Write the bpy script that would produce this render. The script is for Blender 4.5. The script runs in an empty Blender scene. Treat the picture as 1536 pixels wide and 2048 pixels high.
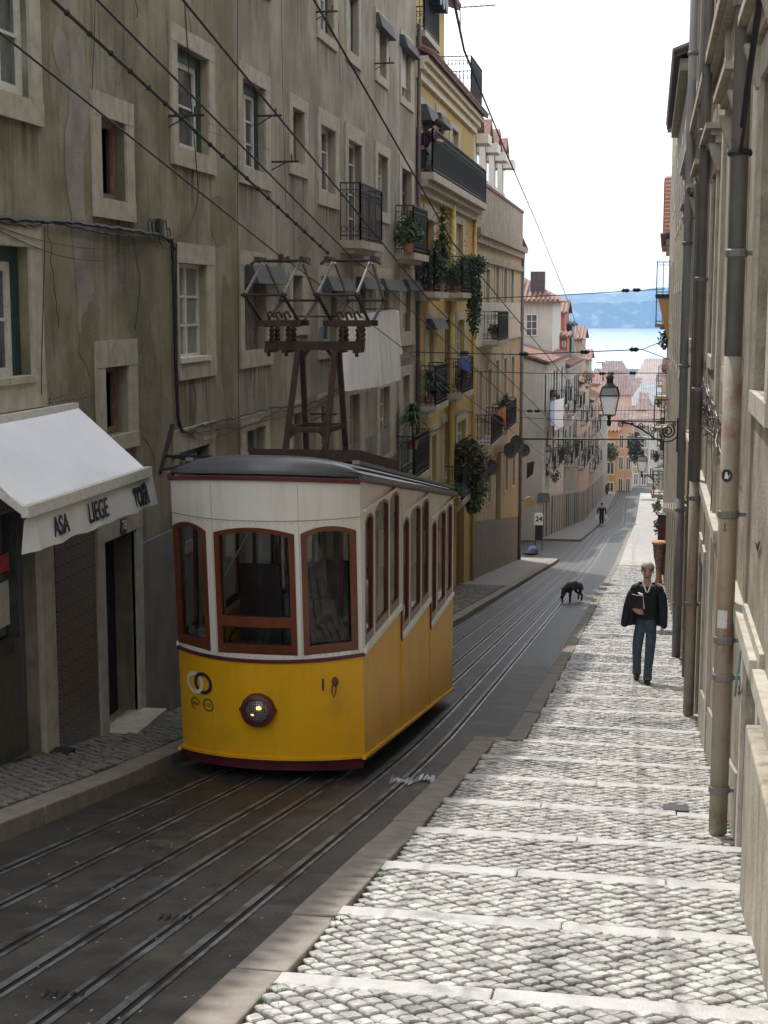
import bpy, math, random
from mathutils import Vector, Matrix
random.seed(7)
R=random.random
def U(a,b): return a+(b-a)*R()
sc=bpy.context.scene
# ---------------- camera, sky, sun, exposure ----------------
f_,vx_,vy_=2950.,1300.,610.
PITCH=math.atan((1024-vy_)/f_); YAW=math.atan((vx_-768)*math.cos(PITCH)/f_)
cam=bpy.data.objects.new('camera',bpy.data.cameras.new('camera')); sc.collection.objects.link(cam)
cam.data.sensor_fit='VERTICAL'; cam.data.sensor_height=24; cam.data.lens=f_/2048*24
cam.data.clip_start=.05; cam.data.clip_end=30000
cam.rotation_euler=(math.pi/2-PITCH,0,YAW); sc.camera=cam
SUN=Vector((-.30,.70,1.0)).normalized()
elev=math.asin(SUN.z); azim=math.atan2(SUN.x,SUN.y)
w=bpy.data.worlds.new('World'); sc.world=w; w.use_nodes=True
nt=w.node_tree; bg=nt.nodes['Background']
sky=nt.nodes.new('ShaderNodeTexSky'); sky.sky_type='NISHITA'; sky.sun_disc=False
sky.sun_elevation=elev; sky.sun_rotation=azim; sky.altitude=60; sky.air_density=1.0; sky.dust_density=1.0; sky.ozone_density=1.0
veil=nt.nodes.new('ShaderNodeMix'); veil.data_type='RGBA'; veil.inputs[0].default_value=.75; veil.inputs[7].default_value=(11.0,11.0,11.2,1)   # thin bright cloud veil
nt.links.new(sky.outputs[0],veil.inputs[6]); nt.links.new(veil.outputs[2],bg.inputs[0]); bg.inputs[1].default_value=0.135
sl=bpy.data.lights.new('sun','SUN'); sl.energy=3.4; sl.angle=math.radians(.53); sl.color=(1,.965,.91)
so=bpy.data.objects.new('sun',sl); sc.collection.objects.link(so); so.rotation_euler=SUN.to_track_quat('Z','Y').to_euler()
sc.view_settings.view_transform='Standard'; sc.view_settings.look='None'; sc.view_settings.exposure=0.45; sc.view_settings.gamma=1
sc.cycles.max_bounces=8; sc.cycles.transparent_max_bounces=12; sc.cycles.caustics_reflective=False; sc.cycles.caustics_refractive=False
sc.cycles.use_denoising=True; sc.cycles.sample_clamp_indirect=6
# ---------------- pixel helpers (turn a photo pixel into a point on a known wall or ground) ----------------
sp,cp,ss,cs=math.sin(PITCH),math.cos(PITCH),math.sin(YAW),math.cos(YAW)
F_=(-ss*cp,cs*cp,-sp);R_=(cs,ss,0);U_=(-ss*sp,cs*sp,cp)
def ray(x,y):
    a=(x-768)/f_;b=-(y-1024)/f_
    return [F_[i]+a*R_[i]+b*U_[i] for i in range(3)]
def onX(x,y,X):
    r=ray(x,y);t=X/r[0];return Vector((X,r[1]*t,r[2]*t))
def onY(x,y,Y):
    r=ray(x,y);t=Y/r[1];return Vector((r[0]*t,Y,r[2]*t))
def proj(P):
    d=sum(P[i]*F_[i] for i in range(3));return (768+f_*sum(P[i]*R_[i] for i in range(3))/d,1024-f_*sum(P[i]*U_[i] for i in range(3))/d)
PR=[(-60,9.5),(0,-1.91),(5.47,-2.95),(12.74,-4.33),(16.21,-4.9),(21.53,-5.61),(64.5,-11.29),(123,-17.9),(160,-19.9),(200,-22.5),(600,-47),(1050,-54),(1250,-60),(9000,-60)]
def zr0(y):
    for (a,za),(b,zb) in zip(PR,PR[1:]):
        if y<=b: return za+(zb-za)*(y-a)/(b-a)
    return -60
def zr(y): return (zr0(y-1.5)+2*zr0(y)+zr0(y+1.5))/4
def gnd(x,y,off=0.):
    r=ray(x,y);Y=3.
    while Y<220:
        if r[2]/r[1]*Y<=zr(Y)+off: break
        Y+=.02
    return Vector((r[0]/r[1]*Y,Y,zr(Y)+off))
# ---------------- mesh builder ----------------
ORG={}
def tag(o,label=None,cat=None,group=None,kind=None):
    if label: o['label']=label
    if cat: o['category']=cat
    if group: o['group']=group
    if kind: o['kind']=kind
    return o
def thing(name,label,cat,loc=(0,0,0),group=None,rz=0,kind=None,local=False):
    o=bpy.data.objects.new(name,None); sc.collection.objects.link(o); o.empty_display_size=.2
    o.location=loc; o.rotation_euler=(0,0,rz); tag(o,label,cat,group,kind)
    ORG[o.name]=Vector((0,0,0)) if local else Vector(loc)
    return o
class MB:
    def __init__(s): s.v=[];s.f=[];s.m=[]
    def add(s,vs,fs,mi=0):
        n=len(s.v); s.v+=[tuple(p) for p in vs]
        for f in fs: s.f.append(tuple(i+n for i in f)); s.m.append(mi)
        return s
    def poly(s,*p,mi=0): return s.add(p,[tuple(range(len(p)))],mi)
    def box(s,x0,x1,y0,y1,z0,z1,mi=0):
        vs=[(x,y,z) for x in(x0,x1) for y in(y0,y1) for z in(z0,z1)]
        return s.add(vs,[(0,1,3,2),(4,6,7,5),(0,4,5,1),(2,3,7,6),(0,2,6,4),(1,5,7,3)],mi)
    def hexa(s,b,t,mi=0):
        n=len(b); return s.add(list(b)+list(t),[tuple(range(n))[::-1],tuple(range(n,2*n))]+[(i,(i+1)%n,n+(i+1)%n,n+i) for i in range(n)],mi)
    def tube(s,pts,r,n=6,mi=0,cap=True):
        pts=[Vector(p) for p in pts]; rr=r if isinstance(r,(list,tuple)) else [r]*len(pts)
        vs=[];fs=[]
        t=(pts[1]-pts[0]).normalized(); a=Vector((0,0,1)) if abs(t.z)<.9 else Vector((1,0,0))
        x=t.cross(a).normalized()
        for i,p in enumerate(pts):
            if i==0: t=pts[1]-p
            elif i==len(pts)-1: t=p-pts[i-1]
            else: t=(pts[i+1]-p).normalized()+(p-pts[i-1]).normalized()
            t=t.normalized() if t.length>1e-9 else Vector((0,0,1))
            x=(x-t*x.dot(t)); x=x.normalized() if x.length>1e-6 else t.orthogonal().normalized()
            y=t.cross(x)
            for k in range(n):
                c=2*math.pi*k/n; vs.append(p+(x*math.cos(c)+y*math.sin(c))*rr[i])
        for i in range(len(pts)-1):
            for k in range(n): fs.append((i*n+k,i*n+(k+1)%n,(i+1)*n+(k+1)%n,(i+1)*n+k))
        if cap: fs.append(tuple(range(n))[::-1]); fs.append(tuple((len(pts)-1)*n+k for k in range(n)))
        return s.add(vs,fs,mi)
    def bar(s,a,b,w=.03,h=None,mi=0):
        a=Vector(a);b=Vector(b);h=h or w;t=(b-a).normalized();up=Vector((0,0,1)) if abs(t.z)<.95 else Vector((0,1,0))
        x=t.cross(up).normalized()*w/2;y=x.cross(t).normalized()*h/2
        return s.hexa([a-x-y,a+x-y,a+x+y,a-x+y],[b-x-y,b+x-y,b+x+y,b-x+y],mi)
    def lathe(s,prof,c,n=16,ax='z',mi=0):
        vs=[];fs=[]
        for (r,h) in prof:
            for k in range(n):
                a=2*math.pi*k/n;q=(r*math.cos(a),r*math.sin(a),h)
                if ax=='y': q=(q[0],q[2],q[1])
                if ax=='x': q=(q[2],q[0],q[1])
                vs.append((c[0]+q[0],c[1]+q[1],c[2]+q[2]))
        for i in range(len(prof)-1):
            for k in range(n): fs.append((i*n+k,i*n+(k+1)%n,(i+1)*n+(k+1)%n,(i+1)*n+k))
        return s.add(vs,fs,mi)
    def sph(s,c,r,nu=10,nv=7,mi=0,jit=0):
        r=(r,r,r) if not isinstance(r,(tuple,list)) else r
        vs=[];fs=[]
        for j in range(nv+1):
            t=math.pi*j/nv
            for k in range(nu):
                a=2*math.pi*k/nu;q=1+U(-jit,jit)
                vs.append((c[0]+r[0]*q*math.sin(t)*math.cos(a),c[1]+r[1]*q*math.sin(t)*math.sin(a),c[2]+r[2]*q*math.cos(t)))
        for j in range(nv):
            for k in range(nu): fs.append((j*nu+k,(j+1)*nu+k,(j+1)*nu+(k+1)%nu,j*nu+(k+1)%nu))
        return s.add(vs,fs,mi)
    def build(s,name,mats,parent=None,smooth=False,bevel=0,origin=None,world=False):
        me=bpy.data.meshes.new(name); o=Vector((0,0,0))
        if parent is not None: o=ORG[parent.name]
        elif origin is not None: o=Vector(origin)
        vs=[(p[0]-o[0],p[1]-o[1],p[2]-o[2]) for p in s.v]
        me.from_pydata(vs,[],s.f)
        ms=mats if isinstance(mats,(list,tuple)) else [mats]
        for m in ms: me.materials.append(m)
        if len(ms)>1: me.polygons.foreach_set('material_index',s.m)
        if smooth: me.polygons.foreach_set('use_smooth',[True]*len(me.polygons))
        me.update()
        ob=bpy.data.objects.new(name,me); sc.collection.objects.link(ob)
        if parent is not None: ob.parent=parent; ORG[ob.name]=o
        else: ob.location=o; ORG[ob.name]=o
        if bevel:
            b=ob.modifiers.new('bevel','BEVEL'); b.width=bevel; b.segments=2; b.limit_method='ANGLE'
        return ob
def copy_tree(o,parent=None):
    c=o.copy(); sc.collection.objects.link(c); ORG[c.name]=ORG.get(o.name,Vector((0,0,0)))
    if parent is not None: c.parent=parent
    for ch in [k for k in o.children]: copy_tree(ch,c)
    return c
# ---------------- materials ----------------
MC={}
def M(name,c1,c2=None,scale=3.,rough=.8,bump=0.,bscale=40.,stretch=(1,1,1),metal=0.,spec=.5,contrast=.5,streak=None,streak_amt=.0,coat=0,detail=6,dirt=None,dirt_amt=0,dscale=1.5,trans=0,emit=None,es=0):
    m=bpy.data.materials.new(name); m.use_nodes=True; n=m.node_tree.nodes; L=m.node_tree.links
    b=n['Principled BSDF']; b.inputs['Roughness'].default_value=rough; b.inputs['Metallic'].default_value=metal
    b.inputs['Specular IOR Level'].default_value=spec
    if coat: b.inputs['Coat Weight'].default_value=coat; b.inputs['Coat Roughness'].default_value=.08
    if trans: b.inputs['Transmission Weight'].default_value=trans
    if emit: b.inputs['Emission Color'].default_value=(*emit,1); b.inputs['Emission Strength'].default_value=es
    c1=(*c1,1)
    if c2 is None: b.inputs['Base Color'].default_value=c1; col=None
    tc=n.new('ShaderNodeTexCoord')
    def noise(sc_,st=(1,1,1),det=detail,off=0):
        mp=n.new('ShaderNodeMapping'); mp.inputs['Scale'].default_value=st; mp.inputs['Location'].default_value=(off,off*1.7,off*.3)
        L.new(tc.outputs['Object'],mp.inputs[0]); t=n.new('ShaderNodeTexNoise'); t.inputs['Scale'].default_value=sc_; t.inputs['Detail'].default_value=det; t.inputs['Roughness'].default_value=.62
        L.new(mp.outputs[0],t.inputs['Vector']); return t
    def ramp(src,a,bb,out='Fac'):
        r=n.new('ShaderNodeMapRange'); r.inputs[1].default_value=a; r.inputs[2].default_value=bb; r.interpolation_type='SMOOTHSTEP'
        L.new(src.outputs[out] if isinstance(out,str) else src.outputs[0],r.inputs[0]); return r
    def mix(fac,A,B,mode='MIX'):
        x=n.new('ShaderNodeMix'); x.data_type='RGBA'; x.blend_type=mode
        if hasattr(fac,'is_output') : L.new(fac,x.inputs[0])
        else: x.inputs[0].default_value=fac
        for i,v in ((6,A),(7,B)):
            if hasattr(v,'is_output'): L.new(v,x.inputs[i])
            else: x.inputs[i].default_value=v
        return x.outputs[2]
    if c2 is not None:
        t=noise(scale,stretch); r=ramp(t,.5-contrast/2,.5+contrast/2)
        col=mix(r.outputs[0],c1,(*c2,1))
        if streak is not None:
            t2=noise(2.2,(3.,3.,.22),8,5.); r2=ramp(t2,.48,.72)
            mu=n.new('ShaderNodeMath'); mu.operation='MULTIPLY'; L.new(r2.outputs[0],mu.inputs[0]); mu.inputs[1].default_value=streak_amt
            col=mix(mu.outputs[0],col,(*streak,1))
        if dirt is not None:
            t3=noise(dscale,(1,1,1),8,11.); r3=ramp(t3,.52,.68)
            mu=n.new('ShaderNodeMath'); mu.operation='MULTIPLY'; L.new(r3.outputs[0],mu.inputs[0]); mu.inputs[1].default_value=dirt_amt
            col=mix(mu.outputs[0],col,(*dirt,1))
        L.new(col,b.inputs['Base Color'])
    if bump:
        t=noise(bscale,(1,1,1),4,3.); bp=n.new('ShaderNodeBump'); bp.inputs['Strength'].default_value=bump; bp.inputs['Distance'].default_value=.02
        L.new(t.outputs['Fac'],bp.inputs['Height']); L.new(bp.outputs[0],b.inputs['Normal'])
    MC[name]=m; return m
def G(*a): return a
plaster_olive=M('plaster_olive',(.150,.142,.080),(.33,.295,.20),.75,.92,.5,26,streak=(.085,.08,.06),streak_amt=.7,dirt=(.37,.34,.29),dirt_amt=.6,contrast=.32,dscale=1.1)
plaster_grey=M('plaster_grey',(.25,.222,.165),(.42,.38,.30),.7,.92,.4,25,streak=(.13,.12,.105),streak_amt=.6,dirt=(.22,.21,.19),dirt_amt=.5,contrast=.35)
plaster_mid=M('plaster_tan',(.19,.165,.10),(.37,.32,.225),.75,.92,.5,26,streak=(.10,.09,.07),streak_amt=.65,dirt=(.30,.24,.14),dirt_amt=.4,contrast=.32,dscale=1.1)
plaster_yellow=M('plaster_yellow',(.42,.285,.085),(.52,.38,.14),1.2,.9,.25,30,streak=(.30,.21,.07),streak_amt=.35,dirt=(.45,.33,.14),dirt_amt=.5)
plaster_ochre=M('plaster_ochre',(.42,.33,.19),(.52,.43,.28),1.,.9,.25,30,streak=(.28,.22,.13),streak_amt=.4,dirt=(.45,.42,.36),dirt_amt=.6)
plaster_white=M('plaster_white',(.50,.485,.43),(.62,.60,.55),1.,.9,.2,30,streak=(.38,.36,.30),streak_amt=.4)
plaster_pink=M('plaster_pink',(.58,.36,.24),(.66,.44,.32),1.,.9,.2,30,streak=(.36,.22,.14),streak_amt=.35)
plaster_right=M('plaster_right',(.19,.155,.105),(.40,.35,.265),2.2,.9,.7,35,streak=(.16,.14,.11),streak_amt=.6,dirt=(.20,.18,.14),dirt_amt=.6,dscale=3.,contrast=.4)
grey_base=M('grey_base',(.16,.155,.145),(.25,.24,.22),2,.9,.3,30,streak=(.15,.14,.13),streak_amt=.5)
stone=M('limestone',(.39,.35,.275),(.54,.495,.41),5,.85,.4,60,streak=(.24,.22,.17),streak_amt=.45,dirt=(.24,.22,.19),dirt_amt=.4,dscale=6)
stone_kerb=M('kerb_stone',(.17,.145,.12),(.27,.24,.20),6,.75,.4,70,dirt=(.16,.15,.12),dirt_amt=.5,dscale=4)
stone_band=M('step_stone',(.38,.365,.35),(.52,.50,.475),5,.5,.4,60,dirt=(.16,.155,.14),dirt_amt=.7,dscale=3.)
cobble=M('limestone_cobble',(.30,.29,.265),(.58,.565,.525),9,.34,.5,55,dirt=(.09,.095,.095),dirt_amt=.85,dscale=.7,contrast=.25,streak=None)  # dark patches: worn stone plus dappled shade put into the colour
cobble_dim=M('shaded_cobble',(.11,.104,.09),(.21,.20,.17),7,.6,.5,55,dirt=(.16,.155,.14),dirt_amt=.6,dscale=2,contrast=.3)  # darker copy of cobble; shade of the left side is in the colour
joint=M('joint_soil',(.022,.022,.015),(.045,.046,.022),12,.95,.5,40)
roof_tile=M('clay_tile',(.15,.07,.05),(.26,.145,.11),14,.85,.4,50,dirt=(.42,.36,.31),dirt_amt=.6,dscale=9)
white_frame=M('white_paint',(.60,.59,.52),(.74,.73,.68),20,.5,.15,80,dirt=(.35,.32,.26),dirt_amt=.5,dscale=20)
brown_frame=M('weathered_wood',(.16,.085,.055),(.28,.19,.14),25,.7,.3,80,stretch=(1,1,.3))
green_paint=M('dark_green_paint',(.012,.035,.032),(.02,.055,.048),8,.45,.1,60)
dark_in=M('dark_interior',(.008,.008,.008),(.02,.018,.015),3,.9)
glass=M('window_glass',(.035,.04,.045),(.10,.11,.115),1.5,.06,0,spec=.9,contrast=.3)
glass_c=M('curtained_glass',(.16,.17,.165),(.30,.31,.30),9,.12,0,spec=.8,stretch=(1,6,.5),contrast=.3)
iron=M('black_iron',(.012,.014,.015),(.03,.03,.03),20,.5,.1,80,metal=.0)
rust=M('rusty_iron',(.030,.020,.017),(.075,.040,.028),18,.75,.4,60,dirt=(.14,.06,.03),dirt_amt=.5,dscale=10)
cable=M('black_cable',(.015,.015,.016),None,rough=.6)
steel=M('rail_steel',(.10,.09,.085),(.34,.35,.37),3.5,.36,.15,60,metal=.7,contrast=.3,dirt=(.09,.05,.03),dirt_amt=.6,dscale=1.5)
groove=M('groove_dark',(.006,.006,.006),None,rough=.9)
pipe_grey=M('grey_pipe_paint',(.125,.115,.10),(.19,.178,.16),3,.5,.1,30,streak=(.22,.2,.18),streak_amt=.5)
pipe_rust=M('rusty_cream_pipe',(.23,.205,.15),(.33,.30,.235),4,.6,.2,40,streak=(.30,.17,.07),streak_amt=.6,dirt=(.22,.07,.03),dirt_amt=.75,dscale=4.)
pipe_yellow=M('yellow_pipe_paint',(.50,.36,.09),(.60,.44,.14),3,.5,.1,30)
leafM=M('leaf_green',(.035,.075,.018),(.09,.15,.04),14,.6,0)
leafD=M('leaf_dark',(.02,.045,.015),(.05,.085,.03),14,.6,0)
flower=M('red_flower',(.55,.03,.03),(.6,.1,.12),14,.6,0)
terra=M('terracotta',(.36,.13,.07),(.45,.2,.11),14,.8,.2)
linen=M('white_linen',(.84,.84,.86),(.90,.90,.92),4,.8,.1,60)
blue_cloth=M('blue_cloth',(.03,.07,.30),(.05,.10,.40),8,.8)
lblue_cloth=M('pale_blue_cloth',(.35,.48,.70),(.50,.60,.78),8,.8)
metal_grey=M('grey_metal',(.055,.055,.055),(.11,.11,.11),8,.7,.1,metal=.3)
mortar_tile=None
# road setts
def brickmat(name,c1,c2,cm,sx,sy,rough,rot=0,bump=.6,noisec=(.2,.2,.18),namt=.5,mort=.08,offset=.5):
    m=bpy.data.materials.new(name); m.use_nodes=True; n=m.node_tree.nodes; L=m.node_tree.links; b=n['Principled BSDF']
    tc=n.new('ShaderNodeTexCoord'); nz=n.new('ShaderNodeTexNoise'); nz.inputs['Scale'].default_value=3.; nz.inputs['Detail'].default_value=3
    L.new(tc.outputs['Object'],nz.inputs['Vector'])
    mx=n.new('ShaderNodeMix'); mx.data_type='RGBA'; mx.blend_type='LINEAR_LIGHT'; mx.inputs[0].default_value=.035
    L.new(tc.outputs['Object'],mx.inputs[6]); L.new(nz.outputs['Color'],mx.inputs[7])
    mp=n.new('ShaderNodeMapping'); mp.inputs['Rotation'].default_value=(0,0,rot); L.new(mx.outputs[2],mp.inputs[0])
    br=n.new('ShaderNodeTexBrick'); L.new(mp.outputs[0],br.inputs['Vector']); br.inputs['Scale'].default_value=1; br.inputs['Brick Width'].default_value=sx; br.inputs['Row Height'].default_value=sy
    br.inputs['Mortar Size'].default_value=mort*sy; br.inputs['Mortar Smooth'].default_value=.6; br.inputs['Color1'].default_value=(*c1,1); br.inputs['Color2'].default_value=(*c2,1); br.inputs['Mortar'].default_value=(*cm,1); br.offset=offset
    n2=n.new('ShaderNodeTexNoise'); n2.inputs['Scale'].default_value=1.1; n2.inputs['Detail'].default_value=9; n2.inputs['Roughness'].default_value=.7; L.new(tc.outputs['Object'],n2.inputs['Vector'])
    mr=n.new('ShaderNodeMapRange'); mr.inputs[1].default_value=.45; mr.inputs[2].default_value=.68; mr.inputs[4].default_value=namt; L.new(n2.outputs['Fac'],mr.inputs[0])
    m2=n.new('ShaderNodeMix'); m2.data_type='RGBA'; L.new(mr.outputs[0],m2.inputs[0]); L.new(br.outputs['Color'],m2.inputs[6]); m2.inputs[7].default_value=(*noisec,1)
    n3=n.new('ShaderNodeTexNoise'); n3.inputs['Scale'].default_value=60; n3.inputs['Detail'].default_value=4; L.new(tc.outputs['Object'],n3.inputs['Vector'])
    m3=n.new('ShaderNodeMix'); m3.data_type='RGBA'; m3.blend_type='OVERLAY'; m3.inputs[0].default_value=.5; L.new(m2.outputs[2],m3.inputs[6]); L.new(n3.outputs['Fac'],m3.inputs[7])
    L.new(m3.outputs[2],b.inputs['Base Color'])
    ad=n.new('ShaderNodeMath'); ad.operation='MULTIPLY_ADD'; L.new(br.outputs['Fac'],ad.inputs[0]); ad.inputs[1].default_value=-1.; L.new(n3.outputs['Fac'],ad.inputs[2])
    bp=n.new('ShaderNodeBump'); bp.inputs['Strength'].default_value=bump; bp.inputs['Distance'].default_value=.015; L.new(ad.outputs[0],bp.inputs['Height']); L.new(bp.outputs[0],b.inputs['Normal'])
    b.inputs['Roughness'].default_value=rough
    return m
setts=brickmat('granite_setts',(.017,.0168,.0165),(.038,.037,.036),(.007,.007,.006),.16,.11,.46,rot=0,noisec=(.026,.031,.018),namt=.7)
far_cobble=brickmat('far_limestone',(.36,.35,.32),(.50,.48,.45),(.13,.12,.10),.12,.12,.5,rot=.785,noisec=(.2,.19,.17),namt=.6)
far_cobble_dim=brickmat('far_shaded_cobble',(.17,.16,.145),(.26,.245,.22),(.10,.09,.08),.12,.12,.6,rot=.785,noisec=(.2,.19,.165),namt=.6)  # far_cobble darkened, left-side shade put into the colour
# ---------------- ground, road, kerbs, sidewalks ----------------
XL,XR=-5.45,.70
def kerbL(y):   # outer face of left kerb
    pts=[(0,-4.2),(9,-4.25),(14,-4.4),(22,-4.15),(30,-3.95),(68,-3.75),(70,-3.75),(170,-3.0)]
    for (a,p),(b,q) in zip(pts,pts[1:]):
        if y<=b: return p+(q-p)*(y-a)/(b-a)
    return pts[-1][1]
def kerbR(y):   # road-side face of right kerb
    if y<15.25: return -1.76
    return -1.42+ (y-15.25)*.26/66 if y<82 else -1.16+(y-82)*.006
def wallR(y): return XR if y<62 else XR+(y-62)*.012
def wallL(y): return XL if y<66 else (-5.95 if y<86 else -5.95+(y-86)*.028)
ys=[-20+.5*i for i in range(180)]+[70+2*i for i in range(50)]
def sheet(name,xa,xb,zoff,mat,ys,cols=2,parent=None,**k):
    m=MB()
    for y0,y1 in zip(ys,ys[1:]):
        for c in range(cols):
            t0,t1=c/cols,(c+1)/cols
            P=lambda y,t:(xa(y)+(xb(y)-xa(y))*t,y,zr(y)+zoff(y,t))
            m.poly(P(y0,t0),P(y0,t1),P(y1,t1),P(y1,t0))
    return m.build(name,mat,parent,**k)
worn=M('worn_road',(.014,.0125,.0095),(.044,.040,.031),3.2,.5,.8,45,contrast=.3,dirt=(.075,.068,.052),dirt_amt=.8,dscale=1.6,streak=None,detail=9)
wn=worn.node_tree; 
tag(sheet('road',lambda y:-6.2,lambda y:wallR(y)+.3,lambda y,t:0,worn,[y for y in ys if y<=24]),kind='structure')
tag(sheet('road_beyond',lambda y:-6.2,lambda y:wallR(y)+.3,lambda y,t:0,setts,[y for y in ys if y>=24]),kind='structure')
# side street opening on the left
m=MB()
for y0,y1 in zip([66+2*i for i in range(10)],[68+2*i for i in range(10)]): m.poly((-30,y0,zr(y0)-.006),(-6.1,y0,zr(y0)-.006),(-6.1,y1,zr(y1)-.006),(-30,y1,zr(y1)-.006))
tag(m.build('side_street',setts),kind='structure')
# wide terrain down to the river bed and beyond
m=MB(); gx=[-3500,-1500,-600,-200,-80,-30,-12,12,30,80,200,600,1500,3500]; gy=[-60,-30,0,20,40,60,80,100,125,160,200,300,450,600,800,1050,1250,2200,3400,4100]
for a,b in zip(gx,gx[1:]):
    for c,d in zip(gy,gy[1:]): m.poly((a,c,zr(c)-.35),(b,c,zr(c)-.35),(b,d,zr(d)-.35),(a,d,zr(d)-.35))
tag(m.build('ground',M('earth',(.14,.12,.09),(.2,.19,.15),.05,.95)),kind='structure')
# kerbs
def kerb(name,xf,w,y0,y1,h,mat,sgn,L=1.1):
    m=MB(); y=y0
    while y<y1-.05:
        l=min(L*U(.85,1.15),y1-y); e=U(-.006,.006); g=.006
        xa,xb=xf(y)+e,xf(y+l)+e
        b=[(xa,y+g,zr(y)-.2),(xa+sgn*w,y+g,zr(y)-.2),(xb+sgn*w,y+l-g,zr(y+l)-.2),(xb,y+l-g,zr(y+l)-.2)]
        hh=h+U(-.006,.006); t=[(p[0],p[1],p[2]+.2+hh) for p in b]
        m.hexa(b,t); y+=l
    return tag(m.build(name,mat,bevel=.012),kind='structure')
kerb('right_kerb',kerbR,.24,2,15.2,.13,stone_kerb,1)
kerb('right_kerb_beyond',kerbR,.2,15.4,100,.13,stone_kerb,1)
kerb('left_kerb',kerbL,-.24,4,66,.14,stone_kerb,1)
kerb('left_kerb_beyond',lambda y:kerbL(y)-.0,-.2,86,158,.13,stone_kerb,1,2.)
m=MB(); m.hexa([(kerbL(66)-.1,65.8,zr(66)-.2),(-5.6,65.9,zr(66)-.2),(-5.6,66.1,zr(66)-.2),(kerbL(66)-.1,66.05,zr(66)-.2)],[(kerbL(66)-.1,65.8,zr(66)+.14),(-5.6,65.9,zr(66)+.14),(-5.6,66.1,zr(66)+.14),(kerbL(66)-.1,66.05,zr(66)+.14)]); m.box(-6.2,kerbL(86),85.9,86.1,zr(86)-.3,zr(86)+.14); m.box(-1.76,-1.4,15.2,15.4,zr(15.3)-.3,zr(15.3)+.132)
tag(m.build('kerb_ends',stone_kerb,bevel=.01),kind='structure')
# right sidewalk : stepped ramp of limestone cobbles between stone bands
bands=[1.9,3.2,4.5,5.83,7.15,8.45,9.75,11.15,12.6,13.95,15.25]
y=16.6
while y<62: bands.append(y); y+=1.35*U(.97,1.05)
def zsw(y):
    for a,b in zip(bands,bands[1:]):
        if a<=y<b:
            t=(y-a)/(b-a); return zr(y)+.13-.055+.065*t
    return zr(y)+.125
def cob(m,x0f,x1f,y0,y1,zf,s,skip=lambda x,y:False,jit=.12,rot=math.pi/4,h=.028):
    d=s*math.sqrt(2); 
    xm0=min(x0f(y0),x0f(y1))-s; xm1=max(x1f(y0),x1f(y1))+s
    ny=int((y1-y0)/(d/2))+2; nx=int((xm1-xm0)/d)+2
    for j in range(ny):
        cy=y0+j*d/2
        for i in range(nx):
            cx=xm0+i*d+(d/2 if j%2 else 0)
            cx+=U(-jit,jit)*s*.5; cy_=cy+U(-jit,jit)*s*.5
            if cy_<y0 or cy_>y1 or cx<x0f(cy_)+s*.25 or cx>x1f(cy_)-s*.25 or skip(cx,cy_): continue
            q=s*.5*.90*math.sqrt(2)*U(.9,1.02); hz=U(-.005,.005); z=zf(cy_)+hz; sl=(zf(min(cy_+.04,y1))-zf(cy_))/.04
            if abs(sl)>.5: sl=-.14
            tx,ty=U(-.05,.05),U(-.05,.05)
            ring0=[];ring1=[];ring2=[]
            for k in range(4):
                a=k*math.pi/2+U(-.12,.12)
                rr=q*U(.93,1.04)
                for da,fr in((-.16,.93),(.16,.93)):
                    dx=math.cos(a+da)*rr*fr; dy=math.sin(a+da)*rr*fr
                    zz=z+sl*dy+tx*dx+ty*dy
                    X_=min(max(cx+dx,x0f(cy_)),x1f(cy_)); Y_=min(max(cy_+dy,y0),y1)
                    ring0.append((X_,Y_,zz-h)); ring1.append((cx+(X_-cx)*.95,cy_+(Y_-cy_)*.95,zz-.004)); ring2.append((cx+(X_-cx)*.82,cy_+(Y_-cy_)*.82,zz+.002))
            fs=[(k,(k+1)%8,8+(k+1)%8,8+k) for k in range(8)]+[(8+k,8+(k+1)%8,16+(k+1)%8,16+k) for k in range(8)]+[tuple(range(16,24))]
            m.add(ring0+ring1+ring2,fs,0)
m=MB()
kin=lambda y:(kerbR(y)+.24 if y<15.25 else kerbR(y)+.2)
for a,b in zip(bands,bands[1:]):
    cob(m,kin,lambda y:XR-.01,a+.15,b-.005,zsw,.086)
    n=4
    for k in range(n):
        p,q=a+(b-a)*k/n,a+(b-a)*(k+1)/n-(.002 if k==n-1 else 0)
        m.poly((kin(p)-.02,p,zsw(p+.001)-.022),(XR+.05,p,zsw(p+.001)-.022),(XR+.05,q,zsw(q-.001)-.02),(kin(q)-.02,q,zsw(q-.001)-.02),mi=1)
RS=m.build('right_sidewalk',[cobble,joint],smooth=False); tag(RS,kind='structure')
m=MB()
for a in bands:
    x=kin(a)-.005; first=True
    while x<XR-.02:
        l=min(U(.75,1.25),XR+.02-x); z=zr(a)+.13+U(-.004,.004); w_=U(.15,.165)
        m.hexa([(x+.004,a-.02,z-.2),(x+l-.004,a-.02,z-.2),(x+l-.004,a-.02+w_,z-.2),(x+.004,a-.02+w_,z-.2)],[(x+.004,a-.02,z+.012),(x+l-.004,a-.02,z+.012),(x+l-.004,a-.02+w_,z-.008),(x+.004,a-.02+w_,z-.008)])
        x+=l
tag(m.build('sidewalk_step_edges',stone_band,bevel=.008),kind='structure')
tag(sheet('right_sidewalk_beyond',lambda y:kerbR(y)+.2,lambda y:wallR(y)+.2,lambda y,t:.125,far_cobble,[61.2+1.*i for i in range(10)]+[72+4*i for i in range(22)]),kind='structure')
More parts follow.
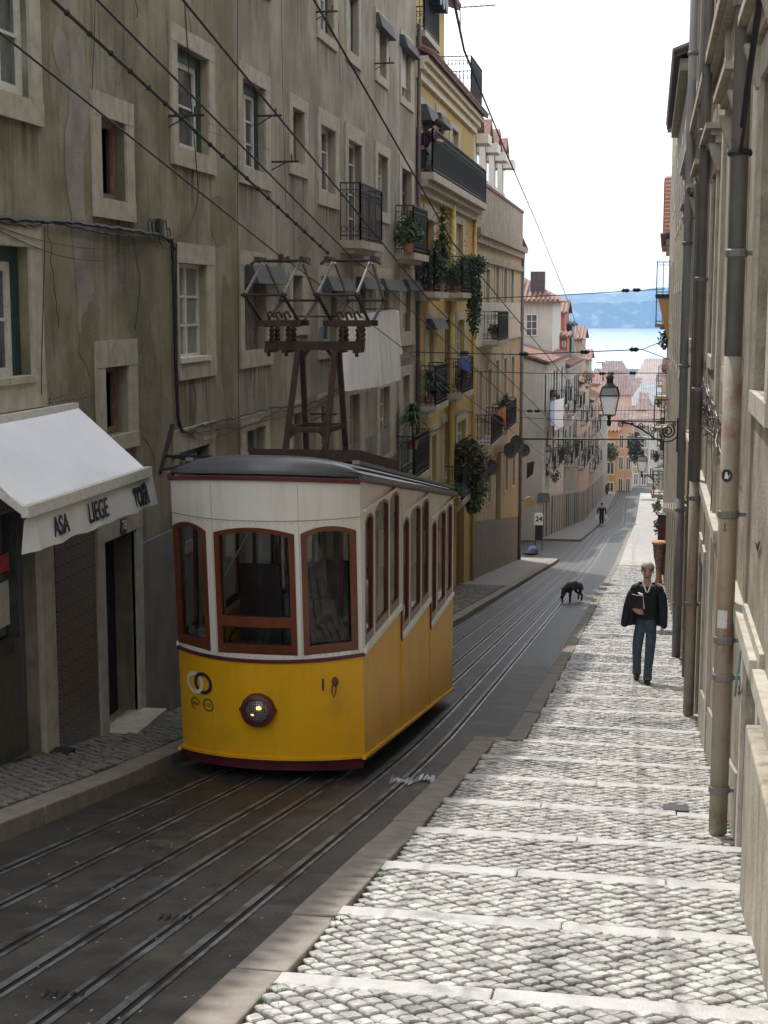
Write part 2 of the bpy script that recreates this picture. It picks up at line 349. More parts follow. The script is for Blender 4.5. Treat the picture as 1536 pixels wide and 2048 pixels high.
# left sidewalk
m=MB()
kl=lambda y:kerbL(y)-.24
zl=lambda y:zr(y)+.15
cob(m,lambda y:XL+.0,kl,7,44,zl,.105,jit=.25,h=.016)
for y0,y1 in zip([4+.5*i for i in range(81)],[4.5+.5*i for i in range(81)]): m.poly((XL-.1,y0,zl(y0)-.016),(kl(y0)+.02,y0,zl(y0)-.016),(kl(y1)+.02,y1,zl(y1)-.016),(XL-.1,y1,zl(y1)-.016),mi=1)
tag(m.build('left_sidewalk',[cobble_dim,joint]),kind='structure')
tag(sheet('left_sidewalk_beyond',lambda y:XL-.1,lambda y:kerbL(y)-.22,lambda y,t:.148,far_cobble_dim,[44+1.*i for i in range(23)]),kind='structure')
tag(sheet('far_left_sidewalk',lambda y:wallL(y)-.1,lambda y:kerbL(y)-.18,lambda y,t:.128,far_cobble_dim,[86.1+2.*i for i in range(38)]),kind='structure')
# rails: grooved steel rails with the cable slot between them
RX=[(-3.84,'leftmost grooved rail, running under the left side of the yellow tram',0),(-3.45,'cable slot between the two rails the yellow tram stands on',1),(-3.03,'right rail of the track the yellow tram stands on',0),(-2.74,'left rail of the empty track beside the tram',0),(-2.40,'cable slot in the middle of the empty track beside the tram',1),(-2.12,'rightmost grooved rail, nearest the pale kerb',0)]
def railx(x,y):
    if y<95: return x
    c=-2.95; k=min((y-95)/22,1); k=k*k*(3-2*k)
    bulge=math.sin(min(max((y-95)/45,0),1)*math.pi)
    side=-1 if x<c else 1
    return x+side*bulge*.55 + (y-95)*.016
for x,lab,slot in RX:
    m=MB(); w1,w2,g=(.045,.022,.034) if not slot else (.03,.03,.03)
    yy=[1+.5*i for i in range(60)]+[31+1.*i for i in range(128)]
    prof=[(-w1,-.03),(-w1,.008),(-g/2+.0,.010),(-g/2+.004,.001),(g/2-.004,.001),(g/2,.010),(g/2+w2,.008),(g/2+w2,-.03)]
    prof=[(-g/2-w1,-.03),(-g/2-w1,.008)]+prof[2:]
    for y0,y1 in zip(yy,yy[1:]):
        for i,((a,za),(b,zb)) in enumerate(zip(prof,prof[1:])):
            m.poly((railx(x,y0)+a,y0,zr(y0)+za),(railx(x,y0)+b,y0,zr(y0)+zb),(railx(x,y1)+b,y1,zr(y1)+zb),(railx(x,y1)+a,y1,zr(y1)+za),mi=1 if i in(2,3,4) else 0)
    tag(m.build('tram_rail',[steel,groove]),lab,'tram rail','rails and cable slots in the street')
# water & far shore
def water_mat():
    m=M('river_water',(.42,.47,.50),(.50,.54,.57),.01,.2); n=m.node_tree.nodes; L=m.node_tree.links; b=n['Principled BSDF']  # pale base colour stands in for sun glitter on the river
    tc=n.new('ShaderNodeTexCoord'); t=n.new('ShaderNodeTexNoise'); t.inputs['Scale'].default_value=.12; t.inputs['Detail'].default_value=6; L.new(tc.outputs['Object'],t.inputs['Vector'])
    bp=n.new('ShaderNodeBump'); bp.inputs['Strength'].default_value=.6; bp.inputs['Distance'].default_value=.5; L.new(t.outputs['Fac'],bp.inputs['Height']); L.new(bp.outputs[0],b.inputs['Normal']); return m
m=MB(); m.box(-3400,3400,1090,4080,-56,-55)
tag(m.build('river_water',water_mat()),kind='structure')
m=MB(); N=60
hx=[-1600+60*i for i in range(N)]
def hz(x): return 33+9*math.sin(x*.0031+.6)+5*math.sin(x*.011)+3*math.sin(x*.037+1)+2*math.sin(x*.09)
for a,b in zip(hx,hx[1:]):
    m.poly((a,3560,-56),(b,3560,-56),(b,3640,hz(b)*.45-8),(a,3640,hz(a)*.45-8))
    m.poly((a,3640,hz(a)*.45-8),(b,3640,hz(b)*.45-8),(b,3850,hz(b)),(a,3850,hz(a)))
    m.poly((a,3850,hz(a)),(b,3850,hz(b)),(b,4090,hz(b)-8),(a,4090,hz(a)-8))
tag(m.build('far_hills',M('hill_scrub',(.05,.075,.04),(.14,.14,.10),.02,.95,dirt=(.5,.48,.42),dirt_amt=.5,dscale=.03)),kind='structure')
# ---------------- building helpers ----------------
def rect(X,l,r,yt,yb,ref=None):
    ref=l if ref is None else ref; ym=(yt+yb)/2
    y0=onX(l,ym,X).y; y1=onX(r,ym,X).y; return (y0,y1,onX(ref,yb,X).z,onX(ref,yt,X).z)
def wall(name,root,s,X,Y0,Y1,zb,zt,ops,mat,back=8.,dep=.2,roof=True,ends=True):
    m=MB(); ys_=sorted({Y0,Y1}|{v for o in ops for v in o[:2] if Y0<v<Y1}); zs=sorted({zb,zt}|{v for o in ops for v in o[2:4] if zb<v<zt})
    for a,b in zip(ys_,ys_[1:]):
        for c,d in zip(zs,zs[1:]):
            my,mz=(a+b)/2,(c+d)/2
            if any(o[0]<my<o[1] and o[2]<mz<o[3] for o in ops): continue
            m.poly((X,a,c),(X,b,c),(X,b,d),(X,a,d))
    for o in ops:
        y0,y1,z0,z1=o[:4]; D=o[4] if len(o)>4 else dep; x=X-s*D
        y0=max(y0,Y0);y1=min(y1,Y1)
        m.poly((X,y0,z0),(x,y0,z0),(x,y0,z1),(X,y0,z1)); m.poly((X,y1,z0),(x,y1,z0),(x,y1,z1),(X,y1,z1))
        m.poly((X,y0,z0),(x,y0,z0),(x,y1,z0),(X,y1,z0)); m.poly((X,y0,z1),(x,y0,z1),(x,y1,z1),(X,y1,z1))
        m.poly((x-s*.08,y0-.02,z0-.02),(x-s*.08,y1+.02,z0-.02),(x-s*.08,y1+.02,z1+.02),(x-s*.08,y0-.02,z1+.02),mi=1)
    B=X-s*back
    if ends: m.poly((X,Y0,zb),(B,Y0,zb),(B,Y0,zt),(X,Y0,zt)); m.poly((X,Y1,zb),(B,Y1,zb),(B,Y1,zt),(X,Y1,zt))
    m.poly((B,Y0,zb),(B,Y1,zb),(B,Y1,zt),(B,Y0,zt))
    if roof: m.poly((X,Y0,zt),(X,Y1,zt),(B,Y1,zt),(B,Y0,zt))
    return m.build(name,[mat,dark_in],root)
def window(root,s,X,y0,y1,z0,z1,dep=.16,cols=2,rows=3,fm=None,fw=.055,g=None,sur=None,outer=None,box=None,proud=.028,slats=None,sill=None,name='window',barw=.03,trans=None,dark=False,surm=None,lean=0):
    fm=fm or white_frame; g=g or glass; x0,x1=sorted((X-s*dep,X-s*(dep-.045)))
    m=MB(); oy0,oy1,oz0,oz1=y0,y1,z0,z1
    if outer:
        ow,om=outer; q=MB(); xa,xb=sorted((X-s*(dep+.02),X-s*(dep-.07)))
        q.box(xa,xb,y0,y0+ow*.6,z0,z1); q.box(xa,xb,y1-ow,y1,z0,z1); q.box(xa,xb,y0+ow*.6,y1-ow,z1-ow,z1)
        y0+=ow*.6;y1-=ow;z1-=ow
    if dark:
        m.box(x0,x1,y0,y0+fw,z0,z1); m.box(x0,x1,y1-fw,y1,z0,z1); m.box(x0,x1,y0+fw,y1-fw,z0,z0+fw); m.box(x0,x1,y0+fw,y1-fw,z1-fw,z1)
    else:
        m.box(x0,x1,y0,y0+fw,z0,z1); m.box(x0,x1,y1-fw,y1,z0,z1); m.box(x0,x1,y0+fw,y1-fw,z0,z0+fw*1.3); m.box(x0,x1,y0+fw,y1-fw,z1-fw,z1)
        a,b=y0+fw,y1-fw
        for i in range(1,cols):
            c=a+(b-a)*i/cols; e=.004*s; m.box(min(x0,x1)+.006,max(x0,x1)+.006*s,c-barw,c+barw,z0+fw*1.3,z1-fw)
        for j in range(1,rows):
            c=z0+fw*1.3+(z1-fw-z0-fw*1.3)*j/rows
            if trans and j==rows-1: c=z1-(z1-z0)*trans
            m.box(x0+.004,x1-.004,a,b,c-.014,c+.014)
        p=MB(); xp=X-s*(dep-.015); p.poly((xp,y0+fw*.5,z0+fw*.5),(xp,y1-fw*.5,z0+fw*.5),(xp,y1-fw*.5,z1-fw*.5),(xp,y0+fw*.5,z1-fw*.5))
    fr=m.build(name,fm,root)
    if not dark: p.build('pane',g,fr)
    if outer: q.build('outer_frame',om,fr)
    if slats is not None:
        q=MB(); zz=z1-.02; lo=z0+(z1-z0)*slats
        xa=X-s*(dep-.07)
        while zz>lo:
            q.bar((xa,y0+.03,zz),(xa,y1-.03,zz),.02,.045); zz-=.055
        q.build('shutter',white_frame if isinstance(slats,float) else slats,fr)
    if sur is not None:
        # surround: (ly, ry, zt, zb) outer extents
        a,b,c,d=sur; sm=surm or stone; q=MB(); xa,xb=sorted((X+s*.001,X+s*proud)); e=.0
        q.box(xa,xb,a,oy0,oz0,oz1); q.box(xa,xb,oy1,b,oz0,oz1); q.box(xa,xb+ (.004 if s>0 else 0),a,b,oz1,d); q.box(xa-(0 if s>0 else .008),xb+(.008 if s>0 else 0),a,b,c,oz0)
        q.build('stone_surround',sm,fr)
    if box:
        q=MB(); h,pr,ya,yb=box; h*=.8; pr*=.75; xa=X; xb=X+s*pr
        q.hexa([(xa,ya,z1-h+.0),(xb,ya,z1-h),(xb,yb,z1-h),(xa,yb,z1-h)],[(xa,ya,z1+.03),(xb-s*pr*.45,ya,z1+.03),(xb-s*pr*.45,yb,z1+.03),(xa,yb,z1+.03)])
        q.build('roller_box',metal_grey,fr)
    if sill:
        q=MB(); xa,xb=sorted((X-s*dep*.9,X+s*.06)); q.box(xa,xb,oy0-.02,oy1+.02,oz0-.03,oz0+.03); q.build('sill',sill,fr)
    return fr
def balcony(root,s,X,y0,y1,z,pr=.55,h=.95,panel=None,slabm=None,sh=.14,dy=.11,rail=None,curly=True):
    xa,xb=sorted((X-s*.02,X+s*pr)); m=MB(); m.box(xa,xb,y0,y1,z-sh,z); 
    m.box(*sorted((X,X+s*pr*.6)),y0+.06,y1-.06,z-sh-.08,z-sh)
    b=m.build('balcony',slabm or stone,root); q=MB(); xo=X+s*(pr-.04)
    def run(p0,p1):
        q.bar((*p0,z+h),(*p1,z+h),.035,.025); q.bar((*p0,z+.08),(*p1,z+.08),.025,.02); q.bar((*p0,z+h-.12),(*p1,z+h-.12),.02,.015)
        L_=math.dist(p0,p1); n=max(2,int(L_/dy))
        for i in range(n+1):
            t=i/n; x=p0[0]+(p1[0]-p0[0])*t; y=p0[1]+(p1[1]-p0[1])*t
            q.bar((x,y,z),(x,y,z+h),.014 if i not in(0,n) else .03)
            if curly and i<n:
                cx=p0[0]+(p1[0]-p0[0])*(i+.5)/n; cy=p0[1]+(p1[1]-p0[1])*(i+.5)/n; r=L_/n*.42; ux,uy=(p1[0]-p0[0])/L_,(p1[1]-p0[1])/L_
                for zc in(z+.2,z+h-.2): q.tube([(cx+ux*r*math.cos(a),cy+uy*r*math.cos(a),zc+r*math.sin(a)) for a in [k*math.pi/3 for k in range(7)]],.006,4,cap=False)
    run((X,y0+.04),(xo,y0+.04)); run((xo,y0+.04),(xo,y1-.04)); run((xo,y1-.04),(X,y1-.04))
    q.build('railing',rail or iron,b)
    if panel:
        q=MB(); xi=xo-s*.03; q.box(*sorted((xi,xi-s*.01)),y0+.06,y1-.06,z+.1,z+h-.03); q.build('screen_panel',panel,b)
    return b
def pipe(name,label,X,Y,z0,z1,r,mat,s,group,mat2=None,zs=None,coll=()):
    t=thing(name,label,'drainpipe',(X,Y,z0),group); m=MB()
    m.tube([(X,Y,z0),(X,Y,zs if mat2 else z1)],r*1.06 if mat2 else r,14); p=m.build('lower_pipe' if mat2 else 'pipe',mat,t,smooth=True)
    if mat2:
        m=MB(); m.tube([(X,Y,zs-.1),(X,Y,z1)],r*.97,14); m.build('upper_pipe',mat2,t,smooth=True)
    for z in coll:
        m=MB(); m.lathe([(r*1.05,-.03),(r*1.22,-.02),(r*1.22,.02),(r*1.05,.03)],(X,Y,z),14); m.bar((X,Y,z),(X-s*.16,Y,z),.03,.03); m.build('bracket',pipe_grey,t)
    return t
def leaves(m,c,r,n,l=.07,mi=0,droop=.3,sh=1.):
    for _ in range(n):
        a=U(0,6.283);b=math.acos(U(-1,1));q=R()**.45
        p=Vector((c[0]+r[0]*q*math.sin(b)*math.cos(a),c[1]+r[1]*q*math.sin(b)*math.sin(a),c[2]+r[2]*q*math.cos(b)))
        d=Vector((U(-1,1),U(-1,1),U(-1,1)-droop)).normalized(); e=d.orthogonal().normalized()
        if R()<.5: e=d.cross(e)
        L_=l*U(.6,1.3); w_=L_*.28
        m.add([p,p+d*L_*.5+e*w_,p+d*L_,p+d*L_*.5-e*w_],[(0,1,2,3)],mi)
def blades(m,c,n,l,w=.03,mi=0,up=.4,droop=.5):
    for _ in range(n):
        a=U(0,6.283); el=U(up-.5,up+.9); d=Vector((math.cos(a)*math.cos(el),math.sin(a)*math.cos(el),math.sin(el))); e=Vector((-math.sin(a),math.cos(a),0))*w/2; L_=l*U(.7,1.15); p=Vector(c); pts=[]
        for k in range(4):
            t=k/3; q=p+d*L_*t+Vector((0,0,-droop*L_*t*t)); ww=(1-t)*(.6+.8*t)+.03; pts.append((q-e*ww,q+e*ww))
        vs=[v for pr in pts for v in pr]; m.add(vs,[(0,1,3,2),(2,3,5,4),(4,5,7,6)],mi)
def planter_(label,c,kind='bush',r=.3,h=.4,pot=.14,n=350,group=None,mat=None,fl=0,potm=None,cat='potted plant',name='potted_plant',l=.07,long=1.):
    t=thing(name,label,cat,c,group); x,y,z=c; m=MB(); m.lathe([(0,0),(pot*.7,0),(pot,pot*1.5),(pot*.9,pot*1.5),(pot*.85,pot*1.3),(0,pot*1.3)],c,12); 
    if long>1: 
        m=MB(); m.box(x-pot*.6,x+pot*.6,y-pot*long,y+pot*long,z,z+pot*1.3)
    m.build('pot',potm or terra,t); m=MB(); zt=z+pot*1.4
    if kind=='bush': leaves(m,(x,y,zt+h*.5),(r,r*long,h*.6),n,l)
    elif kind=='trail': leaves(m,(x,y,zt+.1),(r,r*long,.3),n//2,l); leaves(m,(x+.06,y,zt-h*.45),(r*.5,r*long*.7,h*.55),n//2,l,droop=1.)
    else:
        nst=3 if kind=='yucca3' else 1
        for k in range(nst):
            dx,dy=(U(-.1,.1),U(-.25,.25)) if nst>1 else (0,0); hh=h*(1 if k==0 else U(.4,.75)); m.tube([(x+dx*.3,y+dy*.3,zt-.1),(x+dx,y+dy,zt+hh)],[.03,.02],6); 
            for q in range(4): blades(m,(x+dx,y+dy,zt+hh*(1-.13*q)),n//(nst*4),r,.07)
    m.build('foliage',mat or leafM,t)
    if fl:
        m=MB(); leaves(m,(x,y,zt+h*.4),(r*1.05,r*long*1.05,h*.6),fl,.06); m.build('flowers',flower,t)
    return t
def planter(label,c,kind='bush',r=.3,h=.4,pot=.14,n=350,group=None,mat=None,fl=0,potm=None,l=.07,long=1.,**k):
    return planter_(label,c,kind,r,h,pot,int(n*1.9),group,mat,fl*2,potm,l=l*1.5,long=long,**k)
# ---------------- left grey-olive building ----------------
LB=thing('apartment_building','long olive-grey plastered building with a white shop awning, filling the left side','building',(XL,12,-4))
X=XL
wl=[]  # (opening px l,r,t,b,ref ; surround px l,r,t,b ; kwargs)
def LW(o,sr=None,**k):
    a=rect(X,*o); s_=None
    if sr:
        q=rect(X,*sr); s_=(q[0],q[1],q[2],q[3])
    wl.append((a,s_,k))
LW((-45,52,-140,198,52),(-75,75,-190,253,75),fm=white_frame,cols=2,rows=3,g=glass,fw=.08,dep=.10)
LW((199,249,232,395,199),(182,264,178,432,182),fm=brown_frame,dark=True,fw=.07,dep=.14)
LW((352,415,86,292,352),(339,426,43,326,339),outer=(.13,green_paint),cols=1,rows=2,fw=.07)
LW((483,528,155,332,483),(475,538,119,364,475),outer=(.13,green_paint),cols=2,rows=3)
LW((583,606,213,322,583),(577,614,184,346,577),fm=brown_frame,cols=1,rows=2,fw=.08,g=dark_in)
LW((640,669,248,380,640),(634,676,212,408,634),fm=white_frame,cols=2,rows=3)
LW((695,722,278,488,695),(689,727,243,492,689),cols=2,rows=4,trans=.2)
LW((754,774,305,420,754),(749,778,281,440,749),cols=2,rows=3)
LW((802,822,335,500,802),(797,826,308,505,797),cols=2,rows=4,g=dark_in,fm=brown_frame)
LW((638,665,-70,58,638),(632,672,-95,73,632),outer=(.07,green_paint),cols=2,rows=3)
LW((696,715,-20,100,696),(690,720,-45,118,690),outer=(.07,green_paint),cols=2,rows=3)
LW((756,771,35,148,756),(749,775,14,160,749),cols=2,rows=3,box=(.3,.22,onX(749,30,X).y,onX(778,30,X).y))
LW((802,820,75,192,802),(799,826,55,205,799),cols=1,rows=2,slats=.25,box=(.28,.25,onX(799,70,X).y,onX(826,70,X).y))
LW((352,415,-380,-170,352),(339,426,-420,-140,339),outer=(.13,green_paint),cols=2,rows=3)
LW((483,528,-250,-80,483),(475,538,-290,-50,475),outer=(.13,green_paint),cols=2,rows=3)
LW((583,606,-180,-60,583),(577,614,-205,-40,577),fm=brown_frame,dark=True)
LW((-60,58,495,757,58),(-80,82,452,812,82),outer=(.13,green_paint),cols=2,rows=2,fw=.08,sill=stone)
LW((355,412,525,722,355),(352,427,484,762,352),cols=2,rows=3,g=glass_c,fw=.05,dep=.13,sill=white_frame)
LW((486,530,533,703,486),(478,541,500,738,478),fm=brown_frame,cols=2,rows=2,fw=.06,box=(.28,.3,onX(487,550,X).y,onX(551,550,X).y),g=glass_c)
LW((583,603,550,652,583),(577,615,540,672,577),fm=brown_frame,dark=True)
for l,r,t,b in((642,672,556,690),(711,729,556,760),(757,776,560,690),(804,820,562,664)):
    LW((l,r,t,b,l),(l-7,r+7,t-25,b+28,l),cols=2,rows=3,slats=.35,box=(.26,.32,onX(l-2,t,X).y,onX(r+18,t,X).y))
LW((208,256,735,876,208),(190,272,683,913,190),fm=brown_frame,dark=True,fw=.07,dep=.16)
LW((357,418,905,1090,357),(346,428,862,1120,346),outer=(.10,green_paint),cols=2,rows=3)
LW((489,529,862,1020,489),(480,537,836,1040,480),cols=2,rows=3,fm=white_frame)
LW((583,603,828,960,583),(577,612,806,980,577),cols=2,rows=3)
LW((640,666,810,950,640),(632,675,790,970,632),cols=2,rows=3)
LW((697,718,790,1010,697),(688,728,770,1012,688),cols=2,rows=4,g=glass_c)
LW((758,778,777,917,758),(752,790,762,930,752),cols=2,rows=4,g=glass_c)
LW((803,818,753,933,803),(796,824,735,940,796),cols=2,rows=4,g=glass_c)
gy=onX(830,600,X).y
ops=[a for a,_,_ in wl]
# street doors
door=rect(X,209,272,1083,1436,209); shop=rect(X,-40,84,1000,1480,84)
zg=zl(13.)
door=(door[0],door[1],zl(door[0])-.02,door[3]); shop=(shop[0],shop[1],zl(shop[1])+.02,shop[3])
ops+= [(*door,.35),(*shop,.25)]
zt_=8.0  # wall top raised so the building's shade reaches the right kerb
for ya_,yb_,mt_ in((8.0,16.6,plaster_olive),(16.6,19.35,plaster_mid),(19.35,gy,plaster_grey)):
    wall('wall',LB,1,X,ya_,yb_,-9.2,zt_,[o for o in ops if ya_<(o[0]+o[1])/2<yb_ or ya_<o[0]<yb_],mt_,back=9,ends=True)
for a,s_,k in wl:
    window(LB,1,X,*a,sur=s_,**k)
def drip_mat():
    m=bpy.data.materials.new('drip_stain'); m.use_nodes=True; n=m.node_tree.nodes; L=m.node_tree.links; b=n['Principled BSDF']; b.inputs['Base Color'].default_value=(.06,.054,.042,1); b.inputs['Roughness'].default_value=.95
    tc=n.new('ShaderNodeTexCoord'); mp=n.new('ShaderNodeMapping'); mp.inputs['Scale'].default_value=(9,9,.6); L.new(tc.outputs['Object'],mp.inputs[0]); t=n.new('ShaderNodeTexNoise'); t.inputs['Scale'].default_value=1.; t.inputs['Detail'].default_value=6; L.new(mp.outputs[0],t.inputs['Vector'])
    r=n.new('ShaderNodeMapRange'); r.inputs[1].default_value=.42; r.inputs[2].default_value=.72; L.new(t.outputs['Fac'],r.inputs[0])
    s=n.new('ShaderNodeSeparateXYZ'); L.new(tc.outputs['Generated'],s.inputs[0])
    def ma(op,a,b_):
        x=n.new('ShaderNodeMath'); x.operation=op
        for i,v in enumerate((a,b_)):
            if hasattr(v,'is_output'): L.new(v,x.inputs[i])
            else: x.inputs[i].default_value=v
        return x.outputs[0]
    side=ma('MULTIPLY',ma('MULTIPLY',s.outputs[1],ma('SUBTRACT',1.,s.outputs[1])),4.)
    al=ma('MULTIPLY',ma('MULTIPLY',ma('MULTIPLY',r.outputs[0],ma('POWER',s.outputs[2],1.3)),ma('POWER',side,.6)),.75)
    L.new(al,b.inputs['Alpha']); return m
dripM=drip_mat()
for a,s_,k in wl:
    if s_ is None: continue
    m=MB(); z1_=s_[2]; h_=U(.5,1.3); m.poly((X+.0035,s_[0]-.1,z1_-h_),(X+.0035,s_[1]+.1,z1_-h_),(X+.0035,s_[1]+.1,z1_),(X+.0035,s_[0]-.1,z1_)); m.build('drip_stain',dripM,LB)
for k in range(9):
    y=U(12.8,30); z=U(-1,5); P=[Vector((X+.002,y,z))]
    for q in range(14): P.append(P[-1]+Vector((0,U(-.05,.06),-U(.03,.12))))
    m=MB(); m.tube(P,.0028,4); m.build('plaster_crack',groove,LB)
# lead-coloured vertical joints / seams, eaves
m=MB(); m.box(X-.5,X+.12,8,gy-.02,7.35,7.55); m.box(X-.5,X+.28,8,gy-.02,7.55,7.75); m.box(X-.5,X+.42,8,gy-.02,7.75,7.92); m.build('cornice',stone,LB)
m=MB()
n=int((gy-8)/.22)
for i in range(n):
    y=8+.11+i*.22; m.tube([(X+.52,y,7.96),(X-1.2,y,8.55),(X-3.,y,9.1)],[.075,.075,.075],6)
m.hexa([(X+.46,8,7.9),(X-3,8,8.85),(X-3,gy,8.85),(X+.46,gy,7.9)],[(X+.46,8,7.95),(X-3,8,9.),(X-3,gy,9.),(X+.46,gy,7.95)]); m.hexa([(X-3,8,8.85),(X-9,8,7.9),(X-9,gy,7.9),(X-3,gy,8.85)],[(X-3,8,9.),(X-9,8,8.05),(X-9,gy,8.05),(X-3,gy,9.)])
m.build('roof',roof_tile,LB)
def bal(root,l,r,yb,pr=.6,h=.95,**k):
    # balcony whose projecting front spans pixels l..r at slab level
    ya=onX(l,yb,X+pr).y; yb_=onX(r,yb,X+pr).y; z=onX(l,yb,X+pr).z; balcony(root,1,X,ya,yb_,z,pr=pr,h=h,**k); return (X+pr*.5,(ya+yb_)/2,z,ya,yb_)
g1=bal(LB,724,768,480,pr=.4,h=1.0); g2=bal(LB,829,858,505,pr=.42,h=1.0); g3=bal(LB,831,860,960,pr=.45,h=.95,panel=M('dark_slats',(.02,.012,.01),(.035,.02,.018),6,.6))
# doors
def doorpart(name,y0,y1,z0,z1,dep,mats,root,split=.35,s=1,X=XL):
    x0,x1=sorted((X-s*dep,X-s*(dep-.05))); m=MB(); m.box(x0,x1,y0,y1,z0,z1); d=m.build(name,mats[0],root)
    return d
d=doorpart('door',door[0],door[1],door[2],door[3],.28,[dark_in],LB)
m=MB(); xx=X-.22; m.box(xx-.03,xx,door[0]+.05,door[1]-.35,door[2]+.05,door[2]+.95); m.box(xx-.03,xx,door[0]+.02,door[0]+.08,door[2]+.95,door[3]-.05); m.build('door_leaf',M('grey_green_door',(.06,.065,.055),(.09,.095,.08),8,.5),d)
m=MB(); q=rect(X,197,209,1060,1436,209); m.box(X-.03,X+.03,door[0]-.2,door[0],door[2],door[3]); m.box(X-.03,X+.03,door[1],door[1]+.2,door[2],door[3]); m.box(X-.03,X+.034,door[0]-.2,door[1]+.2,door[3],door[3]+.3); m.build('door_surround',stone,d)
m=MB(); m.box(X-.1,X+.3,door[0]-.05,door[1]+.1,zl(door[1])-.3,door[2]+.01); m.build('door_step',stone,d)
def text(body,size,M4,mat,parent,name='lettering',ext=.004,sx=1,shear=0,bold=0):
    c=bpy.data.curves.new(name,'FONT'); c.body=body; c.size=size; c.extrude=ext; c.shear=shear; c.align_x='CENTER'; c.align_y='CENTER'; c.offset=bold
    o=bpy.data.objects.new(name+'_tmp',c); sc.collection.objects.link(o); bpy.context.view_layer.update()
    me=bpy.data.meshes.new_from_object(o.evaluated_get(bpy.context.evaluated_depsgraph_get())); bpy.data.objects.remove(o); bpy.data.curves.remove(c)
    me.transform(Matrix.Diagonal((sx,1,1,1))); org=ORG[parent.name]
    me.transform(Matrix.Translation(-org)@M4); me.materials.clear(); me.materials.append(mat)
    ob=bpy.data.objects.new(name,me); sc.collection.objects.link(ob); ob.parent=parent; ORG[ob.name]=org; return ob
def MX(o,x,y,z): # columns
    return Matrix(((x[0],y[0],z[0],o[0]),(x[1],y[1],z[1],o[1]),(x[2],y[2],z[2],o[2]),(0,0,0,1)))
ny=onX(240,1053,X)
np_=thing('house_number_plate','small dark enamel number plate above the street door','number plate',(X,ny.y,ny.z)); m=MB(); m.box(X+.036,X+.046,ny.y-.09,ny.y+.09,ny.z-.07,ny.z+.09); pl=m.build('plate',M('blue_enamel',(.03,.05,.12),None,rough=.3),np_)
text('78',.15,MX((X+.047,ny.y,ny.z+.01),(0,1,0),(0,0,1),(1,0,0)),white_frame,pl,'digits')
# shopfront
d=doorpart('shop_door',shop[0],shop[1],shop[2],shop[3],.24,[glass],LB)
fr=M('aluminium_frame',(.12,.125,.11),(.18,.18,.16),8,.45,metal=.3); m=MB(); xx=X-.17
yj=[shop[0],shop[0]+.95,shop[0]+1.0,shop[1]-.72,shop[1]-.05]
for yv in (shop[1]-.04,shop[1]-.78,shop[1]-.86,shop[1]-1.6): m.box(xx-.05,xx,yv-.035,yv+.035,shop[2],shop[3])
m.box(xx-.05,xx-.004,shop[0],shop[1],shop[2]+1.0,shop[2]+1.1); m.box(xx-.05,xx-.004,shop[0],shop[1],shop[2],shop[2]+.08); m.box(xx-.04,xx-.012,shop[0],shop[1],shop[2]+.08,shop[2]+1.0)
m.build('shop_frame',fr,d)
m=MB(); q=onX(30,1150,X).y; m.box(xx-.02,xx+.002,shop[1]-.62,shop[1]-.32,-2.85,-2.45); m.build('notice',white_frame,d)
m=MB(); m.box(xx-.02,xx+.002,shop[1]-.6,shop[1]-.3,-2.36,-2.2); m.build('red_sticker',flower,d)
m=MB(); m.box(xx-.002,xx+.03,shop[1]-.62,shop[1]-.3,shop[2]+1.0,shop[2]+1.16); m.build('letter_slot',metal_grey,d)
m=MB(); a=onX(85,1400,X).y; b=onX(111,1400,X).y; m.box(X-.03,X+.03,a+.01,b,zl(b)-.2,onX(93,1000,X).z); m.build('stone_pilaster',stone,LB)
# azulejo tile panel
def tile_mat():
    m=bpy.data.materials.new('glazed_tiles'); m.use_nodes=True; n=m.node_tree.nodes; L=m.node_tree.links; b=n['Principled BSDF']; b.inputs['Roughness'].default_value=.3
    tc=n.new('ShaderNodeTexCoord'); mp=n.new('ShaderNodeMapping'); mp.inputs['Scale'].default_value=(7.1,7.1,7.1); L.new(tc.outputs['Object'],mp.inputs[0])
    sx=n.new('ShaderNodeSeparateXYZ'); L.new(mp.outputs[0],sx.inputs[0])
    def ma(op,a,b=None):
        x=n.new('ShaderNodeMath'); x.operation=op
        for i,v in enumerate((a,b)):
            if v is None: continue
            if hasattr(v,'is_output'): L.new(v,x.inputs[i])
            else: x.inputs[i].default_value=v
        return x.outputs[0]
    u=ma('SUBTRACT',ma('FRACT',sx.outputs[1]),.5); v=ma('SUBTRACT',ma('FRACT',sx.outputs[2]),.5)
    rr=ma('SQRT',ma('ADD',ma('MULTIPLY',u,u),ma('MULTIPLY',v,v)))
    ring=ma('LESS_THAN',ma('ABSOLUTE',ma('SUBTRACT',rr,.36)),.05); 
    au,av=ma('ABSOLUTE',u),ma('ABSOLUTE',v); dg=ma('LESS_THAN',ma('ABSOLUTE',ma('SUBTRACT',au,av)),.045); pet=ma('LESS_THAN',ma('MULTIPLY',au,av),.004)
    a_=ma('MAXIMUM',ring,ma('MAXIMUM',dg,0)); 
    x1=n.new('ShaderNodeMix'); x1.data_type='RGBA'; L.new(a_,x1.inputs[0]); x1.inputs[6].default_value=(.075,.085,.095,1); x1.inputs[7].default_value=(.27,.20,.14,1)
    x2=n.new('ShaderNodeMix'); x2.data_type='RGBA'; L.new(ma('MULTIPLY',pet,ma('LESS_THAN',rr,.3)),x2.inputs[0]); L.new(x1.outputs[2],x2.inputs[6]); x2.inputs[7].default_value=(.17,.17,.16,1)
    L.new(x2.outputs[2],b.inputs['Base Color']); return m
tm=tile_mat()
q0=onX(111,1200,X).y;q1=onX(191,1200,X).y
m=MB(); m.box(X-.02,X+.012,q0,q1-.02,zl(q1)-.3,onX(140,790,X).z); m.box(X-.02,X+.012,8.5,q0,onX(93,1000,X).z,onX(85,805,X).z-.02); m.build('glazed_tile_panel',tm,LB)
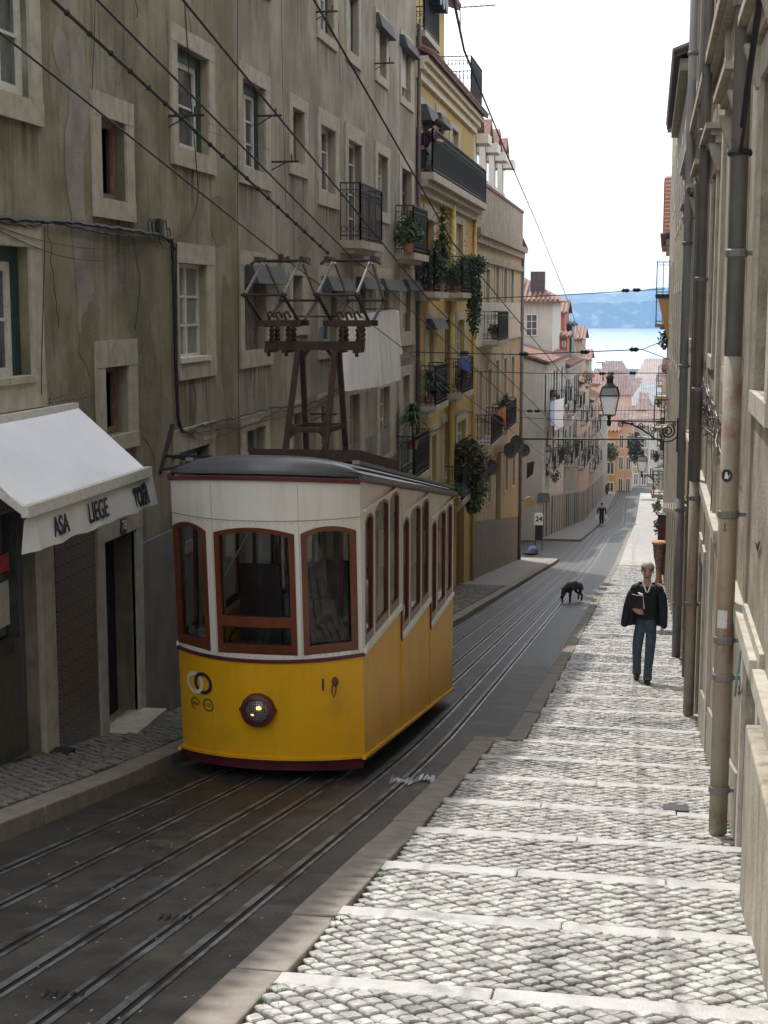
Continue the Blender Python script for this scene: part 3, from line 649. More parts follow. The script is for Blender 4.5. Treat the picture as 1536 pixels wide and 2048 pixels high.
m=MB(); m.box(X-.02,X+.018,onX(288,1300,X).y,gy-.02,-9,-2.6); m.build('stained_base',grey_base,LB)
# awning
yA,yB=None,None
Yf1=13.38; Xf=-.3511*Yf1; zf=-.1176*Yf1; Yf0=abs(Xf/.4447); 
AW=thing('shop_awning','white fabric shop awning lettered along its hanging valance over the shopfront','awning',(X,12,-1))
m=MB(); N=40
top=[(X+.04+(Xf-X-.04)*k/6,-.93+(zf+.02+.93)*k/6) for k in range(7)]
for (xa,za),(xb,zb) in zip(top,top[1:]):
    for k in range(N):
        a=Yf0+(Yf1-Yf0)*k/N; b=Yf0+(Yf1-Yf0)*(k+1)/N
        sg=lambda yy,xx:-.035*math.sin((yy-Yf0)/(Yf1-Yf0)*math.pi)*math.sin((xx-X)/(Xf-X)*math.pi)+.004*math.sin((yy-Yf0)*4.3+(xx-X)*3)*((xx-X)/(Xf-X))
        m.poly((xa,a,za+sg(a,xa)),(xa,b,za+sg(b,xa)),(xb,b,zb+sg(b,xb)),(xb,a,zb+sg(a,xb)))
AC=M('white_awning_vinyl',(.66,.68,.72),(.74,.76,.79),2,.32,.05,20,dirt=(.5,.5,.5),dirt_amt=.3)
m.build('canopy',AC,AW,smooth=True)
m=MB(); m.bar((Xf+.02,Yf0-.03,zf),(Xf+.02,Yf1+.03,zf),.06,.09); m.bar((X+.1,Yf1-.02,-1.1),(Xf,Yf1-.02,zf),.035); m.bar((X+.1,Yf0+.02,-1.1),(Xf,Yf0+.02,zf),.05,.06); m.bar((X+.06,Yf0,-.96),(X+.06,Yf1,-.96),.07,.07)
m.build('awning_frame',white_frame,AW)
zv=zf-.05; hv=.27
m=MB(); N=26; vp=lambda t,q:(Xf+.02+.05*q+.012*math.sin(t*19)*q,Yf0+.14+(Yf1+.12-Yf0-.14)*t,zv-hv*q+.008*math.sin(t*31)*q)
for k in range(N):
    for j in range(3):
        a,b=k/N,(k+1)/N;p,q=j/3,(j+1)/3; m.poly(vp(a,p),vp(b,p),vp(b,q),vp(a,q))
m.add([vp(0,0),vp(.0,1),(Xf-.06,Yf0+.06,zv-hv*1.1),(Xf-.04,Yf0+.09,zv-.03)],[(0,1,2,3)])
VL=m.build('valance',M('valance_vinyl',(.52,.52,.48),(.60,.60,.56),5,.5,.1,30,dirt=(.3,.3,.27),dirt_amt=.4),AW,smooth=True)
ink=M('navy_lettering',(.012,.014,.03),None,rough=.5)
def vt(body,t,size,sx=1,mat=ink,dz=0,bold=0,nm='lettering'):
    c=vp(t,.52); text(body,size,MX((c[0]+.012,c[1],c[2]+dz),(0,1,0),(-.12,0,1),(1,0,.1)),mat,VL,nm,bold=bold,sx=sx,ext=.003)
vt('ASA',.16,.22,.8,bold=.003); vt('LIEGE',.45,.235,.8,bold=.003); vt('TOFA',.85,.235,.66,bold=.012,dz=-.02); vt('CAFÉS',.87,.055,.9,dz=.085)
# ---------------- tram (funicular car) ----------------
tw=M('tram_cream_paint',(.72,.70,.63),(.78,.76,.70),1.5,.38,.08,12,streak=(.48,.43,.34),streak_amt=.35)
ty_=M('tram_yellow_paint',(.74,.385,.006),(.80,.43,.010),1.2,.42,.06,8,spec=.35,dirt=(.42,.24,.03),dirt_amt=.35,dscale=1.6,streak=(.45,.25,.02),streak_amt=.3)
tmr=M('tram_maroon_paint',(.085,.012,.02),(.12,.02,.03),3,.45)
twood=M('varnished_frame',(.105,.027,.011),(.17,.048,.019),14,.3,.1,60,stretch=(1,1,.2))
trf=M('tram_roof_paint',(.085,.09,.10),(.14,.145,.155),2.5,.33,.15,9,dirt=(.10,.10,.10),dirt_amt=.4)
tint=M('tram_interior_wood',(.05,.028,.016),(.09,.05,.03),6,.6)
def clear_glass():
    m=bpy.data.materials.new('clear_pane'); m.use_nodes=True; n=m.node_tree.nodes; L=m.node_tree.links; b=n['Principled BSDF']; n.remove(b)
    tr=n.new('ShaderNodeBsdfTransparent'); tr.inputs[0].default_value=(.8,.83,.83,1); gl=n.new('ShaderNodeBsdfGlossy'); gl.inputs['Roughness'].default_value=.03; fz=n.new('ShaderNodeFresnel'); fz.inputs[0].default_value=1.5
    mx=n.new('ShaderNodeMixShader'); L.new(fz.outputs[0],mx.inputs[0]); L.new(tr.outputs[0],mx.inputs[1]); L.new(gl.outputs[0],mx.inputs[2]); L.new(mx.outputs[0],n['Material Output'].inputs[0]); return m
cg=clear_glass()
TX0,TX1,TY,TL=-4.25,-2.5,12.9,6.35; TC=(TX0+TX1)/2; HW=(TX1-TX0)/2; BOW=.42
TR=thing('tram','yellow and cream funicular tram car with two pantographs, coming up the street','tram',(TC,TY+3,zr(TY+3)))
def fmap(u,z,off=0,back=False):
    dy=BOW*(1-abs(u)**2.2); nx=u*.45; 
    if back: return (TC+(HW+off)*u,TY+TL+dy*.6+off,z-.99)
    return (TC+(HW-.0)*u+nx*off,TY-dy-off*.9-(z+3.15)*.09,z)
def smap(side):
    return lambda u,z,off=0: ((TX1+off) if side>0 else (TX0-off),u-((z+3.15)*.09 if u<TY+.005 else 0),z)
def arch(u0,u1,z0,z1,rise,n=8):
    pts=[(u0,z0),(u1,z0)]
    for k in range(n+1):
        t=k/n; u=u1+(u0-u1)*t; pts.append((u,z1+rise*(1-(2*t-1)**2)))
    return pts
def archbig(wn): u0,u1,z0,z1,rise=wn; return arch(u0,u1,z0,z1,rise)
def panel(mb,mp,u0,u1,zb,zt,wins,th=.04,step=.12,mi=0):
    def col(a,b,lo0,lo1,hi0,hi1):
        for off,rev in((0,0),(-th,1)):
            q=[mp(a,lo0,off),mp(b,lo1,off),mp(b,hi1,off),mp(a,hi0,off)]
            mb.poly(*(q[::-1] if rev else q),mi=mi)
    cur=u0
    def gap(a,b):
        n=max(1,int(abs(b-a)/step)+1)
        for k in range(n):
            p=a+(b-a)*k/n;q=a+(b-a)*(k+1)/n; col(p,q,zb(p),zb(q),zt(p),zt(q))
    for (a,b,z0,z1,rise) in wins:
        if a>cur+1e-6: gap(cur,a)
        n=8
        for k in range(n):
            p=a+(b-a)*k/n;q=a+(b-a)*(k+1)/n; tp=2*k/n-1;tq=2*(k+1)/n-1
            col(p,q,zb(p),zb(q),z0,z0); col(p,q,z1+rise*(1-tp*tp),z1+rise*(1-tq*tq),zt(p),zt(q))
        cur=b
    if u1>cur+1e-6: gap(cur,u1)
def wframe(mp,wn,fw,parent,uscale=1.,transom=None,name='window',glassm=None,fb=None):
    u0,u1,z0,z1,rise=wn; o=arch(u0,u1,z0,z1,rise,10); f=fw/uscale; i_=arch(u0+f,u1-f,z0+(fb or fw),z1-fw*.6,rise*.8,10); n=len(o); m=MB()
    def dens(pts): # subdivide bottom edge for curvature
        return pts
    pf,pd=(.016,-.05) if uscale!=1. else (.004,-.03); O1=[mp(p[0],p[1],pf) for p in o];O0=[mp(p[0],p[1],pd) for p in o];I1=[mp(p[0],p[1],pf*.6) for p in i_];I0=[mp(p[0],p[1],pd) for p in i_]
    m.add(O1+I1,[(k,(k+1)%n,n+(k+1)%n,n+k) for k in range(n)]); m.add(O0+I0,[(k,(k+1)%n,n+(k+1)%n,n+k) for k in range(n)])
    m.add(O1+O0,[(k,(k+1)%n,n+(k+1)%n,n+k) for k in range(n)]); m.add(I1+I0,[(k,(k+1)%n,n+(k+1)%n,n+k) for k in range(n)])
    if transom:
        a,b=transom; K=6
        for k in range(K):
            p=u0+f+(u1-u0-2*f)*k/K;q=u0+f+(u1-u0-2*f)*(k+1)/K
            m.hexa([mp(p,a,-.045),mp(q,a,-.045),mp(q,a,.008),mp(p,a,.008)],[mp(p,b,-.045),mp(q,b,-.045),mp(q,b,.008),mp(p,b,.008)])
    w_=m.build(name,twood,parent)
    g=MB(); gi=[mp(p[0],p[1],-.02) for p in i_]; c=mp((u0+u1)/2,(z0+z1)/2,-.02); g.add(gi+[c],[(k,(k+1)%n,n) for k in range(n)]); g.build('pane',glassm or cg,w_)
    return w_
# u of a pixel column on the front
def upx(px,z):
    best=0;bd=1e9
    for k in range(401):
        u=-1+k/200; d=abs(proj(fmap(u,z))[0]-px)
        if d<bd: bd=d;best=u
    return best
zB=-3.15
eave=lambda y:-1.50-.151*(y-12.75)
bot=lambda y:-4.15-.157*(y-12.95)
fw_=[(upx(354,-2.6),upx(417,-2.6)),(upx(434,-2.6),upx(592,-2.6)),(upx(605,-2.6),upx(714,-2.6))]
fwin=[(a,b,-3.10,-1.99,.06) for a,b in fw_]
yfu=lambda u:TY-BOW*(1-abs(u)**2.2)
m=MB(); panel(m,fmap,-1,1,lambda u:zB,lambda u:eave(yfu(u))-.03,fwin)
bm=lambda u,z,off=0:fmap(u,z,off,True)
panel(m,bm,-1,1,lambda u:zB,lambda u:-1.5,[(-.9,-.45,-3.10,-1.99,.06),(-.36,.36,-3.10,-1.99,.06),(.45,.9,-3.10,-1.99,.06)])
cmp_=[]
for i in range(3):
    ya=TY+.03+2.11*i; dz=-.34*i; cmp_.append((ya,ya+2.08,dz))
for side in(1,-1):
    mp=smap(side)
    for i,(ya,yb,dz) in enumerate(cmp_):
        y1=yb+.03
        wins=[(ya+.10,ya+.50,-3.09+dz,-1.95+dz,.05),(ya+.60,ya+1.32,-3.09+dz,-1.93+dz,.07),(ya+1.42,ya+1.95,-3.09+dz,-1.93+dz,.05)]
        panel(m,mp,ya-.03 if i else TY,y1 if i<2 else TY+TL,lambda u:zB+dz,eave,wins)
        # raised drip strip above the windows and vertical cover strips
        e=side*.012; x0=mp(0,0,0)[0]
        m.bar((x0+e,ya+.0,-1.835+dz),(x0+e,ya+2.02,-1.835+dz),.03,.022); m.bar((x0+e,ya+.0,-3.135+dz),(x0+e,ya+2.05,-3.135+dz),.03,.05)
up=m.build('upper_body',tw,TR)
# seam line under front fascia
for (a,b) in fw_: pass
for wn,(k) in zip(fwin,range(3)): wframe(fmap,wn,.050,TR,uscale=HW,transom=(-2.84,-2.75) if k==1 else None,fb=.085)
for wn in [(-.9,-.45,-3.10,-1.99,.06),(-.36,.36,-3.10,-1.99,.06),(.45,.9,-3.10,-1.99,.06)]: wframe(bm,wn,.05,TR,uscale=HW)
for side in(1,-1):
    mp=smap(side)
    for i,(ya,yb,dz) in enumerate(cmp_):
        for wn in [(ya+.10,ya+.50,-3.09+dz,-1.95+dz,.05),(ya+.60,ya+1.32,-3.09+dz,-1.93+dz,.07),(ya+1.42,ya+1.95,-3.09+dz,-1.93+dz,.05)]: wframe(mp,wn,.034,TR,fb=.08)
# lower body
m=MB(); panel(m,fmap,-1,1,lambda u:bot(yfu(u)),lambda u:zB,[],step=.08)
panel(m,bm,-1,1,lambda u:-4.15,lambda u:zB,[],step=.1)
for side in(1,-1):
    mp=smap(side)
    for i,(ya,yb,dz) in enumerate(cmp_): panel(m,mp,ya-.03 if i else TY,yb+.03 if i<2 else TY+TL,bot,lambda u:zB+dz,[],step=.4)
lb=m.build('lower_body',ty_,TR)
def fstrip(zlo,zhi,off,mat,name,par,u0=-1,u1=1,n=30,back=False,sh=None):
    m=MB()
    for k in range(n):
        p=u0+(u1-u0)*k/n;q=u0+(u1-u0)*(k+1)/n; sp_,sq_=(sh(p),sh(q)) if sh else (0,0)
        m.hexa([fmap(p,zlo+sp_,-.01),fmap(q,zlo+sq_,-.01),fmap(q,zlo+sq_,off),fmap(p,zlo+sp_,off)],[fmap(p,zhi+sp_,-.01),fmap(q,zhi+sq_,-.01),fmap(q,zhi+sq_,off),fmap(p,zhi+sp_,off)])
    return m.build(name,mat,par)
fstrip(zB-.022,zB+.012,.014,tmr,'belt_line',lb)
fstrip(-.012,.014,.02,ty_,'bottom_moulding',lb,sh=lambda u:bot(yfu(u)))
fstrip(-1.875,-1.868,.004,M('panel_seam',(.30,.26,.2),None,rough=.8),'fascia_seam',up)
fstrip(-.05,-.012,.03,tmr,'cornice_line',up,sh=lambda u:eave(yfu(u)))
m=MB()
for side in(1,-1):
    x0=smap(side)(0,0,0)[0]; e=side*.008
    for i,(ya,yb,dz) in enumerate(cmp_):
        m.bar((x0+e,ya-.03,zB-.012+dz),(x0+e,yb+.03,zB-.012+dz),.02,.026)
        if i: m.bar((x0+e,ya-.03,zB+dz),(x0+e,ya-.03,zB+dz+.34),.02,.02)
    m.bar((x0+e*2,TY-.14,eave(TY)-.01),(x0+e*2,TY+TL,eave(TY+TL)-.01),.04,.05)
m.build('belt_line',tmr,lb)
m=MB()
for side in(1,-1):
    x0=smap(side)(0,0,0)[0]; e=side*.01
    m.bar((x0+e,TY,bot(TY)+.01),(x0+e,TY+TL,bot(TY+TL)+.01),.03,.03)
    for i in(1,2): m.bar((x0+side*.004,TY+2.11*i,bot(TY+2.11*i)),(x0+side*.004,TY+2.11*i,zB-.34*i),.012,.012)
m.build('bottom_moulding',ty_,lb)
# skirt and underframe
m=MB(); n=30
for k in range(n):
    p=-1+2*k/n;q=-1+2*(k+1)/n; a,b=fmap(p*.985,-4.13,-.01),fmap(q*.985,-4.13,-.01)
    za_,zb_=bot(yfu(p)),bot(yfu(q)); m.poly((a[0],a[1]+.02,za_),(b[0],b[1]+.02,zb_),(b[0],b[1]+.04,zb_-.125),(a[0],a[1]+.04,za_-.125))
m.build('skirt',tmr,TR)
m=MB(); m.hexa([(TX0+.15,TY+.1,bot(TY)-.16),(TX1-.15,TY+.1,bot(TY)-.16),(TX1-.15,TY+TL-.2,bot(TY+TL)-.1),(TX0+.15,TY+TL-.2,bot(TY+TL)-.1)],[(TX0+.15,TY+.1,bot(TY)+.02),(TX1-.15,TY+.1,bot(TY)+.02),(TX1-.15,TY+TL-.2,bot(TY+TL)+.02),(TX0+.15,TY+TL-.2,bot(TY+TL)+.02)])
m.build('underframe',iron,TR)
for yw in(TY+1.0,TY+TL-1.2):
    for xw in(-3.84,-3.03):
        m=MB(); m.lathe([(0,-.05),(.2,-.05),(.2,.03),(.24,.03),(.24,.055),(0,.055)],(xw,yw,zr(yw)+.205),18,'x'); m.build('wheel',iron,TR)
# roof
m=MB(); NU,NV=14,26; vs=[]
ysr=[TY-.30,TY-.22,TY-.08,TY+.15,TY+.45,TY+.8]+[TY+1.2+.4*i for i in range(13)]+[TY+TL+.1]
def rf(u,y):
    edge=(HW+.025); d=y-(TY-.30); fade=1-math.exp(-max(d,0)/.25)
    x=TC+edge*u; yy=y
    bowy=TY-BOW*(1-abs(u)**2.2)-.05+.15
    if d<1.2: t=1-d/1.2; yy=y*(1-t)+(bowy-.10)*t+ (0 if t<1 else 0)
    z=eave(yy)+.02
    z+=.17*(1-abs(u)**3.2)*fade**.8
    return (x,yy,z)
for y in ysr:
    for k in range(NU+1): vs.append(rf(-1+2*k/NU,y))
fs=[(j*(NU+1)+k,j*(NU+1)+k+1,(j+1)*(NU+1)+k+1,(j+1)*(NU+1)+k) for j in range(len(ysr)-1) for k in range(NU)]
m.add(vs,fs); m.add([(v[0],v[1],v[2]-.03) for v in vs],fs); b0=[vs[k] for k in range(NU+1)]
for k in range(NU): m.poly(vs[k],vs[k+1],(vs[k+1][0],vs[k+1][1],vs[k+1][2]-.03),(vs[k][0],vs[k][1],vs[k][2]-.03))
RF=m.build('roof',trf,TR,smooth=True)
m=MB()
for s_ in(1,-1):
    x=TC+s_*(HW+.03); m.bar((x-s_*.12,TY+.15,eave(TY)+.11),(x-s_*.06,TY+TL+.1,eave(TY+TL)+.075),.07,.035); m.bar((x,TY-.1,eave(TY)-.0),(x,TY+TL+.1,eave(TY+TL)+.0),.03,.045)
m.build('roof_gutter',M('gutter_grey',(.12,.12,.12),(.2,.2,.2),5,.5),RF)
m=MB(); 
for k in range(8):
    a=14.35+.28*k; m.hexa([(-3.95,a,eave(a)+.19),(-2.80,a,eave(a)+.19),(-2.80,a+.28,eave(a+.28)+.19),(-3.95,a+.28,eave(a+.28)+.19)],[(-3.95,a,eave(a)+.31),(-2.80,a,eave(a)+.31),(-2.80,a+.28,eave(a+.28)+.31),(-3.95,a+.28,eave(a+.28)+.31)])
m.build('roof_board',rust,RF)
# interior
m=MB()
for i,(ya,yb,dz) in enumerate(cmp_):
    m.box(TX0+.06,TX1-.06,ya+.06,yb,-4.02+dz,-3.96+dz)
    if i: m.box(TX0+.06,TX1-.06,ya-.02,ya+.02,-4.0+dz,-2.75+dz); 
    for xs in((TX0+.06,TX0+.5),(TX1-.5,TX1-.06)):
        m.box(*xs,ya+.9 if i==0 else ya+.1,yb-.15,-3.62+dz,-3.55+dz); m.box(*xs,yb-.2,yb-.14,-3.6+dz,-2.7+dz)
m.build('interior',tint,TR)
m=MB()
for i in(1,2):
    for x in(TX0+.42,TC-.22,TC+.22,TX1-.42): m.tube([(x,cmp_[i][0],-3.9-.34*i),(x,cmp_[i][0],-1.75-.34*i)],.035,8)
m.box(TX0+.06,TX1-.06,cmp_[1][0]-.02,cmp_[1][0]+.02,-2.32,-2.2); m.box(TX0+.06,TX1-.06,cmp_[2][0]-.02,cmp_[2][0]+.02,-2.66,-2.5)
m.box(TX0+.2,TX0+.75,TY-.05,TY+.35,-3.9,-3.15)
m.build('interior_posts',twood,TR)
m=MB(); m.tube([(-3.62+.17*math.cos(a),TY+.12-.05*math.sin(a),-3.12+.17*math.sin(a)) for a in[k*math.pi/8 for k in range(17)]],.012,6); m.tube([(-3.62,TY+.12,-3.12),(-3.62,TY+.3,-3.9)],.02,6)
m.build('control_wheel',metal_grey,TR)
m=MB(); 
for k in range(3): u0=-.93+.16*k; a=fmap(u0,-3.02,-.09); b_=fmap(u0+.11,-3.02,-.09); m.poly(a,b_,(b_[0],b_[1],-2.93),(a[0],a[1],-2.93))
m.build('windscreen_cards',white_frame,TR)
# wiper
m=MB(); a=fmap(upx(500,-2.2),-1.98,.03); b_=fmap(upx(452,-2.4),-2.38,.03); m.bar(a,b_,.014); m.build('wiper',metal_grey,TR)
m=MB()
for px in(425,598):
    u=upx(px,-2.)
    for z0_,z1_ in((-1.87,-1.55),(-3.13,-1.9)):
        for k in range(6):
            a_=fmap(u,z0_+(z1_-z0_)*k/6,.002); b_=fmap(u,z0_+(z1_-z0_)*(k+1)/6,.002); m.bar(a_,b_,.0022)
m.build('vertical_seam',MC['panel_seam'],up)
m=MB()
for k in range(34):
    u=-.97+1.94*k/33
    for z_ in(-3.115,-1.895): c_=fmap(u,z_,.003); m.sph(c_,.0045,6,4)
for k in range(24):
    u=-.97+1.94*k/23; c_=fmap(u,bot(yfu(u))+.05,.003); m.sph(c_,.005,6,4)
m.build('screw_heads',M('screw_heads_grey',(.30,.24,.15),(.4,.34,.24),30,.5),up)
# headlight
hu=upx(518,-3.7); hc=Vector(fmap(hu,-3.68)); hz_=onY(518,1418,hc.y).z; hc=Vector(fmap(hu,hz_)); 
m=MB(); m.lathe([(.155,.04),(.155,-.05),(.148,-.075),(.118,-.085),(.108,-.05),(.108,.04)],hc,28,'y'); m.box(hc.x-.17,hc.x-.145,hc.y-.05,hc.y,hc.z-.015,hc.z+.015); m.box(hc.x+.145,hc.x+.17,hc.y-.05,hc.y,hc.z-.015,hc.z+.015)
HL=m.build('headlight',tmr,TR,smooth=False)
m=MB(); m.lathe([(.11,-.045),(.09,-.062),(.05,-.074),(0,-.078)],hc,24,'y'); m.build('lens',M('headlight_lens',(.25,.22,.2),(.4,.36,.32),30,.08,spec=1.,coat=1),HL,smooth=True)
m=MB(); m.sph((hc.x+.02,hc.y-.078,hc.z+.03),(.026,.012,.02),10,7); m.sph((hc.x-.04,hc.y-.07,hc.z-.035),(.016,.01,.01),8,6); m.build('bulb',M('lit_bulb',(1,.6,.25),None,emit=(1,.55,.2),es=2.2),HL)
m=MB()
for k in range(-5,6):
    d=k*.0195; L_=math.sqrt(max(.112**2-d*d,0))
    def gp(a,b): r2=(a*a+b*b)/.0125; return (hc.x+a,hc.y-.088-.012*(1-r2),hc.z+b)
    m.tube([gp(d,-L_+2*L_*t/6) for t in range(7)],.0022,4); m.tube([gp(-L_+2*L_*t/6,d) for t in range(7)],.0022,4)
m.build('lamp_guard',iron,HL)
# emblem rings, numeral, hook
def ringf(px,py,r,w,mat,name,a0=0,a1=2*math.pi,off=.006,rot=0,par=lb):
    z=-3.5; u=upx(px,z); c=Vector(fmap(u,z)); z=onY(px,py,c.y).z; u=upx(px,z); m=MB(); N=30
    pt=lambda a,rr:fmap(u+math.cos(a)*rr/HW,z+math.sin(a)*rr,off)
    for k in range(N):
        p=a0+(a1-a0)*k/N;q=a0+(a1-a0)*(k+1)/N; m.poly(pt(p,r-w),pt(q,r-w),pt(q,r),pt(p,r))
    return m.build(name,mat,par),u,z
em_w=M('emblem_white',(.72,.70,.62),None,rough=.4); em_b=M('emblem_navy',(.015,.02,.055),None,rough=.4); em_g=M('emblem_dark_green',(.04,.05,.03),None,rough=.5)
ringf(390,1364,.105,.034,em_w,'white_ring_emblem',off=.005); ringf(407,1366,.105,.034,em_b,'navy_ring_emblem',off=.008)
ringf(390,1364,.105,.034,em_w,'white_ring_emblem',-1.1,.55,off=.010)
for px,a0,a1 in((392,.25,4.6),(417,-.1,6.0)):
    o,u,z=ringf(px,1408 if px<400 else 1411,.062,.013,em_g,'small_ring_badge',a0,a1,off=.005)
    c=Vector(fmap(u,z,.006)); c2=Vector(fmap(u+.02,z,.006)); ux=(c2-c).normalized(); text('EMEF' if px<400 else 'CCFL',.042,MX(c,ux,(0,0,1),ux.cross(Vector((0,0,1)))),em_g,lb,'badge_lettering',ext=.001)
u=upx(647,-3.5); c=Vector(fmap(u,-3.5)); z=onY(647,1370,c.y).z; c=Vector(fmap(u,z,.006)); ux=(Vector(fmap(u+.02,z,.006))-c).normalized(); text('1',.15,MX(c,ux,(0,0,1),ux.cross(Vector((0,0,1)))),em_b,lb,'fleet_number',ext=.001,bold=.004,sx=.8)
u=upx(672,-3.5); z=onY(672,1362,Vector(fmap(u,-3.5)).y).z; c=Vector(fmap(u,z,.0)); m=MB(); m.sph((c.x,c.y-.01,c.z),(.032,.03,.045),10,7); m.tube([c+Vector((-.02,-.03,-.03)),c+Vector((-.022,-.05,-.09)),c+Vector((-.005,-.05,-.135)),c+Vector((.012,-.05,-.09)),c+Vector((.015,-.03,-.03))],.007,5)
m.build('tow_hook',M('hook_rust',(.09,.025,.03),(.14,.05,.04),30,.7),TR)
# pantograph tower
y0,y1=15.0,15.85; tb=lambda y:eave(y)+.29; zt=-.44
m=MB()
legs=[((-3.735,y0,tb(y0)),(-3.64,15.25,zt)),((-3.31,y0,tb(y0)),(-3.24,15.25,zt)),((-3.70,y1,tb(y1)),(-3.66,15.5,zt)),((-3.25,y1,tb(y1)),(-3.26,15.5,zt))]
for a,b in legs: m.bar(a,b,.055,.055)
def at(l,z): a,b=Vector(l[0]),Vector(l[1]); return a+(b-a)*((z-a.z)/(b.z-a.z))
zc=onY(640,860,15.1).z; P=[at(l,zc) for l in legs]
for i,j in((0,1),(1,3),(3,2),(2,0)): m.bar(P[i],P[j],.05,.05)
for i in(0,1):
    for dz in(-.09,.09): m.bar(P[i]+Vector((0,0,dz*1.0)),P[i]+Vector((.09 if i==0 else -.09,0,0)),.035,.035)
for x in(-3.64,-3.24): m.bar((x,15.25,zt-.1),(x,15.42,zt-.02),.05,.05); m.bar((x+(.03 if x<-3.5 else -.03),15.3,zt-.12),(x+(.11 if x<-3.5 else -.11),15.3,zt-.01),.035,.035)
tower=m.build('pantograph_tower',rust,TR)
m=MB(); m.box(-4.0,-2.98,15.22,15.34,zt-.03,zt+.06); m.box(-4.0,-2.98,15.42,15.54,zt-.03,zt+.06)
for x in(-3.97,-3.78,-3.2,-3.02): m.box(x-.025,x+.025,15.18,15.58,zt-.06,zt-.02); m.tube([(x,15.28,zt-.1),(x,15.28,zt)],.02,6)
m.build('cross_beam',rust,tower)
def panto(xc):
    m=MB(); zb,ze,ztp=-.19,.10,.44; yc=15.35; hx=.20; el=.78; hb=.26; Yq=.12
    for x in(xc-.13,xc+.13): m.box(x-.03,x+.03,yc-.2,yc+.2,zb-.04,zb+.03); 
    for y in(yc-.22,yc+.22): m.box(xc-hx-.03,xc+hx+.03,y-.03,y+.03,zb-.03,zb+.03)
    base=m.build('pantograph',rust,TR)
    for x in(xc-.09,xc+.09):
        for y in(yc-.12,yc+.1):
            q=MB(); q.lathe([(.022,0),(.036,.03),(.022,.05),(.036,.08),(.022,.10),(.036,.13),(.022,.15),(.022,.2)],(x,y,zt+.05),10)
            q.build('insulator',MC.get('insulator_brown') or M('insulator_brown',(.04,.022,.018),(.08,.045,.035),20,.25),base)
    q=MB()
    for s_ in(-1,1):
        x=xc+s_*hx
        for d in(-1,1):
            q.tube([(x,yc+d*.12,zb+.02),(x,yc+d*el,ze-.05*(d>0))],.019,6); q.tube([(x,yc+d*el,ze-.05*(d>0)),(x,yc+d*Yq*.6,ztp)],.016,6,mi=1); q.sph((x,yc+d*el,ze-.05*(d>0)),.03,8,6)
    for d in(-1,1): q.tube([(xc-hx-.04,yc+d*el,ze-.05*(d>0)),(xc+hx+.04,yc+d*el,ze-.05*(d>0))],.015,6)
    q.build('pantograph_arms',[M('painted_arm',(.02,.018,.02),(.05,.04,.04),20,.45,metal=.3),M('worn_steel_arm',(.25,.23,.22),(.45,.43,.42),20,.35,metal=.8)],base)
    q=MB(); hw=.27
    for d in(-.14,0.0,.14): q.tube([(xc-hw,yc+d,ztp+.02),(xc+hw,yc+d,ztp+.02)],.014,6)
    for s_ in(-1,1): q.bar((xc+s_*.24,yc-.18,ztp+.03),(xc+s_*.24,yc+.18,ztp+.03),.04,.06); q.tube([(xc+s_*hw,yc-.09,ztp+.02),(xc+s_*(hw+.05),yc-.1,ztp-.02)],.015,6)
    q.build('collector_head',M('collector_dark',(.03,.022,.02),(.08,.04,.03),20,.5,metal=.3),base)
    q=MB(); q.box(xc-.03,xc+.02,yc-.07,yc-.02,ztp+.0,ztp+.09); q.box(xc+.04,xc+.07,yc+.0,yc+.04,ztp,ztp+.07)
    for k in range(3): q.tube([(xc-.12+.09*k,yc-.1,zb+.03),(xc-.14+.09*k,yc-.12,zb+.10),(xc-.10+.09*k,yc-.14,zb+.12),(xc-.07+.09*k,yc-.1,zb+.06)],.014,5)
    q.build('springs',M('spring_rust',(.05,.02,.016),(.11,.04,.03),20,.6),base)
panto(-3.83); panto(-3.08)
# ---------------- overhead wires ----------------
def wire(label,pts,r=.008,sag=0,knobs=0,name='overhead_wire',cat='wire',group='overhead wires above the street',mat=cable,n=10):
    m=MB(); P=[]
    for a,b in zip(pts,pts[1:]):
        a=Vector(a);b=Vector(b)
        for k in range(n):
            t=k/n; p=a+(b-a)*t; p.z-=sag*4*t*(1-t); P.append(p)
    P.append(Vector(pts[-1])); m.tube(P,r,5)
    if knobs:
        L_=0;nx=knobs
        for a,b in zip(P,P[1:]):
            d=(b-a).length; 
            while L_+d>nx: q=a+(b-a)*((nx-L_)/d); m.sph(q,r*1.7,6,4); nx+=knobs
            L_+=d
    return tag(m.build(name,mat,origin=pts[0]),label,cat,group)
def dn(X,p0,p1,far): # straight wire through two photo points on plane X, continued down the street
    a=onX(*p0,X);b=onX(*p1,X); d=(a-b).normalized(); return a+d*4,b
a,b=dn(-3.83,(0,65),(561,512),0); wire('thin contact wire running into the head of the left pantograph',[a,Vector((-3.83,15.3,.5))])
wire('contact wire leaving the left pantograph and dropping down the street',[(-3.83,15.4,.5),(-3.8,60,-6.3),(-3.8,120,-13.5)])
a,b=dn(-3.3,(106,0),(655,505),0); wire('knobbly insulated cable clipped just left of the right pantograph head',[a,Vector((-3.3,15.2,.53))],r=.012,knobs=.35)
a,b=dn(-3.08,(190,0),(690,508),0); wire('thin contact wire running into the head of the right pantograph',[a,Vector((-3.08,15.3,.5))])
wire('contact wire leaving the right pantograph and dropping down the street',[(-3.08,15.4,.5),(-3.0,60,-6.1),(-3.0,120,-13.3)])
a,b=dn(-2.6,(366,0),(858,600),0); wire('long wire passing just above and right of both pantographs',[a,b,(-2.55,60,-5.9),(-2.5,120,-13.)])
a,b=dn(-2.15,(628,0),(905,484),0); wire('highest straight wire, crossing the wide blue-panelled balcony',[a,b,(-2.1,45,-2.6),(-2.0,110,-11.8)])
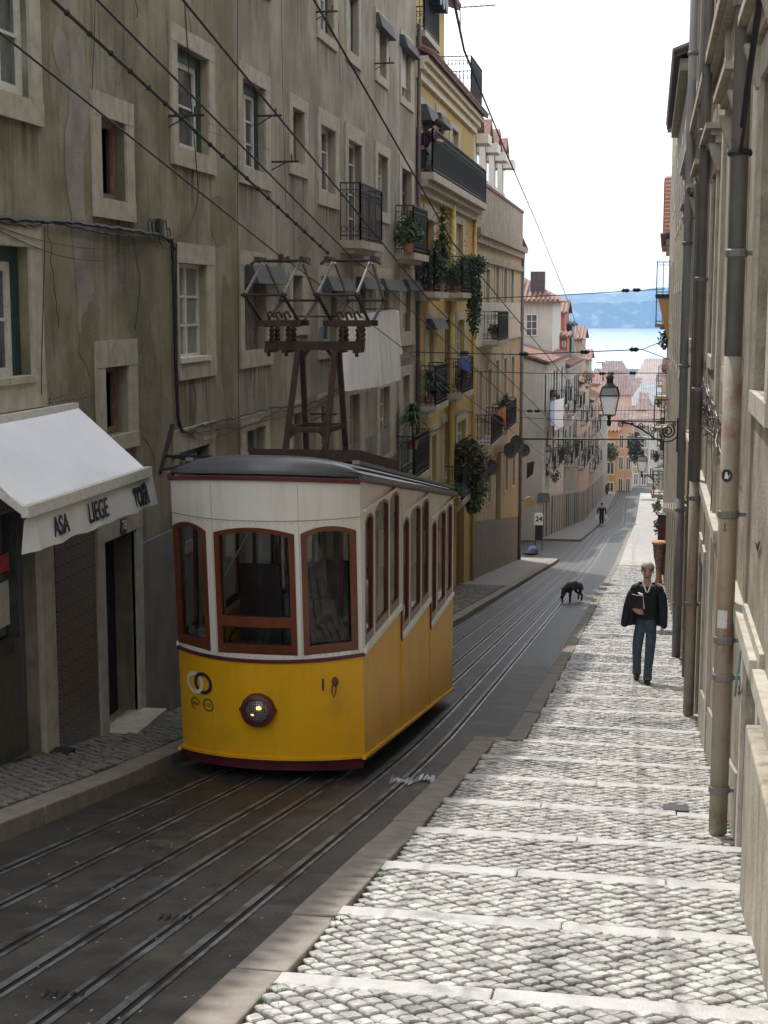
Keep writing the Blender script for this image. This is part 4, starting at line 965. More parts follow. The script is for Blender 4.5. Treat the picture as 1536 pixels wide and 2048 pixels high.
# thick twisted cable against the sky
pts=[onY(*p,Y) for p,Y in(((895,-60),9),((928,100),14),((1010,300),24),((1075,450),36),((1140,612),60),((1165,690),80),((1200,745),110))]
wire('thick twisted blue-black cable hanging in a long curve against the white sky',pts,r=.011,knobs=0,n=4,mat=M('sky_cable',(.02,.025,.09),None,rough=.6))
def insul(m,p,r=.05): m.lathe([(.2*r,-2*r),(r,-r),(r*.6,-.4*r),(r,.3*r),(.4*r,1.6*r)],p,8,'x')
def span(label,Y,pts,ins=(),r=.014,fork=None):
    P=[onY(x,y,Y) for x,y in pts]; m=MB(); m.tube(P,r,5)
    for i in ins: insul(m,onY(*i,Y),r*5)
    if fork:
        for q in fork: m.tube([P[-1],onY(*q,Y)],r*.7,4)
    return tag(m.build('span_wire',cable,origin=P[0]),label,'span wire','span wires across the street')
span('taut span wire with a round insulator, forking to the right-hand wall over the river',34,[(724,702),(1040,709),(1285,699)],[(930,706),(1048,708),(1170,704),(1269,699)],fork=[(1340,676),(1340,720)],r=.012)
span('span wire crossing in front of the far hill top, with two dark insulators',40,[(938,598),(1125,590),(1330,578)],[(1252,581),(1274,580)],r=.012)
span('thin span wire level with the river surface below the far shore',46,[(905,742),(1100,747),(1335,746)],[(1205,747),(1222,747),(1266,746)],r=.012)
span('thin span wire passing just above the laundry of the white building',52,[(840,795),(1040,822),(1340,820)],[(1060,822),(1075,822)],r=.012)
span('sagging span wire below the small white laundry',58,[(1040,835),(1180,842),(1340,838)],r=.012)
Y=60; P0,P1=onY(1043,878,Y),onY(1338,878,Y); m=MB(); m.tube([P0,P1],.038,8); m.sph(P0,.07,8,6); tag(m.build('cross_rod',iron,origin=P0),'rigid black rod spanning the whole street at lamp height','rod')
# ---------------- yellow building ----------------
X=XL
Yy0=gy; Yy1=onX(944,700,X).y
YB=thing('yellow_building','bright yellow building with a long screened balcony and red eave beside the grey one','building',(X,Yy0,-7))
YO=[]
def YW(o,sr=None,**k):
    a=rect(X,*o); s_=rect(X,*sr) if sr else None; YO.append((a,s_,k))
YW((850,866,436,560,850),(846,870,405,575,846),cols=2,rows=3,fm=brown_frame)
YW((911,924,445,585,911),(906,929,425,600,906),cols=2,rows=4,g=glass)
YW((851,866,640,790,851),(848,871,623,800,848),cols=1,rows=2,slats=.1,box=(.3,.42,onX(850,650,X).y,onX(875,650,X).y))
YW((887,896,640,732,887),(884,899,627,745,884),cols=1,rows=2)
YW((913,927,640,770,913),(909,931,625,780,909),cols=2,rows=3,g=glass_c)
YW((862,871,873,1000,862),(858,875,855,1020,858),cols=1,rows=3)
YW((886,898,846,950,886),(883,901,832,965,883),cols=1,rows=3)
YW((914,930,846,932,914),(910,934,834,950,910),cols=2,rows=3,g=glass_c)
YW((844,853,215,320,844),(838,862,190,330,838),cols=1,rows=3,box=(.42,.4,onX(839,200,X).y,onX(862,200,X).y))
YW((874,884,230,360,874),(870,889,205,368,870),cols=1,rows=3,box=(.3,.3,onX(871,230,X).y,onX(888,230,X).y),g=dark_in)
YW((903,915,255,380,903),(898,919,240,385,898),cols=2,rows=3)
dy0,dy1=onX(913,1100,X).y,onX(928,1100,X).y
zeY=5.55
wall('wall',YB,1,X,Yy0+.01,Yy1,-10.5,zeY,[a for a,_,_ in YO]+[(dy0,dy1,zl(dy1)-.2,onX(913,1027,X).z,.3)],plaster_yellow)
for a,s_,k in YO: window(YB,1,X,*a,sur=s_,**k)
d=doorpart('door',dy0,dy1,zl(dy1)-.2,onX(913,1027,X).z,.26,[metal_grey],YB)
zbY=onX(856,336,X+.42).z; bf=onX(833,340,X).y
balcony(YB,1,X,Yy0+.1,Yy1+.1,zbY,pr=.42,h=1.0,panel=M('dark_screen',(.006,.022,.028),(.012,.035,.042),6,.6),dy=.14,curly=True,sh=.18)
m=MB(); m.box(X-.02,X+.28,Yy0+.1,Yy1+.1,zbY-.32,zbY-.19); m.box(X-.02,X+.14,Yy0+.1,Yy1+.1,zbY-.5,zbY-.32); m.build('balcony_moulding',stone,YB)
m=MB(); m.box(X-.02,X+.10,Yy0+.02,Yy1+.1,zeY-.35,zeY-.15); m.box(X-.02,X+.2,Yy0+.02,Yy1+.2,zeY-.15,zeY+.0); m.box(X-.02,X+.29,Yy0+.02,Yy1+.3,zeY,zeY+.14); m.build('cornice',M('cream_cornice',(.60,.52,.36),(.68,.60,.46),2,.8,streak=(.35,.28,.2),streak_amt=.4),YB)
m=MB()
for i in range(int((Yy1+.4-Yy0)/.2)):
    y=Yy0+.1+i*.2; m.tube([(X+.42,y,zeY+.2),(X-1.2,y,zeY+1.0)],.07,6)
m.hexa([(X+.4,Yy0,zeY+.13),(X-1.2,Yy0,zeY+.9),(X-1.2,Yy1+.4,zeY+.9),(X+.4,Yy1+.4,zeY+.13)],[(X+.4,Yy0,zeY+.19),(X-1.2,Yy0,zeY+.97),(X-1.2,Yy1+.4,zeY+.97),(X+.4,Yy1+.4,zeY+.19)])
m.build('roof',roof_tile,YB)
# set back attic floor
Xa=X-.9
za0,za1=zeY+.5,zeY+3.3
ao=[(Yy0+1.2,Yy0+2.3,za0+.6,za0+2.4),(Yy0+4.5,Yy0+5.5,za0+.6,za0+2.4),(Yy0+7.4,Yy0+8.6,za0+.6,za0+2.4)]
wall('attic_wall',YB,1,Xa,Yy0,Yy1-.2,za0,za1,ao,plaster_yellow,back=5)
for a in ao: window(YB,1,Xa,*a,cols=2,rows=3,dep=.12)
balcony(YB,1,Xa,Yy0+.5,Yy0+3.,za0+.3,pr=1.05,h=1.0,panel=green_paint); balcony(YB,1,Xa,Yy1-2.6,Yy1+.2,za0-.1,pr=1.15,h=1.15)
m=MB()
for i in range(int((Yy1-Yy0)/.2)): y=Yy0+.1+i*.2; m.tube([(Xa+.5,y,za1+.1),(Xa-2,y,za1+1.0)],.07,6)
m.hexa([(Xa+.45,Yy0,za1),(Xa-2,Yy0,za1+.9),(Xa-2,Yy1,za1+.9),(Xa+.45,Yy1,za1)],[(Xa+.45,Yy0,za1+.08),(Xa-2,Yy0,za1+.98),(Xa-2,Yy1,za1+.98),(Xa+.45,Yy1,za1+.08)]); m.build('attic_roof',roof_tile,YB)
for i,(px,py) in enumerate(((868,48),(876,58),(885,66))):
    y=Yy0+1.3+i*.55; t=thing('water_tank','%s round green tub hung on the attic balcony rail under the top eave'%('nearest','middle','farthest')[i],'tub',(Xa+1.1,y,za0+1.2),'tubs on the attic balcony'); m=MB(); m.lathe([(0,-.2),(.17,-.2),(.2,.15),(.22,.16),(.22,.2),(.0,.2)],(Xa+1.1,y,za0+1.2),12,'x'); m.build('tub_body',green_paint,t)
def pbalc(r,s=1,**k): a=rect(X,*r); balcony(YB,1,X,a[0],a[1],a[2],**k)
b1=bal(YB,871,897,583,pr=.5); b2=bal(YB,926,948,585,pr=.5); b3=bal(YB,873,897,812,pr=.5); b4=bal(YB,926,948,788,pr=.5)
b5=bal(YB,926,958,1003,pr=.55)
b0=(X+.3,gy-.9,g2[2])
plant_data=[('leafy dark shrub in the corner of the uppermost grey-building balcony',(X+.3,g2[3]-.1,b0[2]),'bush',.32,.55,260,None,0),
('tall yucca with three spiky heads on the upper yellow balcony',(b1[0]+.2,b1[1],b1[2]),'yucca3',.45,1.7,260,leafM,0),
('dense dark shrub behind the railing beside the tall yucca',(b1[0]+.1,b1[3]+.35,b1[2]),'bush',.35,.8,350,leafD,0),
('trailing plant with red flowers pouring far down from the upper yellow balcony',(b2[0]+.25,b2[4]-.4,b2[2]+.5),'trail',.42,1.9,1100,leafD,60),
('red-potted climber behind the railing of the upper yellow balcony',(b2[0],b2[3]+.5,b2[2]),'bush',.3,.6,300,leafM,12),
('small potted palm on the middle yellow balcony',(b3[0],b3[3]+.4,b3[2]),'yucca',.45,.5,60,leafM,0),
('low bush in a terracotta trough on the middle yellow balcony',(b3[0]+.1,b3[1]+.2,b3[2]),'bush',.3,.3,260,leafD,0),
('withered grey-brown plant below the blue cloth',(b4[0],b4[1],b4[2]),'bush',.35,.6,260,M('dry_leaf',(.14,.11,.07),(.25,.2,.13),9,.8),0),
('broad spiky yucca leaning out over the tram roof',(X+.35,g3[3]+.2,onY(838,900,g3[3]).z),'yucca',.55,.65,120,leafM,0),
('spiky green plant just behind the tail of the tram roof',(X+.4,onX(880,990,X).y,onX(880,1010,X).z),'yucca',.5,.25,90,leafM,0)]
for lab,c,kd,r,h,n,mt,fl in plant_data: planter(lab,c,kd,r,h,.13,n,'balcony plants',mt,fl)
planter('huge overgrown bush of plants bursting out of the lowest yellow balcony',(b5[0]+.15,b5[1],b5[2]-.05),'bush',.5,1.3,.16,1500,'balcony plants',M('reddish_leaf',(.04,.05,.02),(.10,.075,.035),12,.7),0,l=.09,long=1.5)
planter('pale green plant trailing below the huge overgrown bush',(b5[0]+.25,b5[1]+.2,b5[2]-.15),'trail',.5,.6,.12,700,'balcony plants',leafM,0,l=.09,long=1.4)
pipe('drainpipe','thick mustard-yellow drainpipe running down the yellow building',X+.12,onX(903,800,X+.12).y,zl(42)-.1,3.0,.085,pipe_yellow,1,'drainpipes')
pipe('drainpipe','thin yellow drainpipe at the far corner of the yellow building',X+.08,Yy1-.12,zl(46)-.1,3.1,.055,pipe_yellow,1,'drainpipes')
pipe('drainpipe','dark drainpipe in the corner between the grey and the yellow building',X+.07,gy+.06,zl(gy)-.1,6.4,.05,M('dark_pipe',(.06,.05,.045),(.1,.08,.07),5,.5),1,'drainpipes')
# blue cloth, orange cloth
def cloth(label,cat,pts,mat,name,nu=14,nv=8,amp=.03,group=None,waves=5):
    # pts: 4 corners (tl,tr,br,bl) world
    tl,tr,br,bl=[Vector(p) for p in pts]; nrm=(tr-tl).cross(bl-tl).normalized(); m=MB(); vs=[]
    for j in range(nv+1):
        for i in range(nu+1):
            u,v=i/nu,j/nv; p=(tl*(1-u)+tr*u)*(1-v)+(bl*(1-u)+br*u)*v; ph=waves*u*6.283+.6*math.sin(3*v)
            p=p+nrm*(amp*(.25+v)*math.sin(ph)+amp*.4*math.sin(2.3*ph+1)); vs.append(p)
    m.add(vs,[(j*(nu+1)+i,j*(nu+1)+i+1,(j+1)*(nu+1)+i+1,(j+1)*(nu+1)+i) for j in range(nv) for i in range(nu)])
    return tag(m.build(name,mat,origin=tl,smooth=True),label,cat,group)
xx=X+.55
cloth('bright blue cloth hung over the rail of the middle yellow balcony','cloth',[onX(917,716,xx),onX(942,716,xx),onX(936,742,xx),onX(921,738,xx)],blue_cloth,'blue_cloth')
# ---------------- pale ochre building ----------------
Yp0=Yy1+.02; Yp1=onX(1040,700,X).y
PB=thing('ochre_building','pale ochre building with a deep grey cornice and white dormers, before the side street','building',(X,Yp0,-9))
PO=[]
def PW(o,sr=None,**k): a=rect(X,*o); PO.append((a,rect(X,*sr) if sr else None,k))
for l,r,t,b in((953,960,540,640),(971,978,538,642),(991,996.5,532,634),(1007,1012,537,634),(1021,1026,540,634)): PW((l,r,t,b,l),(l-2.5,r+2.5,t-16,b+4,l-2.5),cols=2,rows=3,outer=(.1,green_paint))
for l,r,t,b in((957,963,745,850),(975,981,740,850),(991,996.5,722,812),(1007,1012,718,806),(1022,1027,714,800)): PW((l,r,t,b,l),(l-2.5,r+2.5,t-14,b+4,l-2.5),cols=2,rows=3,outer=(.1,green_paint) if l>985 else None,g=glass if l>985 else glass_c)
for l,r,t,b in((957,964,900,1000),(975,981,912,1010),(1010,1015,905,985),(1024,1029,898,975)): PW((l,r,t,b,l),(l-2.5,r+2.5,t-12,b+4,l-2.5),cols=1,rows=2,g=glass_c)
PD=rect(X,991,1001,915,1135); PD=(PD[0],PD[1],zl(PD[1])-.1,onX(991,915,X).z)
zpe=onX(1040,505,X).z
wall('wall',PB,1,X,Yp0,Yp1,-13.2,zpe,[a for a,_,_ in PO]+[(*PD,.25)],plaster_ochre)
for a,s_,k in PO: window(PB,1,X,*a,sur=s_,**k)
doorpart('door',*PD,.2,[brown_frame],PB)
m=MB(); 
for i in range(12):
    a=Yp0+(Yp1-Yp0)*i/12;b=Yp0+(Yp1-Yp0)*(i+1)/12; m.box(X-.02,X+.03,a,b,zl(b)-.4,-9.6+0*i) if False else m.hexa([(X-.02,a,zl(b)-.5),(X+.03,a,zl(b)-.5),(X+.03,b,zl(b)-.5),(X-.02,b,zl(b)-.5)],[(X-.02,a,zl(a)+1.9),(X+.03,a,zl(a)+1.9),(X+.03,b,zl(b)+1.9),(X-.02,b,zl(b)+1.9)])
m.build('grey_base',grey_base,PB)
m=MB(); m.box(X-.02,X+.26,Yp0,Yp1+.25,zpe-.02,zpe+.2); m.box(X-.02,X+.15,Yp0,Yp1+.15,zpe-.25,zpe-.02); m.box(X-.02,X+.12,Yp0,Yp1+.1,zpe-.8,zpe-.62); m.box(X-.3,X+.06,Yp0,Yp1,zpe+.2,zpe+1.65); m.build('cornice',M('weathered_cornice',(.26,.23,.18),(.42,.36,.27),2,.85,.3,30,streak=(.14,.12,.1),streak_amt=.6),PB)
m=MB(); m.box(X-6,X+.1,Yp0,Yp1+.08,zpe+1.65,zpe+1.75); m.build('roof',roof_tile,PB)
for z_ in(onX(990,678,X).z,):
    m=MB(); m.box(X-.02,X+.06,Yp0,Yp1,z_-.12,z_+.06); m.box(X-.015,X+.035,Yp0,Yp1,z_+.06,z_+1.3); m.build('panel_band',plaster_white,PB)
q1=bal(PB,998,1018,682,pr=.6); q2=bal(PB,985,1006,890,pr=.6); q3=bal(PB,1015,1034,862,pr=.55)
for i in range(4):
    y=Yp0+1.2+i*2.9; z=zpe+1.72; m=MB(); m.box(X-1.6,X-.1,y,y+1.3,z,z+1.5); dm=m.build('dormer',white_frame,PB)
    m=MB(); m.box(X-.1,X-.08,y+.3,y+1.0,z+.25,z+1.3); m.build('pane',glass,dm)
    m=MB(); m.hexa([(X-2,y-.15,z+1.5),(X+.05,y-.15,z+1.5),(X+.05,y+.65,z+2.2),(X-2,y+.65,z+2.2)],[(X-2,y-.15,z+1.58),(X+.05,y-.15,z+1.58),(X+.05,y+.65,z+2.3),(X-2,y+.65,z+2.3)]); m.hexa([(X-2,y+.65,z+2.2),(X+.05,y+.65,z+2.2),(X+.05,y+1.45,z+1.5),(X-2,y+1.45,z+1.5)],[(X-2,y+.65,z+2.3),(X+.05,y+.65,z+2.3),(X+.05,y+1.45,z+1.58),(X-2,y+1.45,z+1.58)])
    m.build('dormer_roof',roof_tile,dm)
    m=MB(); m.box(X-.08,X+.3,y+.1,y+1.2,z+1.15,z+1.45); m.build('roller_box',white_frame,dm)
pipe('drainpipe','pale grey drainpipe at the far corner of the ochre building',X+.1,Yp1-.2,zl(Yp1)-.1,zpe,.07,pipe_grey,1,'drainpipes')
planter('bright green plant on the lower ochre-building balcony',(q3[0],q3[1],q3[2]+.3),'yucca',.4,.6,.13,80,'balcony plants',leafM)
planter('dark bushy plant filling the far lower balcony of the ochre building',(q3[0],q3[1]+.4,q3[2]),'bush',.35,.8,.13,400,'balcony plants',leafD)
planter('red-potted plant on the upper balcony of the ochre building',(q1[0],q1[1],q1[2]),'bush',.25,.3,.16,160,'balcony plants',leafD,8)
xx=X+.68
cloth('orange blanket draped over the lower balcony rail of the ochre building','cloth',[(xx,q2[3]+.1,q2[2]+1.0),(xx,q2[4],q2[2]+1.02),(xx,q2[4],q2[2]+.1),(xx,q2[4]-.5,q2[2]+.62)],M('orange_cloth',(.55,.16,.07),(.65,.25,.12),8,.8),'orange_blanket')
# dishes
def dish(label,c,r,az,mat=metal_grey):
    t=thing('satellite_dish',label,'satellite dish',c,'satellite dishes on the left walls'); d=Vector((math.sin(az),-math.cos(az),.25)).normalized()
    m=MB(); x=d.cross(Vector((0,0,1))).normalized(); y=x.cross(d); vs=[];n=18
    for j in range(5):
        rr=r*j/4
        for k in range(n): a=6.283*k/n; vs.append(Vector(c)+x*rr*math.cos(a)+y*rr*math.sin(a)+d*(rr*rr/r*.35))
    m.add(vs,[(j*n+k,j*n+(k+1)%n,(j+1)*n+(k+1)%n,(j+1)*n+k) for j in range(4) for k in range(n)]); m.build('reflector',mat,t,smooth=True)
    m=MB(); m.bar(Vector(c),(X,c[1]+.1,c[2]-.1),.04); m.bar(Vector(c)-y*r,Vector(c)+d*r*1.1,.02); m.box(*[v for i in range(3) for v in(sorted((c[i]+d[i]*r*1.1-.04,c[i]+d[i]*r*1.1+.04)))]); m.build('arm',iron,t)
for lab,px,py,r,az in(('nearest and largest grey dish, below the door-height cables of the ochre building',965,951,.26,1.1),('second grey dish, tight beside the nearest one',981,935,.26,.9),('dull dish under the lower ochre balcony',1017,902,.3,.7),('dish just below the dark bushy balcony plant',1031,888,.33,.7),('small dish at the far corner beyond the ochre building',1046,901,.28,.4)):
    p=onX(px,py,X+.4); dish(lab,p,r,az)
# ---------------- generic street house (local frame: facade along +Y at x=0 facing +X*side) ----------------
def house(label,p0,p1,zt,zb,mat,rows,nwin,root_h=1.4,back=8,roofm=None,base=None,cat='house',winm=None,balc=(),door=True,g=glass,flip=1,group='street houses',wh=1.6,ww=.95,eave=.35,cornice=stone,surm=None,end_ops=(),shut=None,name='street_house',street=True):
    p0=Vector(p0);p1=Vector(p1); d=p1-p0; L_=d.length; rz=math.atan2(d.y,d.x)-math.pi/2
    t=thing(name,label,cat,(p0.x,p0.y,0),group,rz=rz,local=True); s=flip; ops=[]
    for zr_,h in rows:
        for i in range(nwin):
            yc=L_*(i+.5)/nwin; ops.append((yc-ww/2,yc+ww/2,zr_,zr_+h))
    dops=[]
    if street:
        for i in range(nwin):
            yc=L_*(i+.5)/nwin; g0=zr(p0.y+yc)+.1; dops.append((yc-.55,yc+.55,g0,g0+2.45))
        q=MB(); K=6
        for k in range(K):
            a_,b_=L_*k/K,L_*(k+1)/K
            if base: q.hexa([(-s*.02,a_,zb),(s*.03,a_,zb),(s*.03,b_,zb),(-s*.02,b_,zb)],[(-s*.02,a_,zr(p0.y+a_)+.8),(s*.03,a_,zr(p0.y+a_)+.8),(s*.03,b_,zr(p0.y+b_)+.8),(-s*.02,b_,zr(p0.y+b_)+.8)])
    wall('wall',t,s,0,0,L_,zb,zt,ops+dops,mat,back=back,dep=.2)
    for o in dops:
        q=MB(); x0_,x1_=sorted((-s*.02,-s*.004)); q.box(x0_,x1_,o[0],o[1],o[2],o[3]); dd=q.build('door',[brown_frame,green_paint,dark_in][int(R()*3)],t)
        q=MB(); x0_,x1_=sorted((s*.001,s*.012)); q.box(x0_,x1_,o[0]-.13,o[0],o[2],o[3]); q.box(x0_,x1_,o[1],o[1]+.13,o[2],o[3]); q.box(x0_,x1_,o[0]-.13,o[1]+.13,o[3],o[3]+.16); q.build('door_surround',stone,dd)
    for o in ops: window(t,s,0,*o,cols=2,rows=3,dep=.03,proud=.01,fw=.07,barw=.025,g=g if R()<.8 else glass_c,sur=(o[0]-.14,o[1]+.14,o[2]-.1,o[3]+.16),surm=surm,fm=shut if (shut and R()<.6) else None)
    m=MB(); b=-s*back
    m.box(*sorted((-s*.02,s*.2)),-.05,L_+.05,zt-.25,zt); m.build('cornice',cornice,t)
    if root_h:
        m=MB(); e=s*eave; rh=root_h; ym0,ym1=-.2,L_+.2; mid=b/2
        m.hexa([(e,ym0,zt),(mid,ym0,zt+rh),(mid,ym1,zt+rh),(e,ym1,zt)],[(e,ym0,zt+.1),(mid,ym0,zt+rh+.1),(mid,ym1,zt+rh+.1),(e,ym1,zt+.1)]); m.hexa([(b,ym0,zt),(mid,ym0,zt+rh),(mid,ym1,zt+rh),(b,ym1,zt)],[(b,ym0,zt+.1),(mid,ym0,zt+rh+.1),(mid,ym1,zt+rh+.1),(b,ym1,zt+.1)])
        m.poly((0,0,zt),(b,0,zt),(mid,0,zt+rh),mi=1); m.poly((0,L_,zt),(b,L_,zt),(mid,L_,zt+rh),mi=1)
        n=int((L_+.4)/.24)
        for i in range(n+1): y=ym0+i*.24; m.tube([(e*1.05,y,zt+.12),(mid,y,zt+rh+.12)],.07,5); m.tube([(b,y,zt+.12),(mid,y,zt+rh+.12)],.07,5)
        m.build('roof',[roofm or roof_tile,mat],t)
    for (fi,z) in balc:
        yc=L_*(fi+.5)/nwin; balcony(t,s,0,yc-.75,yc+.75,z,pr=.5,h=.95,dy=.16,curly=False)
    return t
far_stucco=M('far_stucco',(.27,.25,.21),(.40,.37,.32),.8,.9,.2,20,streak=(.24,.2,.16),streak_amt=.6,dirt=(.2,.18,.15),dirt_amt=.5)
far_tan=M('far_tan',(.35,.27,.18),(.44,.35,.25),.8,.9,.2,20,streak=(.28,.2,.13),streak_amt=.45)
far_red=M('far_red_wall',(.36,.12,.08),(.46,.18,.12),.8,.9,.2,20)
# white corner house after the side street
W0=Vector((-5.95,86.,0)); u_=Vector((.0276,1,0)).normalized(); Wp=lambda y:(-5.95+(y-86)*.0276,y,0)
WH=house('long white corner house with closely spaced dark windows, beyond the side street',Wp(86),Wp(101),-3.4,-17,plaster_white,[(-6.3,2.3),(-9.8,2.4)],8,root_h=1.2,balc=[(1,-9.9),(3,-9.9),(4,-9.9),(6,-9.9),(2,-6.4),(5,-6.4),(7,-6.4)],shut=green_paint)
for o in [(-2.2,-1.2,-7,-5.2),(-2.2,-1.2,-10.4,-8.6)]: pass
H2=house('cream house with dark window gaps, second after the side street',Wp(101.1),Wp(114),-4.2,-19,far_stucco,[(-7.4,2.3),(-10.8,2.3)],7,balc=[(0,-10.9),(2,-10.9),(3,-10.9),(5,-10.9),(1,-7.5),(4,-7.5),(6,-7.5)],shut=green_paint)
H3=house('pinkish house with laundry, third after the side street',Wp(114.1),Wp(127),-6.0,-20,plaster_pink,[(-9.1,2.2),(-12.4,2.2)],7,balc=[(0,-12.5),(2,-12.5),(3,-12.5),(5,-12.5),(1,-9.2),(4,-9.2)],shut=green_paint)
H4=house('tan house near the bend of the street, fourth after the side street',Wp(127.1),Wp(140),-8.2,-21,far_tan,[(-11.,2.),(-14.1,2.)],6,balc=[(0,-14.2),(2,-14.2),(3,-11.1),(4,-14.2),(1,-11.1)],shut=brown_frame)
H5=house('greyish house nearest the orange end wall, fifth after the side street',Wp(140.1),Wp(156),-10.4,-22,far_stucco,[(-13.,1.9)],7)
# tall old house rising behind the white corner house
OH=thing('roof_house','tall white house with tiled hip roof and white lattice window behind the white row','house',(-8,98,0),local=True)
yo=96.; zA,zBt=onY(1060,700,yo).z,onY(1060,602,yo).z
xl_,xr_=onY(1020,650,yo).x,onY(1105,650,yo).x
m=MB(); m.box(xl_-2+8,xr_+8,yo-98,yo-98+9,-8,zBt); m.build('wall',plaster_white,OH)
def fwin(root,ox,oy,px0,px1,py0,py1,Y,mat=white_frame,cols=2,rows=3,g=glass,rn='window'):
    a=onY(px0,py0,Y);b=onY(px1,py1,Y); x0,x1,z1,z0=a.x-ox,b.x-ox,a.z,b.z; y=Y-oy; m=MB(); f=max((x1-x0)*.09,.05)
    m.box(x0,x1,y-.06,y+.01,z0,z0+f); m.box(x0,x1,y-.06,y+.01,z1-f,z1); m.box(x0,x0+f,y-.058,y+.01,z0+f,z1-f); m.box(x1-f,x1,y-.058,y+.01,z0+f,z1-f)
    for i in range(1,cols): c=x0+(x1-x0)*i/cols; m.box(c-f*.3,c+f*.3,y-.05,y+.01,z0+f,z1-f)
    for j in range(1,rows): c=z0+(z1-z0)*j/rows; m.box(x0+f,x1-f,y-.046,y+.01,c-f*.3,c+f*.3)
    w_=m.build(rn,mat,root); m=MB(); m.poly((x0,y-.02,z0),(x1,y-.02,z0),(x1,y-.02,z1),(x0,y-.02,z1)); m.build('pane',g,w_)
fwin(OH,-8,98,1052,1075,628,672,yo)
m=MB(); e=.5; x0,x1=xl_-2+8-e,xr_+8+e; ya,yb=yo-98-e,yo-98+9+e; xm0,xm1=x0+3,x1-3 if x1-3>x0+3 else x0+3.01; ym=(ya+yb)/2
for q in([(x0,ya,zBt),(x1,ya,zBt),(xm1,ym,zBt+1.6),(xm0,ym,zBt+1.6)],[(x1,ya,zBt),(x1,yb,zBt),(xm1,ym,zBt+1.6)],[(x1,yb,zBt),(x0,yb,zBt),(xm0,ym,zBt+1.6),(xm1,ym,zBt+1.6)],[(x0,yb,zBt),(x0,ya,zBt),(xm0,ym,zBt+1.6)]): m.poly(*q)
m.box(x0,x1,ya,yb,zBt-.08,zBt-.01)
n=int((x1-x0)/.3)
for i in range(n): x=x0+.15+.3*i; t=min(1,(x-x0)/3,(x1-x)/3+.0); m.tube([(x,ya,zBt+.04),(x if t>=1 else x,ya+(ym-ya)*max(t,.05),zBt+.04+1.6*max(t,.05))],.1,5)
m.build('roof',roof_tile,OH)
m=MB(); m.box(xl_+1.2+8,xl_+2.1+8,yo-98+1,yo-98+2,zBt,zBt+1.9); m.build('chimney',M('dark_chimney',(.06,.045,.05),(.1,.08,.08),5,.8),OH)
def dorm(label,px0,px1,py0,py1,Y,depth,mat,roofc,win=None,zb=-12,gable=.5,group='roofs and upper storeys behind the white row',name='roof_house'):
    a=onY(px0,py0,Y);b=onY(px1,py1,Y); t=thing(name,label,'house',(a.x,Y,0),group,local=True); w_=b.x-a.x; m=MB(); m.box(0,w_,0,depth,zb,a.z); m.build('wall',mat,t)
    m=MB(); g=gable; e=.25; m.hexa([(-e,-e,a.z),(w_+e,-e,a.z),(w_+e,depth/2,a.z+g),(-e,depth/2,a.z+g)],[(-e,-e,a.z+.1),(w_+e,-e,a.z+.1),(w_+e,depth/2,a.z+g+.1),(-e,depth/2,a.z+g+.1)]); m.hexa([(-e,depth+e,a.z),(w_+e,depth+e,a.z),(w_+e,depth/2,a.z+g),(-e,depth/2,a.z+g)],[(-e,depth+e,a.z+.1),(w_+e,depth+e,a.z+.1),(w_+e,depth/2,a.z+g+.1),(-e,depth/2,a.z+g+.1)])
    n=int((w_+2*e)/.3)
    for i in range(n+1): x=-e+i*.3; m.tube([(x,-e*1.1,a.z+.12),(x,depth/2,a.z+g+.12)],.09,5)
    m.poly((0,0,a.z),(0,depth,a.z),(0,depth/2,a.z+g)); m.poly((w_,0,a.z),(w_,depth,a.z),(w_,depth/2,a.z+g))
    m.build('roof',roofc,t)
    for q in(win or ()): fwin(t,a.x,Y,*q,Y)
    return t
dorm('small red-tiled attic house right of the tall old house',1106,1128,628,700,107,6,far_red,roof_tile,[(1110,1120,650,668)],gable=.9)
dorm('dark green glazed roof shed above the white row',1128,1143,652,705,110,4,green_paint,metal_grey,gable=.15)
dorm('red brick attic with white trim between the roof sheds',1120,1134,676,705,104,3,far_red,roof_tile,[(1124,1131,682,694)],gable=.3)
dorm('brown attic house stepping down towards the river',1140,1163,680,760,121,7,far_tan,roof_tile,[(1144,1151,695,708)],gable=.9)
dorm('dull attic with a clay roof further down the row',1158,1176,722,800,131,7,far_stucco,roof_tile,[(1162,1168,735,748)],gable=.8)
dorm('lowest red-tiled attic before the open river view',1172,1196,770,860,145,8,plaster_pink,roof_tile,[(1178,1184,785,800)],gable=1.1)
